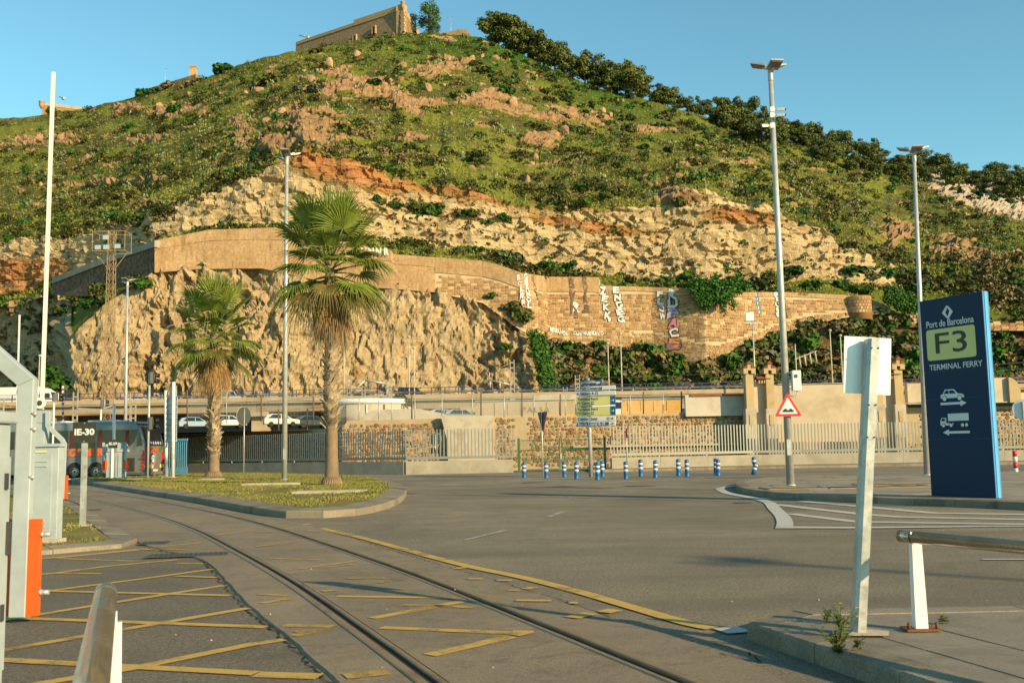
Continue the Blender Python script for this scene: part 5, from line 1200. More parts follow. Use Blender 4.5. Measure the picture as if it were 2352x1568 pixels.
letter('E', 1352, 692, 100, 44, M_GV, M_GK)
for i, ch in enumerate('GRANOL'): letter(ch, 275 + i * 5, 192 + i * 42, 34, 36, M_GW, M_GS)
for i, ch in enumerate('BCARR'): letter(ch, 226 + i * 8, 200 + i * 44, 24, 36, M_GW, M_GV)
for i, ch in enumerate('ZEKK'): letter(ch, 836 + i * 12, 298 + i * 58, 46, 50, M_GW, M_GK, .12)
letter('!', 880, 502, 22, 30, M_GW)
for i, ch in enumerate('ENGEG'): letter(ch, 932 + i * 9, 290 + i * 53, 50, 46, M_GW, M_GK, -.1)
for i, ch in enumerate('FLOW'): letter(ch, 1250 + i * 7, 318 + i * 54, 42, 42, M_GW, None)
for i, ch in enumerate('BVN'): letter(ch, 606 + i * 12, 240 + i * 92, 46, 74, M_GS, None)
letter('R', 640, 415, 60, 60, M_GW, None)
for i, ch in enumerate('SVR8'): letter(ch, 700 + i * 5, 225 + i * 65, 38, 54, M_GS, None)
for i, ch in enumerate('SACZA'): letter(ch, 325 + i * 11, 205 + i * 45, 24, 36, M_GS, None)
letter('LVK', 716, 448, 52, 20, M_GS, None); letter('2D', 636, 464, 26, 16, M_GS, None); letter('MUK', 642, 488, 36, 14, M_GS, None)
for i, ch in enumerate('HANSA'):
    p = wall_xy(WB, 1944 + i * 5, 324 + i * 31); f = MB(); f.box((0, 0, 0), (.95, .03, .98)); o = f.build('graffiti_panel', M_GB, WALLB, loc=p - Vector(WALLB.location) + Vector((0, -.17, 0))); letter(ch, 1944 + i * 5, 324 + i * 31, 20, 22, M_GW, None)
for i, ch in enumerate('PAUSE'): letter(ch, 2085 + i * 4, 325 + i * 36, 32, 32, M_GW, M_GK); letter('SATZE'[i], 2142 + i * 4, 350 + i * 32, 26, 28, M_GK, None)
letter('ANSO', 2282, 320, 90, 18, M_GS, None)
for i in range(9): letter('GMESKUNOA'[i], 440 + i * 16, 566 + i * 5, 17, 30, M_GW if i % 3 else M_GC, None)
for i in range(10): letter('CUTHNESAKO'[i], 630 + i * 22, 602 + (i % 3) * 4, 20, 24, M_GW if i % 4 else M_GC, None)
for i, ch in enumerate('HNNR'): p = P(836 + i * 17, 579, 208.75); t = text_obj('graffiti_letter', ch, 2.0, M_GW, WALLA, facing(p - Vector(WALLA.location) + Vector((0, -.3, 0))), .05, .004, sx=.8)
for i, ch in enumerate('GANLE'): p = P(672 + i * 15, 532, 208.75); t = text_obj('graffiti_letter', ch, 1.6, M_GW, WALLA, facing(p - Vector(WALLA.location) + Vector((0, -.3, 0))), .02, .004, sx=.8)
# ---- ivy hanging over the wall and up the gully
def ivy(name, blobs, n, label, size=.2, m=M_IVY, seed=1):
    rg = np.random.default_rng(seed); o0 = np.array(blobs).mean(0)[:3]; bl = [(b[0] - o0[0], b[1] - o0[1], b[2] - o0[2], *b[3:]) for b in blobs]
    V, F = leaf_cloud(bl, n, size, rg, .1, .3); o = mobj(name, np_mesh(name, V, F, m), loc=Vector(o0)); return tag(o, label, 'ivy')
bl = []
for x in range(1592, 1722, 7):
    h_ = np.interp(x, [1590, 1610, 1640, 1660, 1690, 1722], [668, 705, 690, 700, 676, 660]); 
    for v in np.arange(648, h_, 7): p = P(x + rs.uniform(-3, 3), v, 214.6); bl.append((p.x, p.y - .2, p.z, 1.1, .7, .9))
for x, v in [(1620, 708), (1622, 700), (1682, 704), (1684, 695), (1600, 640), (1640, 634), (1675, 622), (1670, 612), (1690, 640), (1700, 628)]: p = P(x, v, 216); bl.append((p.x, p.y, p.z, 1.0, .8, 1.1))
ivy('ivy', bl, 5200, 'bright green ivy hanging over the top of the graffiti wall', .2, seed=3)
bl = []
for q in range(60): t = rs.random(); x = np.interp(t, [0, .4, 1], [1228, 1245, 1262]) + rs.uniform(-12, 14); v = 770 + t * 125; p = P(x, v, 205.5 - t * 4); bl.append((p.x, p.y, p.z, 1.3, .8, 1.4))
ivy('ivy', bl, 5200, 'green creeper curtain at the right edge of the sprayed cliff', .2, M_SCRUB2, 5)
bl = []
for q in range(46): x = rs.uniform(2035, 2115); v = np.interp(x, [2035, 2115], [672, 700]) + rs.uniform(-12, 26); p = P(x, v, 224); bl.append((p.x, p.y, p.z, 1.3, .8, 1.2))
ivy('ivy', bl, 3800, 'green ivy mass beside the blue sign tower on the wall end', .2, M_IVY, 6)
for x, v, s, lb in [(1165, 812, 1.5, 'small green bush growing on the right of the sprayed cliff'), (1200, 740, 2.6, 'dark bush at the top right corner of the sprayed cliff'), (1175, 715, 2.2, 'dark shrub on the rim of the sprayed cliff'), (1130, 690, 1.4, 'small shrub on the rim of the cliff below the graffiti wall')]:
    p, j, i = hill_at(x, v); put_shrub(x, v, s, 'green' if s < 2 else 'scrub', 'shrub', lb, .6, p + Vector((0, -1.0, 0)))
mass(14, 150, 345, lambda x: (np.interp(x, [150, 345], [700, 640]), np.interp(x, [150, 345], [730, 655])), 1.0, 2.2, ['scrub', 'green'])
p = P(128, 885, 195); put_shrub(0, 0, 3.0, 'green', 'shrub', 'sunlit green bush in the dark gully behind the white truck', 0, p)
p = P(118, 865, 195); put_shrub(0, 0, 2.0, 'green', 'shrub', 'upper sunlit sprig of bush in the dark gully', 0, p)

# ================================================================== YARD, VIADUCT, RAILWAY
yg = MB(); yg.add([(-220, 70.5, 3.0), (220, 70.5, 3.0), (220, 130, 4.2), (-220, 130, 4.2), (220, 240, 5.0), (-220, 300, 5.0)], [(0, 1, 2, 3), (3, 2, 4, 5)])
tag(yg.build('yard_ground', M_SOIL), kind='structure')
def zy(Y): return float(np.interp(Y, [70.5, 130, 240], [3.0, 4.2, 5.0]))
# ---- rubble wall at the edge of the yard
M_RMORT = mat('cream_mortar', (0.40, 0.31, 0.195), 0.95, 0, 0.15, 0.5, 0.4, 6, 0.05, dirt=(0.28, 0.20, 0.115), dscale=.6, spec=0.1)
RS = [mat('rubble_%s' % n, c_, 0.9, 0, 0.2, 1.5, 0.4, 9, 0.04, rnd=0.3, spec=0.15) for n, c_ in (('tan', (0.33, 0.215, 0.115)), ('brown', (0.20, 0.12, 0.06)), ('orange', (0.31, 0.165, 0.075)), ('grey', (0.24, 0.195, 0.135)))]
WPTS = [(-36.0, 90.0), (-24.5, 80.5), (-11.7, 68.2), (-3.0, 67.6), (6.0, 67.6), (60.0, 67.0)]
RW = empty('rubble_wall', (0, 67.6, 0), 0, 'cream-mortared rubble stone wall behind the metal fences', 'wall')
WL = [0]
for a, b in zip(WPTS, WPTS[1:]): WL.append(WL[-1] + math.hypot(b[0] - a[0], b[1] - a[1]))
def wp(u, z, off=0.0):
    i = max(0, min(len(WL) - 2, int(np.searchsorted(WL, u) - 1))); t = (u - WL[i]) / (WL[i + 1] - WL[i]); a, b = WPTS[i], WPTS[i + 1]; d = Vector((b[0] - a[0], b[1] - a[1], 0)).normalized(); n = Vector((d.y, -d.x, 0))
    return Vector((a[0] + (b[0] - a[0]) * t, a[1] + (b[1] - a[1]) * t, z)) + n * off - Vector(RW.location)
UX = np.interp([-36, -11.7, -11.6, 6, 20, 28, 60], [p[0] for p in WPTS], WL)
def wtop(u): return float(np.interp(u, UX, [3.2, 3.05, 3.55, 3.62, 3.75, 3.7, 3.7]))
f = MB(); us = sorted(set(list(np.linspace(0, WL[-1], 80)) + WL)); q = []
for u in us: q += [wp(u, -.1), wp(u, wtop(u)), wp(u, wtop(u), -.7), wp(u, -.1, -.7)]
n = len(us); f.add(q, [(i * 4 + a, (i + 1) * 4 + a, (i + 1) * 4 + (a + 1) % 4, i * 4 + (a + 1) % 4) for i in range(n - 1) for a in range(4)] + [(0, 1, 2, 3), (n * 4 - 1, n * 4 - 2, n * 4 - 3, n * 4 - 4)])
f.build('wall_core', M_RMORT, RW)
rg = random.Random(12); ST = []; du = 0.29
z = 0.35; row = 0
while z < 3.7:
    u = rg.uniform(0, .2) + (row % 2) * du / 2
    while u < WL[-1] - .3:
        X = wp(u, z).x
        plaster = -1.8 < X < 0.4 and z > 1.0 or (-5.2 < X < -1.6 and z > 1.9 and X > -4.6)   # cement patch
        if z + .17 < wtop(u) and not (-4.9 < X < -1.2 and z > 1.6) and not (X > 16.6 and X < 27.5 and z > 1.3) and not (0.0 < X < 1.0 and z > 1.4) and rg.random() < .93:
            ST.append((rg.uniform(.10, .165), u + rg.uniform(-.05, .05), z + rg.uniform(-.04, .04)))
        u += du * rg.uniform(.88, 1.16)
    z += .235; row += 1
ST.sort(key=lambda s: -(s[0] + (1 if s[2] > 1.9 else 0))); rest = MB()
for i, (r_, u, z) in enumerate(ST):
    k_ = rg.choice((5, 6, 6, 7)); a0 = rg.uniform(0, 6.28); pts = []
    for t in range(k_): a = a0 + t * 6.283 / k_ + rg.uniform(-.2, .2); rr = r_ * rg.uniform(.85, 1.12); pts.append((rr * math.cos(a) * 1.08, rr * math.sin(a) * .95))
    o_ = rg.uniform(.03, .07); vs_ = [wp(u + p[0], z + p[1], -.01) for p in pts] + [wp(u + p[0] * .86, z + p[1] * .86, o_) for p in pts]
    fs = [tuple(range(k_, 2 * k_))] + [(t, (t + 1) % k_, k_ + (t + 1) % k_, k_ + t) for t in range(k_)]; mi = rg.choices(range(4), [5, 3, 2, 3])[0]
    if i < 300: MB().add(vs_, fs).build('stone', RS[mi], RW)
    else: rest.add(vs_, fs, mi)
tag(rest.build('small_stones', RS, RW), kind='stuff')
# cement buttress in the rubble wall
e = MB(); e.plate([(-4.4, 0), (-1.2, 0), (-1.5, 3.0), (-1.3, 3.7), (-4.9, 3.72), (-4.75, 3.2), (-4.45, 2.0)], 67.15 - 67.6, 67.55 - 67.6); e.build('cement_patch', M_CONC, RW)
# horizontal ledge low on the wall
e = MB(); e.box((14, -.12, 1.5), (20, .5, .12)); e.build('ledge', M_CONC, RW)
# ---- cream boundary wall with brick pillars
M_CREAM = mat('cream_render', (0.47, 0.39, 0.285), 0.9, 0, 0.08, 0.3, 0.2, 8, 0.02, dirt=(0.36, 0.28, 0.18), dscale=.35, dlo=.5, dhi=.7, spec=.15)
M_PILL = mat('yellow_brick', (0.43, 0.325, 0.175), 0.9, 0, 0.1, .5, .3, 12, .02, dirt=(0.31, 0.22, 0.11), dscale=.8, dlo=.52, dhi=.68, spec=.15)
M_TILE = mat('red_clay_tile', (0.20, 0.065, 0.035), 0.85, 0, .25, 1.5, .3, 10, .02)
CW = empty('boundary_wall', (20, 66, 0), 0, 'cream rendered boundary wall with brick pillars and tiled caps', 'wall')
cw0 = Vector(CW.location)
def cbox(x0, x1, v0, v1, Y, th, name, m, par=CW, z0=None):
    a = P(x0, v1, Y); b = P(x1, v0, Y); e = MB(); zz0 = a.z if z0 is None else z0; zt = (P((x0 + x1) / 2, v0, Y)).z; e.box((0, 0, 0), (b.x - a.x, th, zt - zz0)); return e.build(name, m, par, loc=Vector(((a.x + b.x) / 2, Y + th / 2, (zz0 + zt) / 2)) - (Vector(par.location) if par is CW else Vector((0, 0, 0))))
YW = 66.0
cbox(1575, 1722, 906, 940, YW + 1.2, .5, 'infill_wall', mat('grey_render', (0.46, 0.42, 0.35), .9, 0, .12, .4, .2, 8, .02, dirt=(0.34, 0.25, 0.17), dscale=.5), z0=3.4)
cbox(1586, 1724, 904.5, 910, YW + 1.1, .55, 'brick_course', M_TILE)
cbox(1738, 1770, 876, 1060, YW + .35, .5, 'infill_wall', M_CREAM, z0=0)
cbox(1785, 2022, 882, 1060, YW + .35, .5, 'infill_wall', M_CREAM, z0=0)
cbox(1787, 2019, 879.5, 883, YW + .25, .7, 'coping', M_CONC)
cbox(2035, 2068, 870, 1060, YW + .35, .5, 'infill_wall', M_CREAM, z0=0)
cbox(2086, 2180, 880, 924, YW + .35, .5, 'infill_wall', M_CREAM); cbox(2180, 2322, 868, 924, YW + .36, .5, 'infill_wall', M_CREAM)
cbox(2322, 2500, 900, 924, YW + .37, .5, 'infill_wall', M_CREAM)
cbox(2086, 2500, 922, 928, YW + .2, .7, 'ledge', M_CONC)
e = MB(); a = P(2322, 924, YW); s_ = YW / FPX; ar = [(0, 0), (26 * s_, 0)] + [(26 * s_ * math.cos(t) * 1.0, 20 * s_ + 38 * s_ * math.sin(t)) for t in np.linspace(0, math.pi / 2, 9)]
e.plate(ar, -.12, .5); e.build('quarter_round_end', M_PILL, CW, loc=a - cw0 + Vector((0, .2, 0)))
cw_pill = [(1720, 1740), (1767, 1787), (2018, 2038), (2065, 2086)]
for i, (x0, x1) in enumerate(cw_pill):
    Yp = YW - .1; dv = (-2, -2, -12, -12)[i]; w = (x1 - x0) * Yp / FPX; c0 = P((x0 + x1) / 2, 1060, Yp); zt = P((x0 + x1) / 2, 860 + dv, Yp).z; zs = P((x0 + x1) / 2, 940 + dv, Yp).z
    pr = MB(); pr.box((0, 0, zs / 2), (w + .12, .85, zs)); pil = pr.build('pillar', M_CONC, CW, loc=Vector((c0.x, Yp + .4, 0)) - cw0)
    e = MB(); e.box((0, 0, (zs + zt) / 2), (w - .06, .75, zt - zs)); e.build('shaft', M_PILL, pil)
    e = MB(); e.box((0, -.44, zs * .8), (.26, .06, .7)); e.build('plaque', M_PILL, pil)
    e = MB(); hz_ = .38; W2 = w + .22
    e.plate([(-W2 / 2, zt), (-.11, zt), (-.11, zt + .22), (.11, zt + .22), (.11, zt), (W2 / 2, zt), (W2 / 2, zt + hz_), (w * .22, zt + hz_), (w * .22, zt + .64), (-w * .22, zt + .64), (-w * .22, zt + hz_), (-W2 / 2, zt + hz_)], -.5, .5); e.build('cross_cap', M_PILL, pil)
    e = MB(); e.plate([(-W2 * .62, zt + hz_ + .005), (-w * .225, zt + hz_ + .005), (-w * .225, zt + hz_ + .15)], -.55, .55); e.plate([(W2 * .62, zt + hz_ + .005), (w * .225, zt + hz_ + .2), (w * .225, zt + hz_ + .005)], -.55, .55); e.plate([(-w * .36, zt + .645), (w * .36, zt + .645), (0.02, zt + .86), (-.02, zt + .86)], -.58, .58); e.build('tile_cap', M_TILE, pil)
for x0, x1, v in [(1740, 1768, 866), (2038, 2066, 856)]:
    e = MB(); a = P(x0, v + 6, YW); b = P(x1, v + 6, YW); w = b.x - a.x; e.plate([(0, 0), (w, 0), (w, .03), (0, .03)], 0, .6); e.add([(-.05, -.15, .05), (w + .05, -.15, .05), (w + .05, .3, .38), (-.05, .3, .38), (w + .05, .75, .05), (-.05, .75, .05)], [(0, 1, 2, 3), (3, 2, 4, 5), (0, 3, 5), (1, 4, 2)]); e.build('tile_roof', M_TILE, CW, loc=a - cw0)
    for t in range(int(w / .17)): e = MB(); e.box((.1 + t * .17, .0, -.14), (.08, .16, .2)); e.build('dentil', M_PILL, CW, loc=a - cw0)
# spiked wire on the wall crest
e = MB()
for x in range(2095, 2330, 5): a = P(x, 880 if x < 2180 else 868, YW + .5); e.bar(a - cw0, a - cw0 + Vector((rs.uniform(-.15, .15), 0, .28)), .035)
tag(e.build('wall_spikes', M_RUST, CW), kind='stuff')

# ---- chain link fence on the rubble wall: posts, mesh wires
WF = empty('wire_fence', (0, 70.0, 3.4), 0, 'thin wire mesh fence with brown posts on top of the rubble wall', 'fence'); wf0 = Vector(WF.location)
posts = [(430, 968, 895, 1), (520, 966, 905, 0), (600, 962, 905, 1), (640, 985, 940, 1), (706, 984, 938, 1), (720, 968, 910, 1), (825, 968, 913, 0), (870, 966, 918, 0), (900, 962, 922, 0), (946, 960, 906, 1), (953, 960, 913, 0), (1015, 958, 908, 0), (1085, 955, 908, 0), (1105, 955, 900, 1), (1158, 955, 905, 0), (1199, 953, 902, 1), (1226, 955, 908, 0), (1287, 953, 905, 1), (1299, 955, 906, 0), (1447, 948, 905, 0), (1478, 948, 900, 1), (1523, 948, 903, 0), (1565, 947, 899, 1)]
for x, vb, vt, m_ in posts:
    Y = 70 if x > 776 else 70 + (776 - x) * .03; b = P(x, vb + 6, Y); t = P(x, vt, Y); e = MB(); e.tube([b - wf0, t - wf0], .055 if m_ else .035, 6); e.build('post', M_WOODP if m_ else M_GALV, WF)
e = MB()
for x0, x1 in [(430, 720), (776, 1105), (1105, 1300), (1430, 1570)]:
    for v in np.arange(912, 958, 3.4):
        Y0 = 70 if x0 > 770 else 78; e.bar(P(x0, v, Y0) - wf0, P(x1, v - .018 * (x1 - x0) * .2, 70) - wf0, .012)
    for x in np.arange(x0, x1, 3.2): Y0 = 70 if x0 > 770 else 70 + (776 - x) * .03; e.bar(P(x, 958, Y0) - wf0, P(x, 911, Y0) - wf0, .010)
tag(e.build('mesh_wires', M_GALV, WF), kind='stuff')
# ---- round concrete tank
c_ = P(850, 968, 98); TK = empty('concrete_tank', Vector((c_.x, 98, 3.5)), 0, 'round pale concrete tank behind the rubble wall', 'tank'); R_ = 4.1; ht = P(850, 926, 94).z - 3.5
M_TANK = mat('tank_concrete', (0.47, 0.41, 0.30), .9, 0, .12, .5, .2, 6, .03, dirt=(0.30, 0.22, 0.13), dscale=.5, dlo=.5, dhi=.7)
e = MB(); e.lathe([(R_, 0), (R_, ht)], 40); e.build('shell', M_TANK, TK)
e = MB(); e.lathe([(R_ + .1, ht), (R_ + .1, ht + .42), (R_ - .1, ht + .5)], 40); e.build('rim', M_WHITEP, TK)
for a in (-2.0, -1.5, -1.1): e = MB(); e.tube([(R_ * 1.02 * math.cos(a), R_ * 1.02 * math.sin(a), 0), (R_ * 1.02 * math.cos(a), R_ * 1.02 * math.sin(a), ht - .1)], .07, 6); e.build('pipe', M_WHITEP if a == -1.5 else M_RUST, TK)
e = MB()
for a, b in (((3.4, -2.4, ht), (4.7, -3.2, -.2)), ((3.75, -2.2, ht), (5.05, -3.0, -.2))): e.tube([a, b], .05, 6)
for t in range(9): e.bar(Vector((3.4, -2.4, ht)).lerp(Vector((4.7, -3.2, -.2)), t / 9), Vector((3.75, -2.2, ht)).lerp(Vector((5.05, -3.0, -.2)), t / 9), .05)
o = e.build('ladder', M_WOODP); o.parent = TK
put_shrub(0, 0, .9, 'green', 'shrub', 'weeds growing on top of the round concrete tank', 0, P(925, 922, 97)); put_shrub(0, 0, .6, 'dry', 'shrub', 'dry weeds on the rim of the concrete tank', 0, P(880, 921, 97))
# low flat-roofed hut with pipe beside the tank, tan barrier wall, ochre skip
e = MB(); a = P(835, 960, 88); b = P(1018, 960, 88); e.plate([(0, -2), (b.x - a.x, -2), (b.x - a.x, .3), (b.x - a.x - 2.2, .75), (.9, .72), (0, .3)], 0, 3); e.build('hut_roof', M_CONC, loc=a); tag(bpy.data.objects['hut_roof'], 'low flat concrete roof slab between the tank and the blue car', 'roof')
M_OCHRE = mat('ochre_paint', (0.55, 0.30, 0.05), .6, 0, .15, .6, dirt=(0.35, 0.17, 0.04), dscale=.8); M_TANSH = mat('tan_sheet', (0.36, 0.29, 0.19), .7, 0, .1, .4, dirt=(0.27, 0.2, 0.12), dscale=.5)
def barrier(x0, x1, vt, vb, Y, m, lab, slope, name):
    a = P(x0, vb, Y); b = P(x1, vb, Y); w = b.x - a.x; h = P(x0, vt, Y).z - a.z; E = empty(name, a, 0, lab, 'panel'); e = MB(); s_ = slope
    e.plate([(0, 0), (w, 0), (w, h * .98), (s_, h), (0, h * .75)], 0, .5); e.build('panel', m, E)
    e = MB(); e.box((w / 2, -.03, .12), (w, .1, .24)); e.build('yellow_foot', M_OCHRE, E)
    for t in range(int(w / 1.2)): e = MB(); e.box((.6 + t * 1.2, -.02, h * .5), (.05, .06, h * .8)); e.build('rib', m, E)
    e = MB(); e.box((w / 2, .2, h + .04), (w, .7, .07)); e.build('top_edge', M_GALV, E)
    return E
bt = barrier(1092, 1322, 922, 962, 92, M_TANSH, 'long tan sheet barrier with yellow foot behind the rubble wall', .8, 'sheet_barrier')
t = text_obj('lettering', 'PALSA', .7, mat('faded_brown', (0.26, 0.18, 0.1), .8), bt, facing((5.6, -.05, .75)), .0, .003, spacing=1.4)
barrier(1428, 1566, 918, 952, 92, M_OCHRE, 'ochre yellow skip-like panel behind the rubble wall', .5, 'sheet_barrier')
cbox(1226, 1330, 906, 930, 100, 2, 'concrete_kiosk', M_CONC, None); tag(bpy.data.objects['concrete_kiosk'], 'low pale concrete block under the viaduct behind the direction sign', 'block')

# ---- vehicles
def paint(name, col): return mat(name, col, .22, 0.0, .05, 3, spec=.6)
def car(name, loc, rz, col, label, kind='suv', group=None):
    E = empty(name, loc, rz, label, 'car' if kind != 'van' else 'van', group); m = paint('car_paint_%d_%d_%d' % tuple(int(c_ * 99) for c_ in col), col)
    if kind == 'van': L, W, H = 5.3, 1.95, 2.3; low = [(-L / 2, .35), (L / 2, .35), (L / 2 + .05, .8), (L / 2 - .1, 1.05), (L / 2 - 1.0, 1.25), (-L / 2, 1.25)]; cab = [(-L / 2 + .02, 1.25), (L / 2 - 1.0, 1.25), (L / 2 - 1.75, 2.2), (L / 2 - 2.2, 2.3), (-L / 2 + .15, 2.3), (-L / 2 + .02, 2.1)]; wins = [[(L / 2 - 1.2, 1.3), (L / 2 - 1.8, 2.1), (L / 2 - 2.5, 2.1), (L / 2 - 2.5, 1.3)]]
    elif kind == 'hatch': L, W, H = 4.1, 1.75, 1.5; low = [(-L / 2, .32), (L / 2, .32), (L / 2 + .05, .6), (L / 2 - .1, .8), (L / 2 - .95, .95), (-L / 2, .98), (-L / 2 - .05, .6)]; cab = [(-L / 2 + .05, .96), (L / 2 - .95, .95), (L / 2 - 1.75, 1.45), (-L / 2 + .9, 1.5), (-L / 2 + .3, 1.35)]; wins = [[(L / 2 - 1.2, .98), (L / 2 - 1.8, 1.38), (L / 2 - 2.15, 1.4), (L / 2 - 2.15, .98)], [(L / 2 - 2.25, .98), (L / 2 - 2.25, 1.4), (-L / 2 + .95, 1.42), (-L / 2 + .45, 1.0)]]
    else: L, W, H = 4.4, 1.85, 1.68; low = [(-L / 2, .35), (L / 2, .35), (L / 2 + .05, .65), (L / 2 - .08, .92), (L / 2 - 1.0, 1.06), (-L / 2, 1.1), (-L / 2 - .05, .6)]; cab = [(-L / 2 + .03, 1.08), (L / 2 - 1.0, 1.05), (L / 2 - 1.75, 1.6), (-L / 2 + 1.0, 1.68), (-L / 2 + .3, 1.52)]; wins = [[(L / 2 - 1.25, 1.09), (L / 2 - 1.85, 1.53), (L / 2 - 2.25, 1.56), (L / 2 - 2.25, 1.09)], [(L / 2 - 2.35, 1.09), (L / 2 - 2.35, 1.56), (-L / 2 + 1.05, 1.58), (-L / 2 + .5, 1.12)]]
    e = MB(); e.plate(low, -W / 2, W / 2); bo = e.build('body', m, E, bevel=.06)
    e = MB(); n = len(cab); k_ = .84; zc = cab[0][1]; vs_ = []
    for sgn in (-1, 1):
        for x, z in cab: vs_.append((x, sgn * W / 2 * (1 - (1 - k_) * min(1, (z - zc) / .5) - .01), z))
    e.add(vs_, [tuple(range(n)), tuple(range(n, 2 * n))[::-1]] + [(t, n + t, n + (t + 1) % n, (t + 1) % n) for t in range(n)]); e.build('cabin', m, E, bevel=.05)
    for sgn in (-1, 1):
        for wpts in wins:
            e = MB(); q = [(x, sgn * (W / 2 * (1 - (1 - k_) * min(1, (z - zc) / .5)) + .012), z) for x, z in wpts]; q2 = [(x, y - sgn * .03, z) for x, y, z in q]; k3 = len(q); e.add(q + q2, [tuple(range(k3)), tuple(range(k3, 2 * k3))[::-1]] + [(t, (t + 1) % k3, k3 + (t + 1) % k3, k3 + t) for t in range(k3)]); e.build('window', M_GLASS, E)
    A_, B_ = cab[1], cab[2]; e = MB(); y1 = W / 2 * .93; y2 = W / 2 * k_ * .94; dx = .02
    e.add([(A_[0] - .04 + dx, -y1, A_[1] + .04), (A_[0] - .04 + dx, y1, A_[1] + .04), (B_[0] + dx + .03, y2, B_[1] - .06), (B_[0] + dx + .03, -y2, B_[1] - .06)], [(0, 1, 2, 3)]); e.build('windscreen', M_GLASS, E)
    for sx in (-1, 1):
        for sy in (-1, 1):
            x = sx * L * .31; e = MB(); e.lathe([(.20, -.11), (.32, -.11), (.34, 0), (.32, .11), (.20, .11)], 16); w_ = e.build('wheel', M_RUBBER, E, loc=(x, sy * (W / 2 - .1), .34)); w_.rotation_euler = (math.pi / 2, 0, 0); e = MB(); e.lathe([(.0, -.09), (.2, -.1), (.2, .1), (.0, .09)], 12); e.build('rim', M_CHROME, w_)
    for sy in (-1, 1):
        e = MB(); e.box((L / 2 - .04, sy * W * .36, .75), (.14, .36, .14)); e.build('headlight', M_SIGNW, E); e = MB(); e.box((-L / 2 + .01, sy * W * .40, .9), (.1, .22, .2)); e.build('tail_light', M_RED, E)
    return E
def at_yard(x, Y): p = P(x, 960, Y); return (p.x, Y, zy(Y))
W_ = (.50, .50, .48)
def rest_v(x, v, Y): return P(x, v, Y)
for nm, x, v, Y, rz, col, lb, kd_ in [
  ('parked_car', 646, 980, 128, .35, W_, 'white estate car parked behind the large palm trunk in the yard', 'suv'), ('parked_car', 524, 983, 128, .5, W_, 'white car parked in the yard right of the smaller palm', 'suv'), ('parked_car', 450, 985, 124, .4, (.25, .34, .42), 'blue-grey car parked in the yard above the blue fence', 'hatch'), ('parked_car', 718, 983, 130, .4, (.02, .03, .025), 'dark car parked just left of the large palm trunk', 'suv'),
  ('parked_car', 1022, 968, 120, .15, (.28, .38, .48), 'pale blue hatchback parked under the viaduct right of the tank', 'hatch'), ('parked_car', 1062, 972, 118, .2, (.22, .25, .26), 'grey car half hidden behind the tan sheet barrier', 'suv'), ('parked_car', 968, 972, 120, .2, W_, 'white car roof showing beside the round tank', 'hatch'), ('parked_van', 1408, 964, 118, .1, W_, 'white van nose showing beside the ochre panel', 'van')]:
    car(nm, rest_v(x, v, Y), rz, col, lb, kd_)
# ---- viaduct
VY = 180.0; ZD = 10.6
VD = empty('elevated_road', (0, VY, 0), 0, 'elevated concrete road with blue railings at the foot of the cliff', 'viaduct')
x0, x1 = -125.0, 110.0
M_VCONC = mat('viaduct_concrete', (0.37, 0.30, 0.205), .9, 0, .12, .2, .2, 3, .05, dirt=(0.24, 0.175, 0.10), dscale=.18, dlo=.48, dhi=.7, spec=.15)
for i in range(12):
    a = x0 + i * (x1 - x0) / 12; b = x0 + (i + 1) * (x1 - x0) / 12 - .04
    e = MB(); e.box(((a + b) / 2, 0.2, ZD + .45), (b - a, .4, .75)); e.build('parapet', M_VCONC, VD); e = MB(); e.box(((a + b) / 2, 6, ZD - .1), (b - a, 11.6, .3)); e.build('deck_slab', M_VCONC, VD); e = MB(); e.box(((a + b) / 2, 11.8, ZD + .45), (b - a, .4, .75)); e.build('parapet', M_VCONC, VD)
    e = MB(); e.add([(a, .9, ZD - .25), (b, .9, ZD - .25), (b, 1.5, ZD - 1.75), (a, 1.5, ZD - 1.75), (a, 10.4, ZD - 1.75), (b, 10.4, ZD - 1.75), (b, 11, ZD - .25), (a, 11, ZD - .25)], [(0, 1, 2, 3), (3, 2, 5, 4), (4, 5, 6, 7), (0, 3, 4, 7), (1, 6, 5, 2)]); e.build('girder', M_VCONC, VD)
    if i % 2 == 0:
        e = MB(); e.box((a, 6, 5.2), (2.2, 8, 7.4)); pr = e.build('pier', M_VCONC, VD); e = MB(); e.box((a, 6, 8.5), (4.2, 11, .9)); e.build('pier_cap', M_VCONC, pr)
M_BLUER = mat('dark_blue_rail_paint', (0.03, 0.035, 0.12), .5)
pm = MB().box((0, 0, .6), (.14, .16, 1.2)).mesh('railing_post', M_BLUER)
i = 0; x = x0
while x < x1: mobj('railing_post', pm, VD, (x, .2, ZD + .82)); x += 2.45
for z, w, m_ in [(1.18, .10, M_BLUER), (.75, .07, M_BLUER), (.42, .28, mat('guard_rail_grey', (0.12, .12, .13), .5, .3))]:
    e = MB(); e.box(((x0 + x1) / 2, .15 if w > .2 else .2, ZD + .82 + z), (x1 - x0, .06, w)); e.build('rail', m_, VD)
e = MB(); e.box(((x0 + x1) / 2, 8.5, 7.5), (x1 - x0, .6, 5.0)); e.build('under_deck_shade', M_DGREY, VD)  # dark sheet standing in for the shade beneath the deck
def on_deck(x, Y=184): p = P(x, 915, Y); return (p.x, Y, ZD + .06)
car('van', on_deck(528), 0, W_, 'white delivery van with green lettering on the elevated road', 'van'); t = text_obj('lettering', 'GO!', .75, mat('green_letters', (.02, .16, .1), .5), [o for o in bpy.data.objects if o.get('label', '').startswith('white delivery van')][0], facing((-1.0, -1.02, 1.75)), .03)
car('van', on_deck(948), 0, (.015, .018, .022), 'black van driving on the elevated road between two lamp poles', 'van')
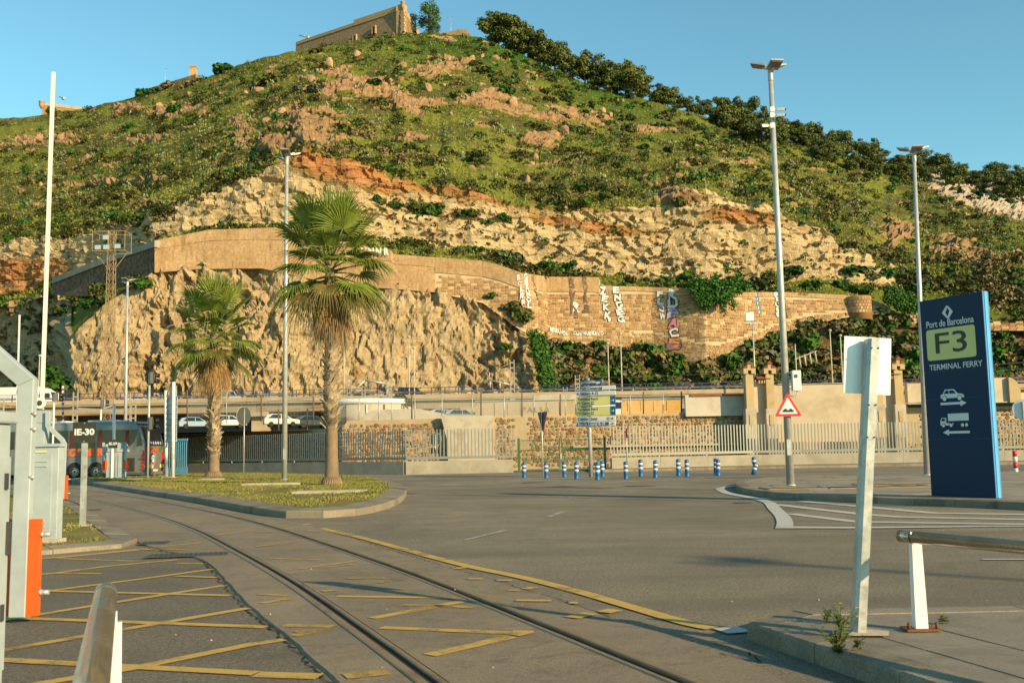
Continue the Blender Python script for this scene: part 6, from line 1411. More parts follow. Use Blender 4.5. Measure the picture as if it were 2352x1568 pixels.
car('car', on_deck(322), 0, W_, 'white patrol car on the elevated road left of the traffic light', 'suv'); car('taxi', on_deck(586), 0, (.55, .38, .02), 'black and yellow taxi behind the lamp post on the elevated road', 'hatch'); car('car', on_deck(572, 187), math.pi, (.02, .02, .022), 'black car beside the taxi on the elevated road', 'suv')
car('car', on_deck(838, 186), 0, (.03, .05, .025), 'dark green car on the elevated road behind the gantry', 'suv'); car('car', on_deck(1566), 0, (.5, .03, .015), 'red car on the elevated road near the brick pillars', 'hatch'); car('car', on_deck(1476), 0, (.5, .36, .04), 'yellow car on the elevated road behind the direction sign', 'hatch'); car('car', on_deck(1440, 186), 0, (.02, .025, .03), 'black car on the elevated road above the direction sign', 'suv'); car('car', on_deck(465), 0, (.2, .2, .2), 'grey car on the elevated road above the smaller palm trunk', 'hatch')
# white box truck on the deck
tx = on_deck(112, 184); TKK = empty('truck', tx, 0, 'white box truck on the elevated road at the dark gully', 'truck')
e = MB(); e.plate([(-1.1, .5), (1.2, .5), (1.25, 1.3), (1.0, 2.1), (.75, 2.75), (-1.1, 2.85)], -1.2, 1.2); e.build('cab', M_WHITEP, TKK, bevel=.06)
e = MB(); e.plate([(-1.1, 2.86), (.6, 2.8), (-.2, 3.35), (-1.1, 3.45)], -1.0, 1.0); e.build('roof_deflector', M_WHITEP, TKK)
e = MB(); e.plate([(1.26, 1.45), (1.05, 2.12), (.82, 2.62), (.8, 2.62), (.9, 1.45)], -1.1, 1.1); e.build('windscreen', M_GLASS, TKK)
e = MB(); e.plate([(.75, 1.5), (.7, 2.4), (-.3, 2.4), (-.3, 1.5)], -1.215, -1.19); e.build('window', M_GLASS, TKK)
e = MB(); e.box((-4.9, 0, 2.2), (7.2, 2.5, 2.8)); e.build('cargo_box', M_SIGNW, TKK, bevel=.04)
e = MB(); e.box((-3.6, 0, .65), (8.5, 1.2, .3)); e.build('chassis', M_BLACK, TKK)
for x in (.2, -4.5, -7.0):
    for y in (-1.05, 1.05): e = MB(); e.lathe([(.25, -.14), (.48, -.14), (.5, 0), (.48, .14), (.25, .14)], 16); w_ = e.build('wheel', M_RUBBER, TKK, loc=(x, y, .5)); w_.rotation_euler = (math.pi / 2, 0, 0)
# lamp poles on the elevated road
for x, vt, hd, lb in [(790, 770, 0, 'thin road lamp right of the large palm trunk'), (939, 775, 0, 'taller thin road lamp behind the black van'), (951, 800, 0, 'shorter thin road lamp just right of the black van'), (1396, 790, 0, 'thin road lamp with small white head above the direction sign'), (1425, 768, 0, 'tall thin road lamp right of the direction sign'), (91, 818, 0, 'small brown road lamp left of the white boom'), (1906, 760, 0, 'thin road lamp on the slope behind the cream wall'), (1930, 772, 0, 'slanting thin pole on the slope behind the cream wall'), (1728, 727, 1, 'road mast with square floodlight left of the brick pillars'), (1826, 790, 2, 'catenary mast with insulators behind the control box')]:
    b = P(x + 4, 905, 176 if x > 1700 else 183); tp = P(x, vt, b.y); e = empty('road_lamp', (tp.x, b.y, 5.5), 0, lb, 'lamp post')
    f = MB(); f.tube([(0, 0, 0), (0, 0, tp.z - 5.5)], [.16, .10], 8); f.build('pole', M_CONC if hd != 1 else M_GALV, e)
    f = MB(); z = tp.z - 5.5
    if hd == 1: f.box((-.5, 0, z), (1.4, .5, 1.5)); f.box((0, 0, z - 1.1), (3.0, .15, .12))
    elif hd == 2:
        f.box((1.8, 0, z - 2.0), (4.2, .15, .15), 0, Matrix.Rotation(-.35, 3, 'Y'))
        for q in range(4): f.tube([(.6 + q * .95, 0, z - 2.2 + q * .3), (.8 + q * .95, 0, z - 4.2 + q * .3)], .16, 6)
    else: f.lathe([(.1, -.1), (.32, .0), (.28, .25), (.05, .35)], 8, 0, (0, 0, z))
    f.build('lamp_head', M_WHITEP if hd == 1 else M_CONC, e)
# ---- railway overhead line
def mast(x, vb, vt, Y, lb, w=.42):
    b = P(x, vb, Y); t = P(x, vt, Y); e = empty('catenary_mast', (t.x, Y, zy(Y) - .2), 0, lb, 'mast'); h = t.z - zy(Y) + .2
    for sx in (-1, 1): f = MB(); f.box((sx * w / 2, 0, h / 2), (.10, .22, h)); f.build('channel', M_CONCG, e)
    f = MB()
    for q in range(int(h / .55)): f.box((0, 0, .3 + q * .55), (w, .16, .16))
    o = f.build('batten', M_CONCG, e); tag(o, kind='stuff')
    return e, h
m1, h1_ = mast(802, 968, 862, 108, 'left catenary mast of the gantry by the concrete tank'); m2, h2_ = mast(893, 968, 874, 108, 'right catenary mast of the gantry by the concrete tank')
f = MB(); q = [P(808, 903, 108), P(838, 873, 108), P(903 - 20, 880, 108), P(893, 912, 108)]
for a, b in zip(q, q[1:]): f.tube([a - Vector(m1.location), b - Vector(m1.location)], .10, 6)
f.build('portal_beam', M_GALV, m1)
for x, v in [(846, 882), (868, 885), (885, 886)]: f = MB(); a = P(x, v - 4, 108); f.lathe([(.06, 0), (.14, -.15), (.1, -.35), (.14, -.5), (.05, -.65)], 8, 0, a - Vector(m1.location)); f.build('insulator', M_DGREY, m1)
m3, h3_ = mast(1176, 957, 826, 104, 'tall catenary mast with a long bracket left of the direction sign')
f = MB(); a = P(1123, 872, 104); b = P(1176, 884, 104); f.tube([a - Vector(m3.location), b - Vector(m3.location)], .09, 6); f.tube([a - Vector(m3.location), P(1124, 855, 104) - Vector(m3.location)], .06, 6); f.tube([P(1124, 858, 104) - Vector(m3.location), P(1174, 832, 104) - Vector(m3.location)], .02, 4); f.build('bracket', M_GALV, m3)
for x, v in [(1126, 890), (1138, 878), (1148, 892), (1156, 881)]: f = MB(); f.tube([P(x, v - 16 if v > 885 else v - 6, 104) - Vector(m3.location), P(x, v, 104) - Vector(m3.location)], .09, 6); f.build('insulator', M_DGREY if v < 885 else M_GALV, m3)
for x, vt, Y, lb in [(174, 900, 118, 'catenary mast in the railway yard above the bus roof'), (295, 902, 118, 'catenary mast beside the tall lamp behind the bus'), (307, 918, 112, 'short catenary mast with a bracket behind the bus'), (4, 917, 112, 'catenary mast at the left edge behind the gate post'), (835, 868, 150, 'distant catenary mast behind the gantry'), (918, 905, 150, 'distant catenary mast right of the gantry'), (1326, 861, 120, 'concrete catenary mast just left of the direction sign'), (1298, 888, 126, 'short catenary mast left of the direction sign')]:
    mast(x, 968, vt, Y, lb, .5)
f = MB(); f.bar(P(178, 938, 118), P(292, 945, 118), .22); f.bar(P(178, 942, 118), P(292, 948, 118), .14); o = f.build('catenary_beam', M_CONCG); tag(o, 'horizontal catenary beam above the bus roof', 'beam')
for i, (xa, va, xb, vb, Y) in enumerate([(1176, 862, 1726, 850, 104), (1176, 884, 1726, 872, 104), (1176, 893, 1726, 880, 104), (1790, 845, 2352, 832, 104), (1790, 858, 2352, 846, 104), (893, 888, 1176, 868, 106), (893, 896, 1123, 890, 106), (0, 928, 174, 932, 116), (174, 934, 802, 905, 112), (174, 950, 802, 930, 112), (400, 958, 802, 940, 112), (802, 880, 893, 884, 108)]):
    f = MB(); a = P(xa, va, Y); b = P(xb, vb, Y); m_ = (a + b) / 2 + Vector((0, 0, -.5)); f.tube([a, a.lerp(m_, .5) + Vector((0, 0, -.1)), m_, m_.lerp(b, .5) + Vector((0, 0, -.1)), b], .022, 5); o = f.build('overhead_wire', M_DGREY)
    tag(o, 'thin overhead railway wire strung across the yard between masts', 'wire', 'overhead railway wires')
# ---- lattice tower with platform
LTb = P(248, 962, 140); LTt = P(258, 532, 140); LT = empty('lattice_tower', (LTt.x, 140, zy(140)), 0, 'rusty lattice floodlight tower with a platform of panels at the top', 'tower'); H = LTt.z - zy(140)
M_LAT = mat('weathered_lattice', (0.30, 0.21, 0.12), .8, .1, .3, 2)
for sx in (-1, 1):
    for sy in (-1, 1): f = MB(); f.bar((sx * .6, sy * .6, 0), (sx * .42, sy * .42, H), .07); f.build('leg', M_LAT, LT)
nb = 20; f = MB()
for q in range(nb):
    z0 = H * q / nb; z1 = H * (q + 1) / nb; a = .6 - .18 * q / nb; b = .6 - .18 * (q + 1) / nb
    for s0, s1 in (((-1, -1), (1, -1)), ((1, -1), (1, 1)), ((1, 1), (-1, 1)), ((-1, 1), (-1, -1))):
        f.bar((s0[0] * a, s0[1] * a, z0), (s1[0] * b, s1[1] * b, z1), .04); f.bar((s1[0] * a, s1[1] * a, z0), (s0[0] * b, s0[1] * b, z1), .04)
tag(f.build('bracing', M_LAT, LT), kind='stuff')
f = MB(); pw = 2.3; z = H - 3.0
for zz in (z, z + 2.8): 
    for a, b in (((-pw, -1.2), (pw, -1.2)), ((pw, -1.2), (pw, 1.2)), ((pw, 1.2), (-pw, 1.2)), ((-pw, 1.2), (-pw, -1.2))): f.bar((*a, zz), (*b, zz), .08)
for sx in (-pw, 0, pw): f.bar((sx, -1.2, z), (sx, -1.2, z + 2.8), .07); f.bar((sx, 1.2, z), (sx, 1.2, z + 2.8), .07)
for sx in (-1, 1): f.bar((sx * .5, 0, z - 2.4), (sx * pw, 0, z), .08)
o = f.build('platform_frame', M_LAT, LT)
for x, zz in [(-1.5, .5), (-.3, .5), (1.3, .6), (-.4, 1.9)]: f = MB(); f.box((x, -1.25, z + zz), (.8, .15, .6)); f.build('floodlight', M_GALVP, LT)

# ================================================================== FENCES
def fence(pts, label, name='metal_fence', bent=None):
    pts = [Vector((*p, 0)) for p in pts]; E = empty(name, pts[0], 0, label, 'fence'); o0 = pts[0]
    seg = resample(pts, step=3.2)
    for a, b in zip(seg, seg[1:]):
        d = (b - a).normalized(); n = Vector((d.y, -d.x, 0)); e = MB()
        q = [a - o0, b - d * .01 - o0]; e.add([q[0] + n * .15, q[1] + n * .15, q[1] - n * .15, q[0] - n * .15] + [p + Vector((0, 0, .8)) for p in (q[0] + n * .15, q[1] + n * .15, q[1] - n * .15, q[0] - n * .15)], [(0, 3, 2, 1), (4, 5, 6, 7), (0, 1, 5, 4), (1, 2, 6, 5), (2, 3, 7, 6), (3, 0, 4, 7)]); e.build('base_wall', M_CONCG, E)
        e = MB(); e.bar(q[0] + n * .02 + Vector((0, 0, .98)), q[1] + n * .02 + Vector((0, 0, .98)), .08, .16); e.build('rail', M_BARS, E)
        e = MB(); e.bar(q[0] + Vector((0, 0, .78)), q[0] + Vector((0, 0, .92)), .07); e.build('foot', M_GALVP, E)
    L = sum((b - a).length for a, b in zip(pts, pts[1:])); bars = resample(pts, step=.214); me = None
    for i, p in enumerate(bars):
        d = (bars[min(i + 1, len(bars) - 1)] - bars[max(i - 1, 0)]).normalized()
        if me is None: me = MB().box((0, 0, 0), (.075, .03, 1.78)).mesh('bar', M_BARS)
        o = mobj('bar', me, E, p - o0 + Vector((0, 0, 1.83 + rs.uniform(-.01, .01)))); t = 0
        if bent and bent[0] < i < bent[1]: t = -.09 * math.sin(math.pi * (i - bent[0]) / (bent[1] - bent[0])) * rs.uniform(.6, 1.3)
        o.rotation_euler = (0, t + rs.uniform(-.008, .008), math.atan2(d.y, d.x))
    return E
M_BARS = mat('fence_bar_paint', (0.21, 0.225, 0.20), .5, .25, .08, 2)
fence([(-6.7, 61.6), (-16, 68.6), (-25.6, 76.0)], 'receding grey metal fence in shade behind the grass island', bent=(2, 14))
fence([(-6.65, 61.55), (-0.05, 62.0)], 'short sunlit grey metal fence right of the large palm', bent=(-1, 7))
fence([(5.95, 61.6), (16, 64.2), (60, 63.6)], 'long grey metal fence right of the green gate')
# green mesh gate
GA = empty('mesh_gate', (.3, 62.4, 0), 0, 'green wire mesh double gate between the two grey fences', 'gate'); M_GREEN = mat('green_gate_paint', (0.035, 0.115, 0.045), .5, 0, .2, 3)
for x, w in ((0, .16), (2.55, .08), (2.68, .08), (5.35, .16)): e = MB(); e.box((x, 0, 1.05), (w, w, 2.1)); e.build('post', M_GREEN, GA)
for x0, x1 in ((.12, 2.48), (2.75, 5.24)):
    e = MB()
    for z in (.14, .75, 1.35, 1.95): e.bar((x0, 0, z), (x1, 0, z), .05)
    lf = e.build('leaf_frame', M_GREEN, GA); e = MB()
    for x in np.arange(x0, x1, .09): e.bar((x, .02, .14), (x, .02, 1.95), .012)
    for z in np.arange(.2, 1.95, .16): e.bar((x0, .03, z), (x1, .03, z), .010)
    tag(e.build('mesh_wires', M_GREEN, lf), kind='stuff')
e = MB(); e.box((2.62, -.08, .95), (.12, .06, .35)); e.build('lock', M_GALV, GA)
# blue bar gate behind the sign backs
BG = empty('blue_gate', P(384, 1091, 66), -.3, 'bright blue bar gate behind the large sign seen from the back', 'gate'); M_BLUEG = mat('light_blue_paint', (0.09, 0.27, 0.42), .5, 0, .15, 2)
for q in range(10): e = MB(); e.box((q * .16, 0, 1.15), (.055, .055, 2.2)); e.build('bar', M_BLUEG, BG)
for z in (.25, 2.3): e = MB(); e.box((.72, -.03, z), (1.65, .07, .16 if z > 1 else .5)); e.build('rail', M_BLUEG, BG)
e = MB(); e.box((-3.0, -.1, .25), (5.5, .2, .35)); e.build('sliding_beam', M_BLUEG, BG)
# ================================================================== PALMS
def palmleaf(name, a, b_, c_, tr=.35):
    m, nt, b = nodes_of(name); geo = N(nt, 'ShaderNodeNewGeometry'); n1 = noise(nt, geo.outputs['Position'], 2.0, 3, .6); oi = N(nt, 'ShaderNodeObjectInfo')
    cc = mixc(nt, ramp(nt, n1, .35, .65), a, b_); cc = mixc(nt, ramp(nt, oi.outputs['Random'], .55, 1.0, 0, .7), cc, c_)
    nt.links.new(cc, b.inputs['Base Color']); b.inputs['Roughness'].default_value = .42; b.inputs['Specular IOR Level'].default_value = .4
    t = N(nt, 'ShaderNodeBsdfTranslucent'); nt.links.new(cc, t.inputs['Color']); mx = N(nt, 'ShaderNodeMixShader'); mx.inputs[0].default_value = tr
    nt.links.new(b.outputs[0], mx.inputs[1]); nt.links.new(t.outputs[0], mx.inputs[2]); nt.links.new(mx.outputs[0], nt.nodes['Material Output'].inputs['Surface']); return m
M_PL = palmleaf('palm_leaf', (0.125, 0.185, 0.022), (0.25, 0.30, 0.048), (0.18, 0.18, 0.035)); M_PL2 = palmleaf('palm_leaf_old', (0.10, 0.115, 0.02), (0.185, 0.165, 0.04), (0.24, 0.17, 0.06)); M_PD = palmleaf('palm_leaf_dead', (0.30, 0.175, 0.065), (0.43, 0.28, 0.12), (0.24, 0.13, 0.045), .2)
M_BOOT = mat('palm_leaf_base', (0.33, 0.255, 0.165), .85, 0, .25, 4, .3, 20, .02, rnd=.3); M_PTR = mat('palm_trunk_smooth', (0.20, 0.14, 0.085), .9, 0, .2, 2, .5, 14, .02, dirt=(0.14, 0.095, 0.055), dscale=2.5)
def frond(az, el, Lp, Lb, droop, m, rg, nseg=34, spread=2.0):
    """a fan leaf: stalk, then a pleated fan split into drooping blades"""
    mb = MB(); d = Vector((math.cos(az) * math.cos(el), math.sin(az) * math.cos(el), math.sin(el))); side = Vector((-math.sin(az), math.cos(az), 0)); up = d.cross(side) * -1
    if up.z < 0: up = -up
    def sag(p, t, k_): return p + Vector((0, 0, -k_ * t * t))
    st = [sag(d * Lp * t, t, .12 * Lp * (1 - abs(math.sin(el))) + droop * .1) for t in (0, .35, .7, 1)]
    mb.tube(st, [.045, .03, .024, .018], 5); hub = st[-1]; dd = (st[-1] - st[-2]).normalized(); nn = side.cross(dd).normalized()
    if nn.z < 0: nn = -nn
    for i in range(nseg):
        a = -spread + 2 * spread * i / (nseg - 1) + rg.uniform(-.02, .02); ln = Lb * (.62 + .38 * math.cos(a * .62)) * rg.uniform(.9, 1.05); r_ = dd * math.cos(a) + side * math.sin(a) + nn * .22 * abs(math.sin(a)); r_.normalize(); pr = nn.cross(r_).normalized(); pts = []
        for t in (0.02, .25, .46, .75, 1.0):
            w = (.0035 + .5 * ln * t * 2 * spread / nseg * 1.02) if t <= .46 else (.5 * ln * .46 * 2 * spread / nseg) * (1 - (t - .46) / .56) * .9
            k_ = droop * ln * (max(0, t - .3) / .7) ** 1.8 * rg.uniform(.8, 1.2); c_ = hub + r_ * ln * t * (1 - .18 * droop * t) + Vector((0, 0, -k_)); pts.append((c_ - pr * w - nn * w * .35, c_ + nn * w * .25, c_ + pr * w - nn * w * .35))
        vs_ = [p for tr in pts for p in tr]; fs = []
        for k2 in range(4): fs += [(k2 * 3, k2 * 3 + 1, k2 * 3 + 4, k2 * 3 + 3), (k2 * 3 + 1, k2 * 3 + 2, k2 * 3 + 5, k2 * 3 + 4)]
        mb.add(vs_, fs)
    return mb.mesh('frond', m)
def palm(loc, H, R, s, seed, label, lean=(0, 0), n_green=40, boot=(.42, .98), skirt=2.6):
    rg = random.Random(seed); E = empty('palm_tree', loc, 0, label, 'palm tree'); cx = lambda t: Vector((lean[0] * t * t, lean[1] * t * t, H * t))
    prof = [(0, 1.55), (.012, 1.38), (.03, 1.2), (.08, 1.1), (.2, .98), (.4, .92), (.6, .88), (.8, .86), (1, .80)]
    e = MB(); ts = sorted(set([p[0] for p in prof] + [i / 60 for i in range(61)])); rr = [R * np.interp(t, [p[0] for p in prof], [p[1] for p in prof]) * (1 + .018 * math.sin(t * 260)) for t in ts]
    e.tube([cx(t) for t in ts], rr, 18); tr = e.build('trunk', M_PTR, E)
    rt = MB()
    for q in range(26): a = q * .2417; rt.tube([(R * 1.2 * math.cos(a), R * 1.2 * math.sin(a), .28), (R * 1.55 * math.cos(a + .1), R * 1.55 * math.sin(a + .1), .1), (R * 1.75 * math.cos(a), R * 1.75 * math.sin(a), -.05)], [.05, .06, .05], 5)
    rt.build('root_flare', M_PTR, tr)
    bm_ = []
    for q in range(4):
        e = MB(); w, L, tw = R * .62, R * (1.15 + .12 * q), rg.uniform(-.35, .35); prev = []
        for t in (0, .35, .7, 1.0): ww = w * (1 - .62 * t); x = R * .02 + R * (.42 + .14 * q) * t ** 1.5; z = L * t; prev.append([(x, -ww + tw * L * t, z), (x + R * .10 * (1 - t), tw * L * t, z), (x, ww + tw * L * t, z), (x - R * .14, tw * L * t, z)])
        for a, b in zip(prev, prev[1:]): e.add(a + b, [(k2, (k2 + 1) % 4, 4 + (k2 + 1) % 4, 4 + k2) for k2 in range(4)])
        e.add(prev[-1], [(0, 1, 2, 3)]); bm_.append(e.mesh('leaf_base', M_BOOT))
    nb = int((boot[1] - boot[0]) * H / (R * .62) * 7)
    for q in range(min(nb, 200)):
        t = boot[0] + (boot[1] - boot[0]) * q / nb; a = q * 2.39996; rad = R * np.interp(t, [p[0] for p in prof], [p[1] for p in prof]) * .93; c_ = cx(t); o = mobj('leaf_base', rg.choice(bm_), tr, c_ + Vector((math.cos(a) * rad, math.sin(a) * rad, 0))); o.rotation_euler = (rg.uniform(-.35, .35), rg.uniform(-.05, .45), a + rg.uniform(-.15, .15)); k2 = rg.uniform(.7, 1.0); o.scale = (k2, k2, k2 * 1.1)
    top = cx(1.0)
    for q in range(n_green):
        t = (q + .5) / n_green; el = math.radians(86 - 116 * t ** .9 + rg.uniform(-9, 9)); az = q * 2.39996 + rg.uniform(-.25, .25); m = M_PL if t < .8 else M_PL2
        k3 = 1.22 if t < .3 else 1.0; o = mobj('frond', frond(az, el, s * k3 * rg.uniform(.95, 1.25), s * k3 * rg.uniform(.95, 1.2), .08 + .68 * t ** 1.2 * rg.uniform(.6, 1.4), m, rg), E, top + Vector((0, 0, -.05 - .55 * s * t)))
    for q in range(30):
        t = q / 30; az = q * 2.39996; o = mobj('dead_frond', frond(az, math.radians(-58 - 26 * rg.random()), s * rg.uniform(.3, .5), s * rg.uniform(.7, 1.0), .9, M_PD, rg, 20, .9), E, cx(1.0 - (.05 + .09 * t) * 9.4 / H) + Vector((math.cos(az) * R * .5, math.sin(az) * R * .5, 0)))
    for q in range(7):      # thin flower stalks hanging out
        az = rg.uniform(0, 6.28); e = MB(); e.tube([(0, 0, 0), (math.cos(az) * s * .9, math.sin(az) * s * .9, .5 * s), (math.cos(az) * s * 1.7, math.sin(az) * s * 1.7, .35 * s), (math.cos(az) * s * 2.1, math.sin(az) * s * 2.1, -.2 * s)], [.02, .016, .012, .008], 5); e.build('flower_stalk', M_BOOT, E, loc=top + Vector((0, 0, -.3)))
    return E
b1 = G(762, 1112, .2); t1 = P(757, 600, b1.y); BIGP = palm(b1, t1.z - .2, .235, 1.34, 5, 'tall fan palm with a skirt of dead leaves on the grass island', (t1.x - b1.x, 0), 42, (.24, .97))
b2 = G(491, 1094, .2); t2 = P(492, 762, b2.y); palm(b2, t2.z - .2, .27, 1.50, 9, 'smaller fan palm nearer the bus on the grass island', (t2.x - b2.x, 0), 36, (.13, .97))

# ================================================================== LAMP POSTS
M_LAMPC = mat('lamp_casing', (0.34, 0.345, 0.33), .5, .3, .12, 2); M_LENS = mat('lamp_lens', (0.16, 0.14, 0.115), .35, 0, .2, 4)
def lamp(loc, H, r0, label, yaw=0.0, top=(0, 0), heads=((0, 2.6, .5, .15), (0, -2.5, .3, -.25), (0, .3, -.2, .0)), tag_name='street_lamp'):
    E = empty(tag_name, loc, 0, label, 'street lamp'); e = MB(); e.tube([(0, 0, 0), (top[0] * .5, 0, H * .5), (top[0], 0, H)], [r0, r0 * .78, r0 * .58], 14); e.build('pole', M_GALV, E)
    e = MB(); e.lathe([(r0 * 1.35, 0), (r0 * 1.35, .02), (r0 * 1.05, .05)], 14); e.build('base_plate', M_GALV, E)
    e = MB(); e.box((top[0], -r0 * .9, 1.2), (.13, .05, .5)); e.build('service_door', M_GALV, E)
    e = MB(); e.lathe([(r0 * .62, H - .4), (r0 * .7, H - .38), (r0 * .7, H + .05), (.05, H + .1)], 12, 0, (top[0], 0, 0)); e.build('collar', M_GALV, E)
    for i, a in enumerate((yaw, yaw + 2.1, yaw + 4.2)):
        R_ = Matrix.Rotation(a, 3, 'Z') @ Matrix.Rotation(-.30, 3, 'Y'); c_ = Vector((top[0], 0, H + .02 - .16 * (i == 1))); e = MB(); e.box(c_ + R_ @ Vector((.40, 0, .05)), (.50, .42, .05), 0, R_); e.box(c_ + R_ @ Vector((.30, 0, .10)), (.20, .24, .06), 0, R_); hd = e.build('lamp_head', M_LAMPC, E)
        e = MB(); e.box(c_ + R_ @ Vector((.46, 0, .015)), (.30, .34, .03), 0, R_); e.build('lens', M_LENS, hd); e = MB(); e.bar(c_, c_ + R_ @ Vector((.3, 0, .03)), .09, .07); e.build('arm', M_GALV, hd)
    return E
def lamp_px(xb, vb, z, xt, vt, r0, label, yaw, Y=None):
    b = G(xb, vb, z) if Y is None else Vector((P(xb, vb, Y).x, Y, z)); t = P(xt, vt, b.y); return lamp(b, t.z - z, r0, label, yaw, (t.x - b.x, 0))
LR = lamp_px(1816, 1115, .17, 1769, 160, .125, 'tall grey lamp post with cameras carrying the triangular warning sign', 2.75)
lamp_px(653, 1102, .2, 659, 362, .13, 'tall grey lamp post left of the large palm on the grass island', .55)
lamp_px(2124, 1000, .16, 2099, 350, .12, 'far lamp post rising behind the blue sign tower', 2.5, 39.0)
lamp_px(287, 1060, 0.0, 293, 648, .15, 'lamp post behind the bus left of the smaller palm', .35, 80.0)
for i, (x, y) in enumerate([(31, -11.4), (30, 14), (24, 10.5)]): lamp((x, y, 0), 12.7, .12, ['lamp post by the roadside behind the viewer', 'lamp post at the far right roadside out of view', 'lamp post at the near right roadside out of view'][i], i * 1.3)
# cameras on the right lamp
for v, s, rz, lb in [(255, 1, -.5, 'upper white security camera on the tall right lamp post'), (268, 1, .15, 'white security camera pointing right on the lamp post'), (292, -1, .3, 'lower white security camera pointing left on the lamp post')]:
    c_ = P(1771, v, LR.location.y); e = empty('security_camera', c_ + Vector((0, -.12, 0)), 0, lb, 'camera'); f = MB(); f.bar((0, .04, 0), (s * .18, -.05, 0), .05); f.box((.0, .0, 0), (.13, .13, .16)); f.build('bracket', M_WHITEP, e)
    f = MB(); f.bar((s * .16, -.05, -.01), (s * .38, -.17, -.05), .085, .085); b_ = f.build('housing', M_WHITEP, e); f = MB(); f.bar((s * .38, -.17, -.05), (s * .40, -.18, -.055), .07, .07); f.build('lens', M_BLACK, b_)
# control box with cable
c_ = P(1823, 875, LR.location.y); CB = empty('control_box', c_ + Vector((.02, -.2, -.32)), 0, 'white control box strapped to the lamp post above the warning sign', 'control box')
f = MB(); f.box((0, 0, .32), (.27, .2, .64)); f.build('case', M_SIGNW, CB, bevel=.012); f = MB(); f.box((-.03, -.105, .46), (.10, .02, .10)); f.build('window', M_DGREY, CB); f = MB(); f.tube([(.02, 0, 0), (.0, -.02, -.12), (-.10, 0, -.18), (-.2, .03, -.14)], .018, 6); f.build('cable', M_GALV, CB)
for z in (.08, .58): f = MB(); f.bar((-.28, .15, z), (-.1, .1, z), .03); f.build('strap', M_GALV, CB)
# triangular warning sign
def tri(s, cut=.09):
    R_ = s / math.sqrt(3); P3 = [Vector((R_ * math.cos(a), R_ * math.sin(a))) for a in (math.pi / 2, math.pi * 7 / 6, math.pi * 11 / 6)]; out = []
    for i in range(3):
        p, a, b = P3[i], P3[i - 1], P3[(i + 1) % 3]; p0 = p + (a - p) * cut; p1 = p + (b - p) * cut
        for t in (0, .33, .67, 1): out.append(((1 - t) ** 2 * p0 + 2 * t * (1 - t) * p + t * t * p1))
    return [(p.x, p.y) for p in out]
c_ = P(1806, 938, LR.location.y); WS = empty('warning_sign', c_ + Vector((0, -.2, 0)), 0, 'triangular red and white bump warning sign on the lamp post', 'road sign')
f = MB(); f.plate(tri(.86), 0, .02); f.build('red_border', M_RED, WS); f = MB(); f.plate(tri(.60, .03), -.006, -.002); f.build('white_field', M_SIGNW, WS)
bp = [(-.30, -.20), (.30, -.20), (.30, -.10), (.24, -.09), (.19, -.03), (.14, -.01), (.09, -.03), (.04, -.09), (-.04, -.09), (-.09, -.03), (-.14, -.01), (-.19, -.03), (-.24, -.09), (-.30, -.10)]
f = MB(); f.plate([(a * .58, b * .58) for a, b in bp], -.012, -.008); f.build('bump_symbol', M_BLACK, WS); f = MB(); f.box((0, .05, -.2), (.4, .06, .05)); f.build('bracket', M_GALV, WS)
# ================================================================== SIGNS
# tall blue tower sign
A0 = G(2140, 1137.5, .17); B0 = G(2288, 1143.5, .17); dv_ = (B0 - A0); WT = dv_.length; rzT = math.atan2(dv_.y, dv_.x); HT = 4.76; TH = .22
TS = empty('sign_tower', A0, rzT, 'tall dark blue terminal sign tower on the paved island', 'sign')
M_TOT = mat('tower_shaded_blue', (0.004, 0.022, 0.066), .42, 0, .2, .9, spec=.18); M_TOTS = mat('tower_sunlit_blue', (0.045, 0.22, 0.47), .35, 0, .1, 1.5, dirt=(.5, .5, .5), dscale=6, dlo=.72, dhi=.76)  # shaded front and sunlit edge are put into separate blues
f = MB(); f.box((WT / 2, TH / 2, HT / 2), (WT, TH - .02, HT)); f.build('body', M_TOTS, TS)
hs = [0, 1.35, 2.32, 2.98, HT]                                             # separate front panels with fine joints
for a, b in zip(hs, hs[1:]): f = MB(); f.box((WT / 2, .002, (a + b) / 2), (WT - .004, .016, b - a - .006)); f.build('front_panel', M_TOT, TS)
f = MB(); f.box((WT + .004, TH * .5, HT / 2), (.014, TH * .42, HT)); f.build('side_strip', mat('tower_edge_light', (0.10, 0.33, 0.60), .35, 0, .1), TS)
TX = lambda fx, fy: (WT * fx, HT * (1 - fy))
def tt(name, body_, fx, fy, wfrac, m, bold=.0, sx=None, h=None):
    t = text_obj(name, body_, 1.0, m, TS, None, bold, .002); bb = [Vector(q) for q in t.bound_box]; w = max(q.x for q in bb) - min(q.x for q in bb); hh = max(q.y for q in bb) - min(q.y for q in bb); s = WT * wfrac / w; sy = (h / hh) if h else s
    x, z = TX(fx, fy); t.data.transform(Matrix.Diagonal((s, sy, 1, 1))); t.matrix_local = Matrix.Translation((x, -.012, z)) @ Matrix.Rotation(math.pi / 2, 4, 'X'); return t
M_TXT = mat('sign_white_film', (0.62, 0.64, 0.64), .4, var=.05)
tt('lettering', 'Port de Barcelona', .47, .131, .76, M_TXT, .012, h=.165); tt('lettering', 'TERMINAL FERRY', .52, .352, .84, M_TXT, .008, h=.135)
x, z = TX(.47, .236); pw, ph, rr = WT * .39, HT * .079, .07; poly = []
for cx_, cz_, a0 in ((pw - rr, ph - rr, 0), (-pw + rr, ph - rr, math.pi / 2), (-pw + rr, -ph + rr, math.pi), (pw - rr, -ph + rr, math.pi * 1.5)):
    for t in range(5): a = a0 + t * math.pi / 8; poly.append((x + cx_ + rr * math.cos(a), z + cz_ + rr * math.sin(a)))
f = MB(); f.plate(poly[::-1], -.012, -.007); f.build('yellow_panel', M_SIGNY, TS)
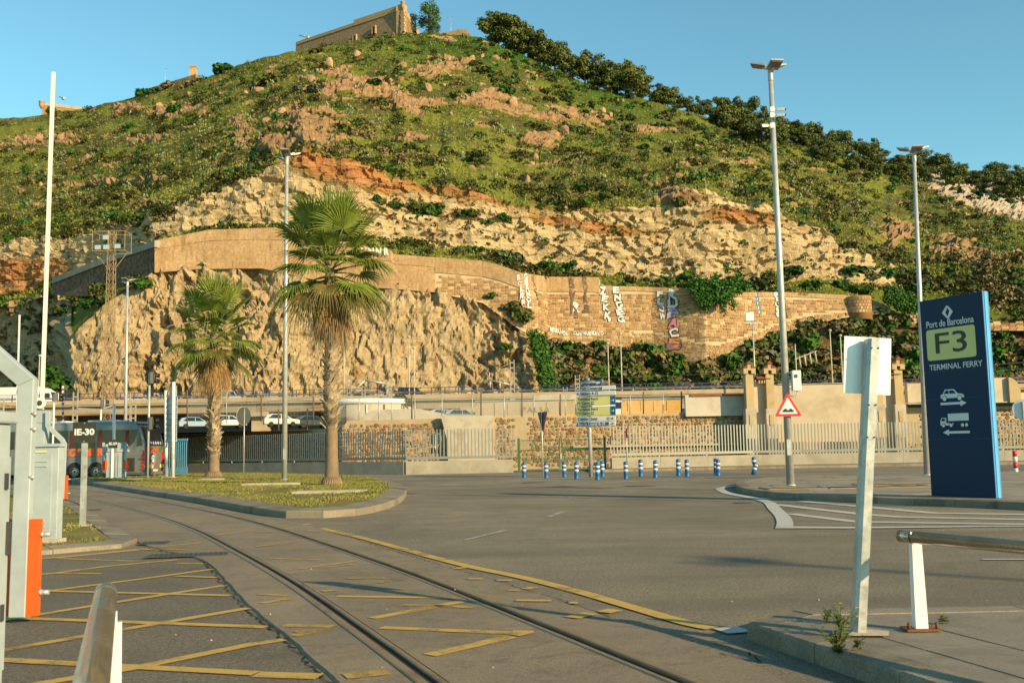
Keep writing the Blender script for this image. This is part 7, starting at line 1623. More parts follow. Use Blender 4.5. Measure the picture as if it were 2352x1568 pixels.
q = tt('lettering', 'F3', .475, .236, .50, M_BLACK, .004, h=.50); q.location.y = -.018
lx, lz = TX(.45, .078); s = .155
for pl_ in ([(-s, 0), (-.02, s * 1.05), (.02, s * .98), (-.06, -.01), (.0, -.11), (-.03, -.14)], [(s, .0), (.02, -s * 1.05), (-.02, -s * .9), (.06, .02), (.0, .12), (.03, .15)]): f = MB(); f.plate([(lx + a, lz + b) for a, b in pl_], -.012, -.008); f.build('diamond_logo', M_TXT, TS)
def arrow(fx0, fx1, fy, rev, name):
    x0, z = TX(fx0, fy); x1, _ = TX(fx1, fy); th, hw, hl = .028, .075, .17; p = [(x0, z - th), (x1 - hl, z - th), (x1 - hl, z - hw), (x1, z), (x1 - hl, z + hw), (x1 - hl, z + th), (x0, z + th)]
    if rev: p = [(x0 + x1 - a, b) for a, b in p][::-1]
    f = MB(); f.plate(p, -.012, -.008); f.build(name, M_TXT, TS)
arrow(.245, .66, .538, False, 'arrow'); arrow(.255, .68, .682, True, 'arrow')
def disc(cx_, cz_, r_, y0, y1, m, name, par, n=20): f = MB(); f.plate([(cx_ + r_ * math.cos(t * 6.2832 / n), cz_ + r_ * math.sin(t * 6.2832 / n)) for t in range(n)], y0, y1); return f.build(name, m, par)
cx_, cz_ = TX(.44, .497); cw = WT * .37
cp = [(-.5, -.10), (-.5, .03), (-.41, .05), (-.30, .22), (.09, .22), (.24, .06), (.44, .03), (.5, -.02), (.5, -.10)]
f = MB(); f.plate([(cx_ + a * cw, cz_ + b * cw) for a, b in cp], -.012, -.008); f.build('car_symbol', M_TXT, TS)
for wp_ in ([(-.36, .06), (-.27, .18), (-.14, .18), (-.14, .06)], [(-.11, .06), (-.11, .18), (.06, .18), (.17, .06)]): f = MB(); f.plate([(cx_ + a * cw, cz_ + b * cw) for a, b in wp_], -.016, -.013); f.build('symbol_window', M_TOT, TS)
for a in (-.33, .32): disc(cx_ + a * cw, cz_ - .11 * cw, .085 * cw * 1.25, -.016, -.013, M_TOT, 'symbol_wheel_gap', TS); disc(cx_ + a * cw, cz_ - .11 * cw, .085 * cw, -.020, -.017, M_TXT, 'symbol_wheel', TS)
cx_, cz_ = TX(.45, .622); cw = WT * .45
for p in ([(-.22, -.02), (-.22, .20), (.5, .20), (.5, -.02)], [(-.5, -.15), (-.5, -.02), (-.46, .08), (-.29, .08), (-.29, -.08), (-.04, -.08), (-.04, -.15)]): f = MB(); f.plate([(cx_ + a * cw, cz_ + b * cw) for a, b in p[::-1]], -.012, -.008); f.build('truck_symbol', M_TXT, TS)
f = MB(); f.plate([(cx_ + a * cw, cz_ + b * cw) for a, b in [(-.47, -.02), (-.44, .06), (-.33, .06), (-.33, -.02)][::-1]], -.016, -.013); f.build('symbol_window', M_TOT, TS)
for a in (-.39, -.12, .28, .42): disc(cx_ + a * cw, cz_ - .15 * cw, .07 * cw, -.016, -.013, M_TOT, 'symbol_wheel_gap', TS); disc(cx_ + a * cw, cz_ - .15 * cw, .052 * cw, -.020, -.017, M_TXT, 'symbol_wheel', TS)
# direction sign
DP = G(1357.6, 1094.7); DY = DP.y; DS = empty('direction_sign', DP, -.40, 'stack of blue and yellow direction panels on one steel pole', 'sign')
tz = P(1357, 868, DY).z; f = MB(); f.tube([(0, 0, 0), (-.03, 0, tz)], [.11, .085], 12); f.build('pole', M_GALV, DS)
M_BLTXT = mat('sign_blue_film', (0.010, 0.06, 0.18), .4)
def panel(zx0, zx1, zy0, zy1, m, name='panel', rim=None, y=-.14):
    a = P(1176 + zx0 * .3296, 631.6 + zy1 * .3296, DY); b = P(1176 + zx1 * .3296, 631.6 + zy0 * .3296, DY); w = (b.x - a.x) / math.cos(.40); h = P(1176 + (zx0 + zx1) / 2 * .3296, 631.6 + zy0 * .3296, DY).z - P(1176 + (zx0 + zx1) / 2 * .3296, 631.6 + zy1 * .3296, DY).z
    cz_ = (a.z + b.z) / 2 - .0; cx_ = (a.x + b.x) / 2 - DP.x; f = MB(); f.box((0, .03, 0), (w, .05, h)); o = f.build(name, rim or m, DS, loc=(cx_, y, cz_), bevel=.02)
    if rim: f = MB(); f.box((0, 0, 0), (w - .03, .012, h - .03)); f.build('panel_face', m, o)
    return o, w, h
def ptxt(o, s, x, z, h, m=M_BLTXT, w=None, y=-.012):
    t = text_obj('lettering', s, 1.0, m, o, None, .018, .001); bb = [Vector(q) for q in t.bound_box]; ww = max(q.x for q in bb) - min(q.x for q in bb); hh = .72; sy = h / hh; sx = (w / ww) if w else sy
    t.data.transform(Matrix.Diagonal((sx, sy, 1, 1)) @ Matrix.Translation((ww / 2, 0, 0))); t.matrix_local = Matrix.Translation((x, y, z)) @ Matrix.Rotation(math.pi / 2, 4, 'X')
def parrow(o, x, z, s, m, ang=0.0):
    f = MB(); R_ = Matrix.Rotation(-ang, 3, 'Y')
    for a, b in (((-s, 0, 0), (s, 0, 0)), ((s, 0, 0), (.2 * s, 0, .7 * s)), ((s, 0, 0), (.2 * s, 0, -.7 * s))): f.bar(R_ @ Vector(a) + Vector((x, -.016, z)), R_ @ Vector(b) + Vector((x, -.016, z)), .004, .028, up=(0, 1, 0) if False else R_ @ Vector((0, 0, 1)))
    f.build('arrow', m, o)
o, w, h = panel(490, 645, 732, 760, M_SIGNW, rim=M_SIGNB); f = MB(); f.box((-.06, -.010, .05), (w - .18, .006, h * .42)); f.build('blue_strip', M_SIGNB, o); f = MB(); f.box((w / 2 - .1, -.011, 0), (.17, .006, h * .86)); f.build('blue_field', M_SIGNB, o)
ptxt(o, 'Port de Barcelona', -w / 2 + .19, .05, .07, M_SIGNW, .55, -.017); ptxt(o, 'Rotonda Contradic', -w / 2 + .1, -.06, .075, M_BLACK, .72, -.017); ptxt(o, '3', w / 2 - .12, .0, .15, M_SIGNW, None, -.017)
o, w, h = panel(461, 722, 775, 803, M_SIGNW); PWW = w; ptxt(o, 'Port Comercial', -w / 2 + .22, 0, .15, w=1.14, y=-.003); parrow(o, -w / 2 + .11, 0, .06, M_BLTXT, math.radians(135))
o, w, h = panel(461, 722, 811, 840, M_SIGNW); ptxt(o, 'Sectors 4-12', -w / 2 + .22, 0, .15, w=.93, y=-.003); parrow(o, -w / 2 + .11, 0, .06, M_BLTXT, math.radians(135))
for y0, y1, nn_ in ((847, 908, 'F2 Cargo'), (917, 980, 'F3 Cargo')):
    o, w, h = panel(461, 722, y0, y1, M_SIGNY, rim=M_SIGNB); f = MB(); f.box((w / 2 - .13, -.010, 0), (.24, .012, h - .02)); f.build('blue_field', M_SIGNB, o)
    ptxt(o, 'Terminal Ferri', -w / 2 + .07, .10, .14, w=1.08); ptxt(o, nn_, -w / 2 + .07, -.10, .14, w=.66); parrow(o, w / 2 - .13, 0, .065, M_SIGNW); f = MB(); f.box((-w / 2 + .86, -.010, -.10), (.15, .008, .14)); f.build('truck_tile', M_SIGNB, o); f = MB(); f.box((-w / 2 + .84, -.017, -.10), (.065, .004, .055)); f.box((-w / 2 + .90, -.017, -.108), (.04, .004, .038)); f.build('truck_symbol', M_SIGNW, o)
o, w, h = panel(461, 722, 985, 1018, M_SIGNW); ptxt(o, 'Centre Ciutat', -w / 2 + .08, 0, .15, w=1.04, y=-.003); parrow(o, w / 2 - .17, 0, .06, M_BLTXT); disc(w / 2 - .36, 0, .075, -.006, -.003, M_BLTXT, 'town_symbol', o); disc(w / 2 - .36, 0, .055, -.010, -.007, M_SIGNW, 'town_symbol', o); disc(w / 2 - .36, 0, .03, -.014, -.011, M_BLTXT, 'town_symbol', o)
o, w, h = panel(461, 722, 1022, 1052, M_SIGNW); f = MB(); f.box((-.145, .002, 0), (w - .38, .014, h * .78)); f.build('blue_field', M_SIGNB, o); ptxt(o, 'Ronda Litoral B-10', -w / 2 + .09, 0, .15, M_SIGNW, 1.42, -.010); parrow(o, w / 2 - .16, 0, .06, M_BLTXT)
# yield sign seen nearly edge-on
YP = G(1247, 1095); YS = empty('yield_sign', YP, math.pi - 1.2, 'inverted triangle yield sign seen from behind on a thin pole left of the direction sign', 'road sign'); zt = P(1245, 962, YP.y).z
f = MB(); f.tube([(0, 0, 0), (0, 0, zt + .4)], .035, 8); f.build('pole', M_GALV, YS); f = MB(); f.plate([(a, -b) for a, b in tri(1.25)][::-1], -.05, -.03); o = f.build('back_plate', M_DGREY, YS, loc=(0, 0, zt)); f = MB(); f.plate([(a, -b) for a, b in tri(1.27)][::-1], -.075, -.052); f.build('red_face', M_RED, o)
# round sign backs
def round_sign(x, vb, vc, r_, Y, rz, lb, front=M_DGREY, name='road_sign', z0=0.0, rect=False, back=M_SIGNW):
    b = P(x, vb, Y); c_ = P(x, vc, Y); E = empty(name, (c_.x, Y, z0), rz, lb, 'road sign'); f = MB(); f.tube([(0, .04, 0), (0, .04, c_.z - z0 + r_ * .8)], .035, 8); f.build('pole', M_GALV, E); disc(0, c_.z - z0, r_, -.01, .012, front, 'plate', E, 28); disc(0, c_.z - z0, r_ + .012, -.03, -.012, back, 'face', E, 28) if back else None
    if rect: f = MB(); f.box((0, 0, c_.z - z0 - r_ - .32), (.85, .02, .38)); f.build('lower_plate', front, E)
    return E
round_sign(560, 1092, 955, .53, 58, math.pi + 1.0, 'dark round sign back on a thin pole between the two palms', M_DGREY, z0=.2)
round_sign(1000, 1075, 1008, .40, 64.2, math.pi, 'round sign with lower plate seen from behind through the sunlit fence', M_DGREY, rect=True)  # dark grey plates carry the shade on these backs in their colour
round_sign(2350, 1095, 940, .36, 36, math.pi - .5, 'pale round sign back on a post at the right picture edge', M_SIGNW, z0=.17)
round_sign(1440, 1080, 993, .30, 60.6, 1.45, 'narrow red-edged sign seen edge-on before the right fence', M_RED, z0=.14, back=M_RED)
# red and white marker post at the right edge
MP = empty('marker_post', G(2334, 1088), 0, 'red and white banded marker post at the right edge', 'post')
for i in range(4): f = MB(); f.lathe([(.09, i * .25 + .002), (.09, i * .25 + .248)], 14); f.build('band', M_SIGNW if i % 2 == 0 else M_RED, MP)
# near steel post with the back of a sign plate
NP_ = G(1971, 1456, .14); top = P(2003, 778, NP_.y); NS = empty('sign_post', NP_, 0, 'leaning galvanised post with a blank silver sign back in the right foreground', 'sign post')
lx = top.x - NP_.x; zt = top.z - NP_.z; M_ZINC = mat('new_zinc', (0.46, 0.46, 0.43), .42, .4, .22, 5, .08, 40, dirt=(.34, .33, .3), dscale=9, dlo=.5, dhi=.62); M_ALU = mat('silver_plate', (0.80, 0.79, 0.77), .35, .25, .06, 3)
f = MB(); w = .042; prof = [(-w, -.03), (-w * .5, -.055), (w * .9, -.055), (w, -.03), (w, .05), (-w, .05)]
vs_ = [(a, b, 0) for a, b in prof] + [(a + lx, b, zt) for a, b in prof]; f.add(vs_, [tuple(range(6))[::-1], tuple(range(6, 12))] + [(t, (t + 1) % 6, 6 + (t + 1) % 6, 6 + t) for t in range(6)]); f.build('post', M_ZINC, NS)
f = MB(); a0 = math.atan2(lx, zt); R_ = Matrix.Rotation(a0 - .03, 3, 'Y'); f.box((lx * .93 - .005, .075, zt - .19), (.345, .012, .42), 0, R_); pp = f.build('sign_plate', M_ALU, NS)
for t in (.965, .77, .66):
    for sx in (-.02, .03): disc(lx * t + sx, zt * t, .0065, -.062, -.050, M_BLACK, 'bolt_hole', NS, 8)
f = MB(); f.add([(-.16, -.10, .012), (.17, -.13, .012), (.24, .05, .012), (.1, .17, .012), (-.13, .12, .012), (0, 0, .03)], [(0, 1, 5), (1, 2, 5), (2, 3, 5), (3, 4, 5), (4, 0, 5)]); f.build('mortar_foot', M_CONC, NS)
# handrails
M_SST = mat('brushed_stainless', (0.52, 0.45, 0.34), .25, .95, .08, 3)
def handrail(pts, r_, posts_, label, z0):
    E = empty('handrail', (posts_[0][0], posts_[0][1], z0), 0, label, 'handrail'); o0 = Vector(E.location); pts = [Vector(p) for p in pts]; d = (pts[1] - pts[0]).normalized(); f = MB(); f.tube([p - o0 for p in [pts[0] + d * .12] + pts[1:]], r_, 20); f.build('tube', M_SST, E); f = MB(); f.tube([pts[0] - o0, pts[0] + d * .112 - o0], r_ * 1.03, 20); f.build('end_cap', M_SST, E)
    for x, y in posts_:
        zt = pts[0].z - r_; h = zt - z0 - .04; f = MB(); f.box((x - o0.x, y - o0.y, h / 2 + .01), (.09, .075, h), 0, None, (.78, .85)); po = f.build('post', M_WHITEP, E); f = MB(); f.box((x - o0.x, y - o0.y, .012), (.24, .15, .016)); f.build('base_plate', M_RUST, po); f = MB(); f.box((x - o0.x, y - o0.y, h + .03), (.04, .03, .06)); f.build('saddle', M_WHITEP, po)
        for sx in (-.1, .1): f = MB(); f.tube([(x - o0.x + sx, y - o0.y - .05, .02), (x - o0.x + sx, y - o0.y - .05, .065)], .012, 6); f.build('bolt', M_RUST, po)
    return E
pr_ = G(2114, 1447, .14); h0 = P(2068, 1230, 7.25); zr_ = h0.z; d_ = Vector((.42, -.9, 0)).normalized()
handrail([h0, h0 + d_ * 2.2 + Vector((0, 0, 0)), h0 + d_ * 4.2], .043, [(pr_.x, pr_.y), (h0.x + d_.x * 3.2, h0.y + d_.y * 3.2)], 'shiny steel handrail on a white post in the right foreground', .14)
hl = P(243, 1362, 4.9); hl2 = P(203, 1568, 2.75); hl2.z = hl.z; dl = (hl2 - hl); handrail([hl, hl2, hl + dl * 1.5], .052, [(P(254, 1500, 4.55).x, 4.55), (hl2.x - .1, hl2.y - .9)], 'steel handrail end on a white post in the left foreground', 0.0)
# weeds with yellow flowers at the foot of the near post
def weed(loc, n, h, seed, label, fl=True):
    rg = random.Random(seed); E = empty('flowering_weed' if fl else 'weed', loc, 0, label, 'weed'); st = MB(); lf = MB()
    for i in range(n):
        a = rg.uniform(0, 6.28); L = h * rg.uniform(.4, 1.1); sp = rg.uniform(.15, .75); pts = [Vector((math.cos(a) * sp * L * t * t, math.sin(a) * sp * L * t * t, L * t * (1 - .25 * sp * t))) for t in (0, .4, .75, 1)]; st.tube(pts, [.0035, .003, .0025, .002], 4)
        for _ in range(6): p = pts[rg.randint(0, 2)] + Vector((rg.uniform(-.02, .02), rg.uniform(-.02, .02), rg.uniform(0, .03))); b = rg.uniform(0, 6.28); q = Vector((math.cos(b), math.sin(b), .3)) * rg.uniform(.02, .05); s_ = Vector((-q.y, q.x, 0)) * .28; lf.add([p, p + q * .5 + s_, p + q, p + q * .5 - s_], [(0, 1, 2, 3)])
        if fl and rg.random() < .3:
            f = MB(); c_ = pts[-1]
            for k2 in range(8): b = k2 * .785; e_ = Vector((math.cos(b) * .016, math.sin(b) * .016, .006)); s_ = Vector((-math.sin(b) * .006, math.cos(b) * .006, 0)); f.add([c_, c_ + e_ * .6 + s_, c_ + e_, c_ + e_ * .6 - s_], [(0, 1, 2, 3)])
            f.build('flower', M_FLOWER, E)
    st.build('stems', M_WEED, E); lf.build('foliage', M_WEED, E); return E
M_WEED = leafmat('weed_green', (0.08, 0.12, 0.02), (0.15, 0.17, 0.04), (0.12, 0.10, 0.03))
weed(G(1932, 1462, .14), 22, .24, 3, 'yellow flowering weed at the foot of the leaning post'); weed(G(1925, 1500, .12), 40, .20, 4, 'bushy green weed hanging over the kerb below the post', False); weed(G(1900, 1430, .14), 12, .12, 6, 'low leafy weed behind the kerb left of the post', False); weed(G(2165, 1432, .14), 8, .05, 7, 'tiny tuft in a paving joint right of the handrail post', False); weed(G(1972, 1492, .14), 10, .07, 8, 'small tuft in the paving joint before the leaning post', False); weed(G(612, 1182, .01), 10, .09, 10, 'small tuft growing at the island kerb', False)
# ================================================================== BOLLARDS
M_BOL = mat('bollard_blue', (0.008, 0.095, 0.27), .45, 0, .15, 3, dirt=(.03, .06, .12), dscale=5); M_BAND = mat('reflective_band', (0.60, 0.60, 0.56), .4, 0, .1, 6)
def bollard(loc, label, tilt=0.0, s=1.0):
    E = empty('bollard', loc, 0, label, 'bollard', 'blue and white bollards'); r_ = .105
    f = MB(); f.lathe([(r_ * 1.15, 0), (r_ * 1.15, .03), (r_, .06), (r_, .26), (r_ * 1.04, .27), (r_ * 1.04, .29), (r_, .30), (r_, .70), (r_ * .97, .76), (r_ * .8, .80), (r_ * .3, .82)], 18); b_ = f.build('body', M_BOL, E)
    for z in (.40, .60): f = MB(); f.lathe([(r_ + .003, z - .045), (r_ + .004, z + .045)], 18); f.build('band', M_BAND, E)
    for z in (.52, .70): f = MB(); f.lathe([(r_ * 1.02, z - .012), (r_ * 1.05, z), (r_ * 1.02, z + .012)], 18); f.build('ridge', M_BOL, b_)
    E.rotation_euler = (0, tilt, rs.uniform(0, 6)); E.scale = (s, s, s); return E
BL = [(85, 1412), (240, 1415), (365, 1408), (450, 1420), (597, 1427), (632, 1405), (795, 1420), (898, 1402), (1001, 1412), (1161, 1398), (1222, 1405), (1422, 1393), (1438, 1398)]
LB = ['leftmost blue bollard, standing alone before the green gate', 'blue bollard just right of the yield sign pole', 'third blue bollard from the left before the gate leaf', 'fourth blue bollard from the left, left of the direction sign pole', 'nearest blue bollard just right of the direction sign pole', 'blue bollard standing behind the nearest one at the direction sign', 'seventh blue bollard from the left before the fence end', 'eighth blue bollard from the left, set further back', 'ninth blue bollard from the left, between two spaced neighbours', 'left one of the blue bollard duo mid fence', 'right one of the blue bollard duo mid fence', 'rear one of the two overlapping blue bollards', 'front one of the two overlapping blue bollards']
for (zx, zy_), lb in zip(BL, LB): bollard(G(1176 + zx * .3296, 631.6 + zy_ * .3296), lb, rs.uniform(-.02, .02), rs.uniform(.96, 1.03))
KB = empty('bent_bollard', G(1176 + 1685 * .3296, 631.6 + 1390 * .3296), 0, 'buckled blue bollard bent over in the middle, rightmost of the row', 'bollard', 'blue and white bollards')
f = MB(); f.tube([(-.02, 0, 0), (.02, 0, .2), (.09, 0, .42), (.14, 0, .52)], [.12, .105, .11, .10], 16); f.build('body', M_BOL, KB); f = MB(); f.tube([(.06, 0, .50), (.03, 0, .65), (.03, 0, .82), (.03, 0, .86)], [.10, .105, .10, .06], 16); f.build('upper_body', M_BOL, KB)
for a, b in (((.035, 0, .25), (.06, 0, .33)), ((.095, 0, .43), (.125, 0, .49)), ((.03, 0, .62), (.03, 0, .70))): f = MB(); f.tube([a, b], .114, 16); f.build('band', M_BAND, KB)
# ================================================================== TRAFFIC LIGHTS AND SIGN BACKS
def signal(x, vb, heads, Y, lb, pole_m=M_GALVP, vt=None, rz=.9, rim=M_SIGNW, s=1.0, z0=.2):
    b = P(x, vb, Y); zt = P(x, vt or heads[0][0], Y).z; E = empty('traffic_light', (b.x, Y, z0), 0, lb, 'traffic light'); f = MB(); f.tube([(0, 0, 0), (0, 0, zt - z0)], .06, 10); f.build('pole', pole_m, E)
    for vc, hh in heads:
        z = P(x, vc, Y).z - z0; H_ = hh / FPX * Y; H = empty('tmp'); bpy.data.objects.remove(H)
        f = MB(); R_ = Matrix.Rotation(rz, 3, 'Z'); off = Vector((.22, -.05, 0)) * s
        n = 20; ov = [(.24 * s * math.cos(t * 6.2832 / n) , (H_ / 2 + .05) * math.copysign(abs(math.sin(t * 6.2832 / n)) ** .55, math.sin(t * 6.2832 / n))) for t in range(n)]
        vs_ = [R_ @ Vector((a, -.02, b_)) + off + Vector((0, 0, z)) for a, b_ in ov] + [R_ @ Vector((a, .01, b_)) + off + Vector((0, 0, z)) for a, b_ in ov]; f.add(vs_, [tuple(range(n)), tuple(range(n, 2 * n))[::-1]] + [(t, n + t, n + (t + 1) % n, (t + 1) % n) for t in range(n)]); hd = f.build('backboard', rim, E)
        f = MB(); f.box(R_ @ Vector((0, .10, 0)) + off + Vector((0, 0, z)), (.30 * s, .22, H_), 0, R_); f.build('housing', M_BLACK, hd)
        for q in range(2): zz = z + (q - .5) * H_ * .5; f = MB(); c0 = R_ @ Vector((0, -.02, 0)) + off + Vector((0, 0, zz)); c1 = R_ @ Vector((0, -.34, -.02)) + off + Vector((0, 0, zz)); f.tube([c0, c1], [.13 * s, .12 * s], 12); f.build('visor', M_BLACK, hd)
        f = MB(); f.bar((0, 0, z + H_ * .3), off + Vector((0, 0, z + H_ * .3)), .05); f.bar((0, 0, z - H_ * .3), off + Vector((0, 0, z - H_ * .3)), .05); f.build('bracket', M_GALVP, hd)
    return E
signal(339, 1096, [(868, 26), (972, 28)], 56, 'dark traffic light pole with two heads left of the sign backs', vt=856, rz=2.2, rim=M_BLACK)
signal(229, 1060, [(927, 19)], 72, 'small traffic light with white rimmed head above the bus roof', M_SIGNW, 940, 2.2)
signal(120, 1060, [(912, 18)], 60, 'small traffic light partly behind the white boom', M_SIGNW, 925, 2.2)
# two posts with large sign seen from behind
SB = empty('large_sign', P(382, 1096, 56), 0, 'large slatted sign seen from behind on two white posts', 'sign'); sb0 = Vector(SB.location); sb0.z = .2; SB.location = sb0
pA = P(381, 896, 56) - sb0; pB = P(399, 877, 54.6) - sb0
f = MB(); f.tube([(0, 0, 0), (pA.x, 0, pA.z)], .10, 12); f.build('post', M_SIGNW, SB); b_ = P(397, 1099, 54.6) - sb0; f = MB(); f.tube([(b_.x, b_.y, 0), (pB.x, pB.y, pB.z)], .10, 12); f.build('post', M_SIGNW, SB)
for x, y in ((0, 0), (b_.x, b_.y)): f = MB(); f.box((x, y, .03), (.4, .4, .06)); f.build('footing', M_CONC, SB)
dirs = Vector((.72, -.70, 0)).normalized(); a0 = math.atan2(dirs.y, dirs.x)
for i in range(10):
    zt = P(399, 884 + i * 13, 55).z - sb0.z; L = 1.3 if i > 1 else .8; c_ = Vector((pA.x, 0, 0)) + dirs * (.60 if i > 1 else .75) + Vector((.0, .14, zt - .15)); f = MB(); R_ = Matrix.Rotation(a0, 3, 'Z'); f.box(c_, (L, .03, .285), 0, R_); sl = f.build('slat', M_GALVP, SB); f = MB(); f.box(c_ + Vector((-.02, -.05, -.12)), (L, .05, .03), 0, R_); f.build('rib', M_GALVP, sl)
# ================================================================== BUS
BUS = empty('coach_bus', (0, 0, 0), 0, 'silver grey coach with orange lettering seen from its side and rear', 'bus')
c0 = P(331, 1096, 61.0); th = math.radians(-8); BUS.location = (c0.x, c0.y, 0); BUS.rotation_euler = (0, 0, th)    # local origin: near rear corner, body runs along -x
M_BUS = mat('silver_coach_paint', (0.21, 0.205, 0.19), .35, .35, .08, .6, spec=.6); M_BUSR = mat('coach_roof', (0.20, 0.235, 0.26), .35, .3, .08, .6); M_CURT = mat('red_curtain', (0.09, 0.025, 0.015), .9); M_BTXT = mat('coach_orange', (0.80, 0.13, 0.02), .4); M_BBLUE = mat('coach_blue', (0.03, 0.10, 0.26), .4); M_BGRN = mat('coach_green', (0.03, 0.30, 0.10), .4)
Lb, Wb, Hb = 12.2, 2.5, 3.55
f = MB(); pr_s = [(-Lb, .35), (-.1, .35), (0, .55), (.02, 1.4), (-.06, 2.2), (-.35, 3.2), (-.75, 3.42), (-Lb + .2, 3.42), (-Lb, 3.0)]; f.plate(pr_s, 0, Wb); f.build('body', M_BUS, BUS, bevel=.09)
f = MB(); f.plate([(-Lb + .3, 3.40), (-.55, 3.40), (-.95, 3.56), (-Lb + .6, 3.56)], .12, Wb - .12); rf = f.build('roof', M_BUSR, BUS, bevel=.05)
f = MB(); f.plate([(-Lb, 3.12), (-.42, 3.12), (-.62, 3.42), (-Lb, 3.42)], -.012, .02); f.build('roof_band', M_BUSR, BUS)
for x in (-3.2, -6.5): f = MB(); f.box((x, Wb / 2, 3.6), (1.9, 1.4, .16)); f.build('roof_hatch', M_SIGNW, rf, bevel=.05)
xs_ = [-1.35, -3.2, -5.0, -6.8, -8.6, -10.4, -12.0]
for i, (a, b) in enumerate(zip(xs_, xs_[1:])):
    f = MB(); pl_ = [(b + .03, 1.95), (a - .03, 1.95), (a - .03 + (.35 if i == 0 else 0), 3.05), (b + .03, 3.05)]
    if i == 0: pl_ = [(b + .03, 1.95), (a + .25, 1.95), (a + .62, 2.25), (a + .95, 3.05), (b + .03, 3.05)]
    f.plate(pl_, -.008, .012); w_ = f.build('window', M_GLASS, BUS)
    if i < 2:
        for cx_ in ((b + .1,) if i else (a + .1, b + .2)): f = MB(); [f.box((cx_ + q * .05, -.010 - .003 * (q % 2), 2.5), (.046, .006, .98)) for q in range(5)]; f.build('curtain', M_CURT, w_)
f = MB(); f.plate([(-.55, 2.0), (-.16, 2.05), (-.22, 2.45), (-.38, 2.95)], -.008, .012); f.build('window', M_GLASS, BUS)
f = MB(); f.box((0, 0, 0), (.02, 2.0, 1.15)); o = f.build('rear_window', M_GLASS, BUS, loc=(-.13, Wb / 2, 2.62)); o.rotation_euler = (0, -.22, 0)
for i in range(6): f = MB(); R_ = Matrix.Rotation(math.pi / 2, 3, 'Z'); f.plate([(.10 * math.cos(t), .10 * math.sin(t)) for t in np.linspace(0, 6.0, 12)], -.004, .0); q = f.build('window_sticker', M_SIGNW, o, loc=(.02, -.75 + i * .3, -.42)); q.rotation_euler = (0, 0, math.pi / 2)
for y in (.28, Wb - .28): f = MB(); f.plate([(-.16, -.75), (.16, -.72), (.13, .2), (.02, .75), (-.06, .75), (-.14, .2)], -.03, .03); q = f.build('tail_light', mat('red_lens', (0.55, 0.02, 0.012), .2, 0, .15, 6, spec=.7), BUS, loc=(.01, y, 1.3)); q.rotation_euler = (0, -.03, math.pi / 2)
f = MB(); f.plate([(-.22, .62), (-.02, .62), (.0, 1.5), (-.04, 1.9), (-.16, 1.5)], -.02, .0); f.build('tail_light', MATS['red_lens'], BUS)
for y in (.25, Wb - .25): f = MB(); f.box((-.36, y, 3.2), (.1, .3, .12)); f.build('marker_light', MATS['red_lens'], BUS)
for y in (.75, 2.1): f = MB(); f.box((.03, y, .78), (.02, .5, .20)); q = f.build('reflector_plate', M_SIGNY, BUS); f = MB(); f.box((.042, y, .78), (.01, .56, .24)); f.build('red_edge', M_BTXT, BUS); q.location.x = .02
f = MB(); f.box((.035, 1.3, .52), (.02, .55, .13)); f.build('number_plate', M_SIGNW, BUS)
f = MB(); f.box((-.06, Wb / 2, .38), (.3, Wb - .1, .2)); f.build('bumper', M_BUS, BUS)
for x, hw in ((-4.55, .5), (-3.15, .5), (-9.9, .5)):
    for y in (.02, Wb - .3):
        f = MB(); f.lathe([(.28, -.15), (.46, -.15), (.52, -.06), (.52, .08), (.46, .15), (.28, .15)], 24); w_ = f.build('wheel', M_RUBBER, BUS, loc=(x, y + .1, .52)); w_.rotation_euler = (math.pi / 2, 0, 0); f = MB(); f.lathe([(.04, .11), (.12, .17), (.2, .10), (.27, .14), (.30, .15)], 20); f.build('rim', M_CHROME, w_)
    f = MB(); arc = [(x + .66 * math.cos(t), .52 + .66 * math.sin(t)) for t in np.linspace(0, math.pi, 14)]; arc2 = [(x + .58 * math.cos(t), .52 + .58 * math.sin(t)) for t in np.linspace(math.pi, 0, 14)]; f.plate((arc + arc2)[::-1], -.03, .0); f.build('wheel_arch', M_BUS, BUS); f = MB(); f.plate([(x + .58 * math.cos(t), .52 + .58 * math.sin(t)) for t in np.linspace(0, math.pi, 14)][::-1] + [(x - .58, .33), (x + .58, .33)], -.006, .0); f.build('arch_recess', M_BLACK, BUS)
for i in range(11): f = MB(); f.box((-1.25, -.015, .58 + i * .065), (1.1, .02, .03)); f.build('grille_slat', M_BLACK, BUS)
f = MB(); f.box((-1.25, -.006, .9), (1.25, .01, .85)); f.build('grille_frame', M_DGREY, BUS)
for x in (-2.4, -5.6, -7.2, -8.7): f = MB(); f.box((x, -.004, .95), (.015, .008, 1.0)); f.build('panel_joint', M_DGREY, BUS)
f = MB(); f.box((-6, -.004, 1.45), (11.5, .008, .015)); f.build('panel_joint', M_DGREY, BUS)
text_obj('lettering', 'SOLIMAR', .62, M_BTXT, BUS, Matrix.Translation((-4.0, -.012, 1.68)) @ Matrix.Rotation(math.pi / 2, 4, 'X'), .035, .002, shear=.12)
f = MB(); f.plate([(-2.72, 1.35), (-2.18, 1.35), (-2.05, 2.0), (-2.6, 2.0)], -.01, .0); f.build('blue_emblem', M_BBLUE, BUS); text_obj('lettering', 'B', .55, M_SIGNW, BUS, Matrix.Translation((-2.38, -.016, 1.68)) @ Matrix.Rotation(math.pi / 2, 4, 'X'), .03, .002, shear=.12); text_obj('lettering', 'US', .55, M_BGRN, BUS, Matrix.Translation((-1.75, -.012, 1.68)) @ Matrix.Rotation(math.pi / 2, 4, 'X'), .03, .002, shear=.12)
rearM = lambda y, z: Matrix.Translation((.045, y, z)) @ Matrix.Rotation(math.pi / 2, 4, 'Z') @ Matrix.Rotation(math.pi / 2, 4, 'X')
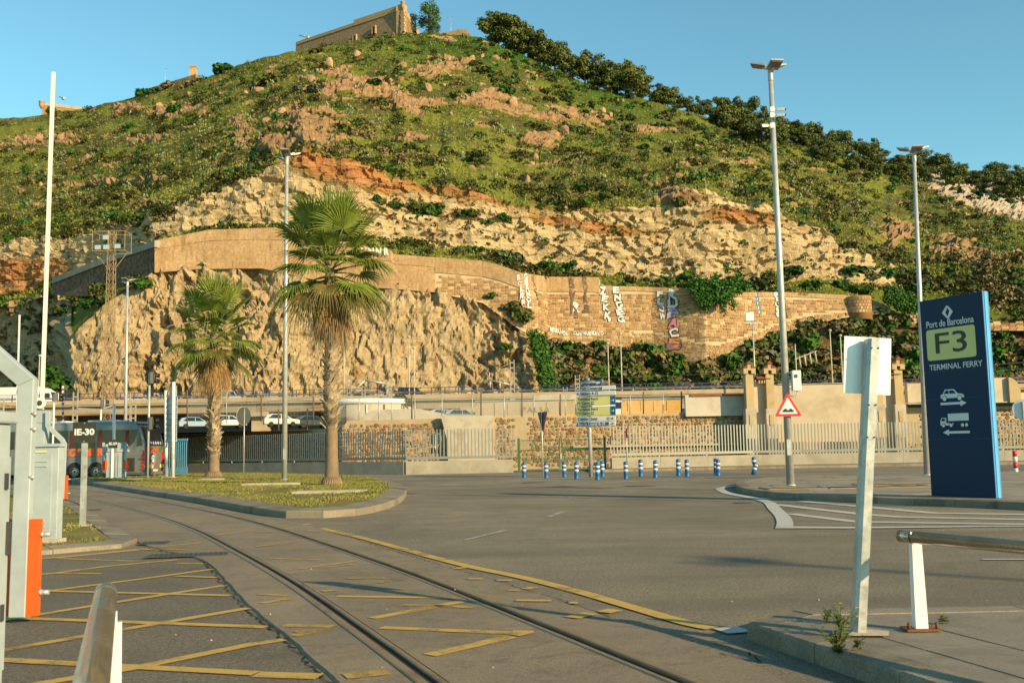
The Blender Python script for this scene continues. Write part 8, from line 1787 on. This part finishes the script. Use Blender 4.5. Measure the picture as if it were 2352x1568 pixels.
text_obj('lettering', 'SOLIMAR', .34, M_BTXT, BUS, rearM(.95, 1.82), .035, .002, shear=.1); text_obj('lettering', 'BUS', .34, M_BGRN, BUS, rearM(1.95, 1.82), .035, .002, shear=.1)
for r_, m_ in ((.34, M_BTXT), (.29, M_BBLUE), (.2, M_SIGNW)): f = MB(); f.plate([(r_ * math.cos(t), r_ * math.sin(t) * 1.15) for t in np.linspace(0, 6.28, 22)[:-1]], -.003, 0); q = f.build('round_emblem', m_, BUS, loc=(.030 + (.36 - r_) * .06, 1.0, 1.25)); q.rotation_euler = (0, 0, math.pi / 2)
text_obj('lettering', 'TB', .3, M_BGRN, BUS, Matrix.Translation((.05, 1.0, 1.25)) @ Matrix.Rotation(math.pi / 2, 4, 'Z') @ Matrix.Rotation(math.pi / 2, 4, 'X'), .03, .002)
# ================================================================== BARRIER LANES ON THE LEFT
def lane_sign(xb, vb, px0, px1, v0, v1, text, Y, lb, z0):
    b = P(xb, vb, Y); E = empty('lane_sign', (b.x, Y, z0), 0, lb, 'sign'); c_ = P((px0 + px1) / 2, (v0 + v1) / 2, Y); w = (px1 - px0) / FPX * Y; h = (v1 - v0) / FPX * Y; f = MB(); f.box((0, .03, (c_.z - z0) / 2), (.11 if Y < 30 else .13, .05, c_.z - z0)); f.build('post', M_WHITEP if Y > 30 else M_ZINC, E)
    f = MB(); f.box((c_.x - b.x, -.01, c_.z - z0), (w, .015, h)); pn = f.build('panel', mat('olive_black', (0.03, 0.032, 0.022), .5), E); t = text_obj('lettering', text, 1.0, M_SIGNW, pn, None, .04, .001); bb = [Vector(q) for q in t.bound_box]; ww = max(q.x for q in bb) - min(q.x for q in bb); t.data.transform(Matrix.Diagonal((w * .86 / ww, h * .30 / .72, 1, 1))); t.matrix_local = Matrix.Translation((c_.x - b.x, -.0195, c_.z - z0 + h * .0)) @ Matrix.Rotation(math.pi / 2, 4, 'X')
    for dz in (-.45, .45): f = MB(); f.box((c_.x - b.x, -.02, c_.z - z0 + dz * h), (.02, .012, .02)); f.build('screw', M_GALV, pn)
    if Y < 30: f = MB(); f.box((0, .03, .02), (.3, .2, .03)); f.build('base_plate', M_CONC, E)
    return E
lane_sign(188, 1213, 168, 221, 969, 1015.5, 'IE-30', 20.3, 'square dark lane sign IE-30 on a pale post', .09)
lane_sign(257, 1099, 249, 270, 1009, 1028.5, 'IE-29', 57, 'small dark lane sign IE-29 before the grey terminal', .2)
# grey ticket terminal behind IE-29
T9 = empty('ticket_terminal', P(258, 1098, 57.8), 0, 'grey ticket terminal with orange side pads behind the IE-29 sign', 'terminal'); T9.location.z = .19
f = MB(); f.box((.1, .3, .75), (.95, .6, 1.5)); f.build('cabinet', M_GALVP, T9, bevel=.02); f = MB(); f.plate([(-.55, 1.5), (.75, 1.5), (.6, 1.95), (.2, 2.05), (-.4, 1.95)], -.05, .6); f.build('hood', M_GALVP, T9)
for sx in (-.55, .72): f = MB(); f.box((sx, .0, 1.2), (.1, .12, 1.7)); f.build('guard_arm', M_GALVP, T9); f = MB(); f.box((sx + .1, -.03, .75), (.28, .12, .5)); f.build('orange_pad', M_ORANGE, T9)
for x in (.02, .3): f = MB(); f.box((x, -.01, .75), (.012, .02, 1.3)); f.build('door_joint', M_DGREY, T9)
f = MB(); q0 = P(261, 1090, 57.8); q1 = P(262, 930, 57.8); f.tube([q0 - Vector(T9.location), q1 - Vector(T9.location)], .08, 10); f.build('camera_pole', M_SIGNW, T9); f = MB(); f.bar(q1 - Vector(T9.location) + Vector((-.6, 0, -.18)), q1 - Vector(T9.location) + Vector((.1, 0, 0)), .07); f.build('camera', M_GALVP, T9)
# bent guard frames with orange pads
def guard(Y, pv, lb, pad, extra=None):
    """pv: photo bearings of the bent arm, top to bottom"""
    q = [P(x, v, Y) for x, v in pv]; z0 = q[-1].z; E = empty('guard_frame', q[-1], 0, lb, 'guard frame'); o0 = Vector(E.location); w = .15; d = .045
    pts = [p - o0 for p in q]; prof = []
    for i, p in enumerate(pts):
        a = (pts[i] - pts[i - 1]).normalized() if i else (pts[1] - pts[0]).normalized(); b = (pts[i + 1] - pts[i]).normalized() if i < len(pts) - 1 else a; t = (a + b).normalized(); n = Vector((-t.z, 0, t.x)); n = n / max(.3, abs(n.dot(Vector((-a.z, 0, a.x))))); prof.append((p + n * w / 2, p - n * w / 2))
    f = MB()
    for (a, b), (c_, e_) in zip(prof, prof[1:]): y = Vector((0, d, 0)); f.add([a - y, b - y, e_ - y, c_ - y, a + y, b + y, e_ + y, c_ + y], [(0, 1, 2, 3), (4, 7, 6, 5), (0, 3, 7, 4), (1, 5, 6, 2), (0, 4, 5, 1), (3, 2, 6, 7)])
    f.build('arm', M_GALVP, E, bevel=.008)
    for sx in (-1, 1):
        f = MB(); f.box((sx * (w / 2 + .05) + .0, .0 if sx > 0 else .06, pad / 2 + .01), (.10, .07, pad)); pd = f.build('orange_pad', M_ORANGE, E); f.build
        for t in (.25, .85):
            if sx > 0: f = MB(); f.tube([(w / 2 + .09, 0, pad * t), (w / 2 + .19, 0, pad * t)], .022, 8); f.tube([(w / 2 + .10, 0, pad * t), (w / 2 + .13, 0, pad * t)], .028, 6); f.build('bolt', M_GALV, pd)
    for x, v in (extra or []): c_ = P(x, v, Y) - o0; f = MB(); f.tube([c_ + Vector((-.03, -.03, 0)), c_ + Vector((.02, -.03, 0))], .018, 8); f.build('bolt', M_GALV, E)
    return E
guard(9.2, [(-60, 770), (64, 878), (43, 1416)], 'near bent grey guard frame with orange pads at the left picture edge', .86, [(84, 950), (82, 985), (78, 1095)])
guard(34.6, [(110, 944), (110, 978), (143, 1010), (148, 1020), (143, 1146)], 'far bent grey guard frame with orange pads beside the cabinet', .8)
NC = empty('access_column', (-3.46, 6.2, 0), .0, 'grey access machine column cut by the left picture edge', 'machine')
f = MB(); f.box((0, 0, .86), (.56, .26, 1.7)); f.build('cabinet', M_GALVP, NC, bevel=.02); f = MB(); f.box((0, 0, 1.745), (.62, .32, .075)); f.build('lid', M_GALVP, NC, bevel=.015)
for z in (1.35, .55): f = MB(); f.box((.29, .05, z), (.03, .03, .10)); f.build('hinge', M_DGREY, NC)
f = MB(); f.box((.285, 0.02, .85), (.012, .18, 1.3)); f.build('side_door', M_GALVP, NC); f = MB(); f.box((.30, .09, 1.0), (.03, .03, .2)); f.build('lock_case', M_DGREY, NC)
# grey cabinet
KBX = empty('steel_cabinet', G(98, 1246, .09), -.03, 'pale grey steel cabinet with louvres on the grass verge', 'cabinet'); w = .45; h = 1.52
f = MB(); f.box((0, .10, h / 2 + .05), (w, .2, h)); f.build('case', M_GALVP, KBX, bevel=.01); f = MB(); f.box((0, .09, h + .075), (w + .06, .26, .05)); f.build('roof', M_GALVP, KBX); f = MB(); f.box((-.04, -.005, h * .48 + .05), (w - .14, .016, h * .88)); dr = f.build('door', M_GALVP, KBX)
for z in (1.28, 1.2, .28, .2): f = MB(); f.box((-.06, -.018, z + .05), (.2, .02, .022)); f.build('louvre', M_GALVP, dr)
f = MB(); f.box((-.08, -.016, h - .03), (.22, .006, .03)); f.build('label_plate', M_SIGNY, KBX); f = MB(); f.box((0, .1, .03), (w + .1, .3, .06)); f.build('plinth', M_CONC, KBX)
# booms
def boom(xb, vb, xt, vt, Y, w, m, lb, stripes=0, name='barrier_boom'):
    a = P(xb, vb, Y); b = P(xt, vt, Y); E = empty(name, a, 0, lb, 'barrier'); d = b - a; f = MB(); f.bar((0, 0, 0), d, w, .06); f.build('boom', m, E)
    if stripes:
        for q in range(stripes): s0 = d * (q / stripes); s1 = d * ((q + .5) / stripes); f = MB(); f.bar(s0 + Vector((0, -.005, 0)), s1 + Vector((0, -.005, 0)), w + .006, .062); f.build('red_stripe', M_RED, E)
    return E
BM = boom(96, 940, 123, 166, 34.9, .135, M_SIGNW, 'long white barrier boom raised upright at the left'); f = MB(); f.lathe([(.2, -.05), (.2, .05)], 16); o = f.build('pivot', M_SIGNW, BM, loc=(.0, -.12, .22)); o.rotation_euler = (math.pi / 2, 0, 0); f = MB(); f.lathe([(.09, -.07), (.09, .07)], 12); o = f.build('pivot_hub', M_DGREY, BM, loc=(.0, -.13, .22)); o.rotation_euler = (math.pi / 2, 0, 0)
f = MB(); hb = P(96, 957, 34.9) - Vector(BM.location); f.box(hb, (.5, .4, .42)); f.box(hb + Vector((0, 0, -1.5)), (.4, .36, 2.9)); f.build('drive_case', M_GALVP, BM, bevel=.01)
boom(145, 1050, 144.5, 886, 66, .12, M_SIGNW, 'red and white striped boom standing upright behind the bus', 15); boom(36, 1050, 45, 723, 66, .10, M_SIGNW, 'thin white boom standing upright at the far left')
# gulls in flight
M_GULL = mat('gull_white', (0.7, 0.7, 0.68), .7)
for x, v, Y, s, lb in [(583, 362, 0, 1, ''), (845, 358, 150, 1.3, 'white gull gliding before the orange cliff')][1:] + [(1240, 548, 150, 1.1, 'white gull flying before the pale cliff face'), (2000, 520, 150, 1.3, 'white gull soaring before the right hillside'), (1985, 485, 160, 1.2, 'second white gull soaring just above the other')]:
    f = MB(); f.add([(-.1, -.3, 0), (.1, -.3, 0), (.06, .3, .02), (-.06, .3, .02), (0, 0, .1)], [(0, 1, 4), (1, 2, 4), (2, 3, 4), (3, 0, 4), (0, 3, 2, 1)]); f.add([(0, -.1, .06), (0, .15, .06), (-.6, .1, .22), (-1.0, .2, .1), (-.6, -.1, .2)], [(0, 1, 2, 4), (2, 3, 4)]); f.add([(0, -.1, .06), (0, .15, .06), (.6, .1, .22), (1.0, .2, .1), (.6, -.1, .2)], [(0, 4, 2, 1), (2, 4, 3)])
    o = f.build('gull', M_GULL, loc=P(x, v, Y)); o.rotation_euler = (.3, .2, .4 + x * .01); o.scale = (s, s, s); tag(o, lb, 'gull')
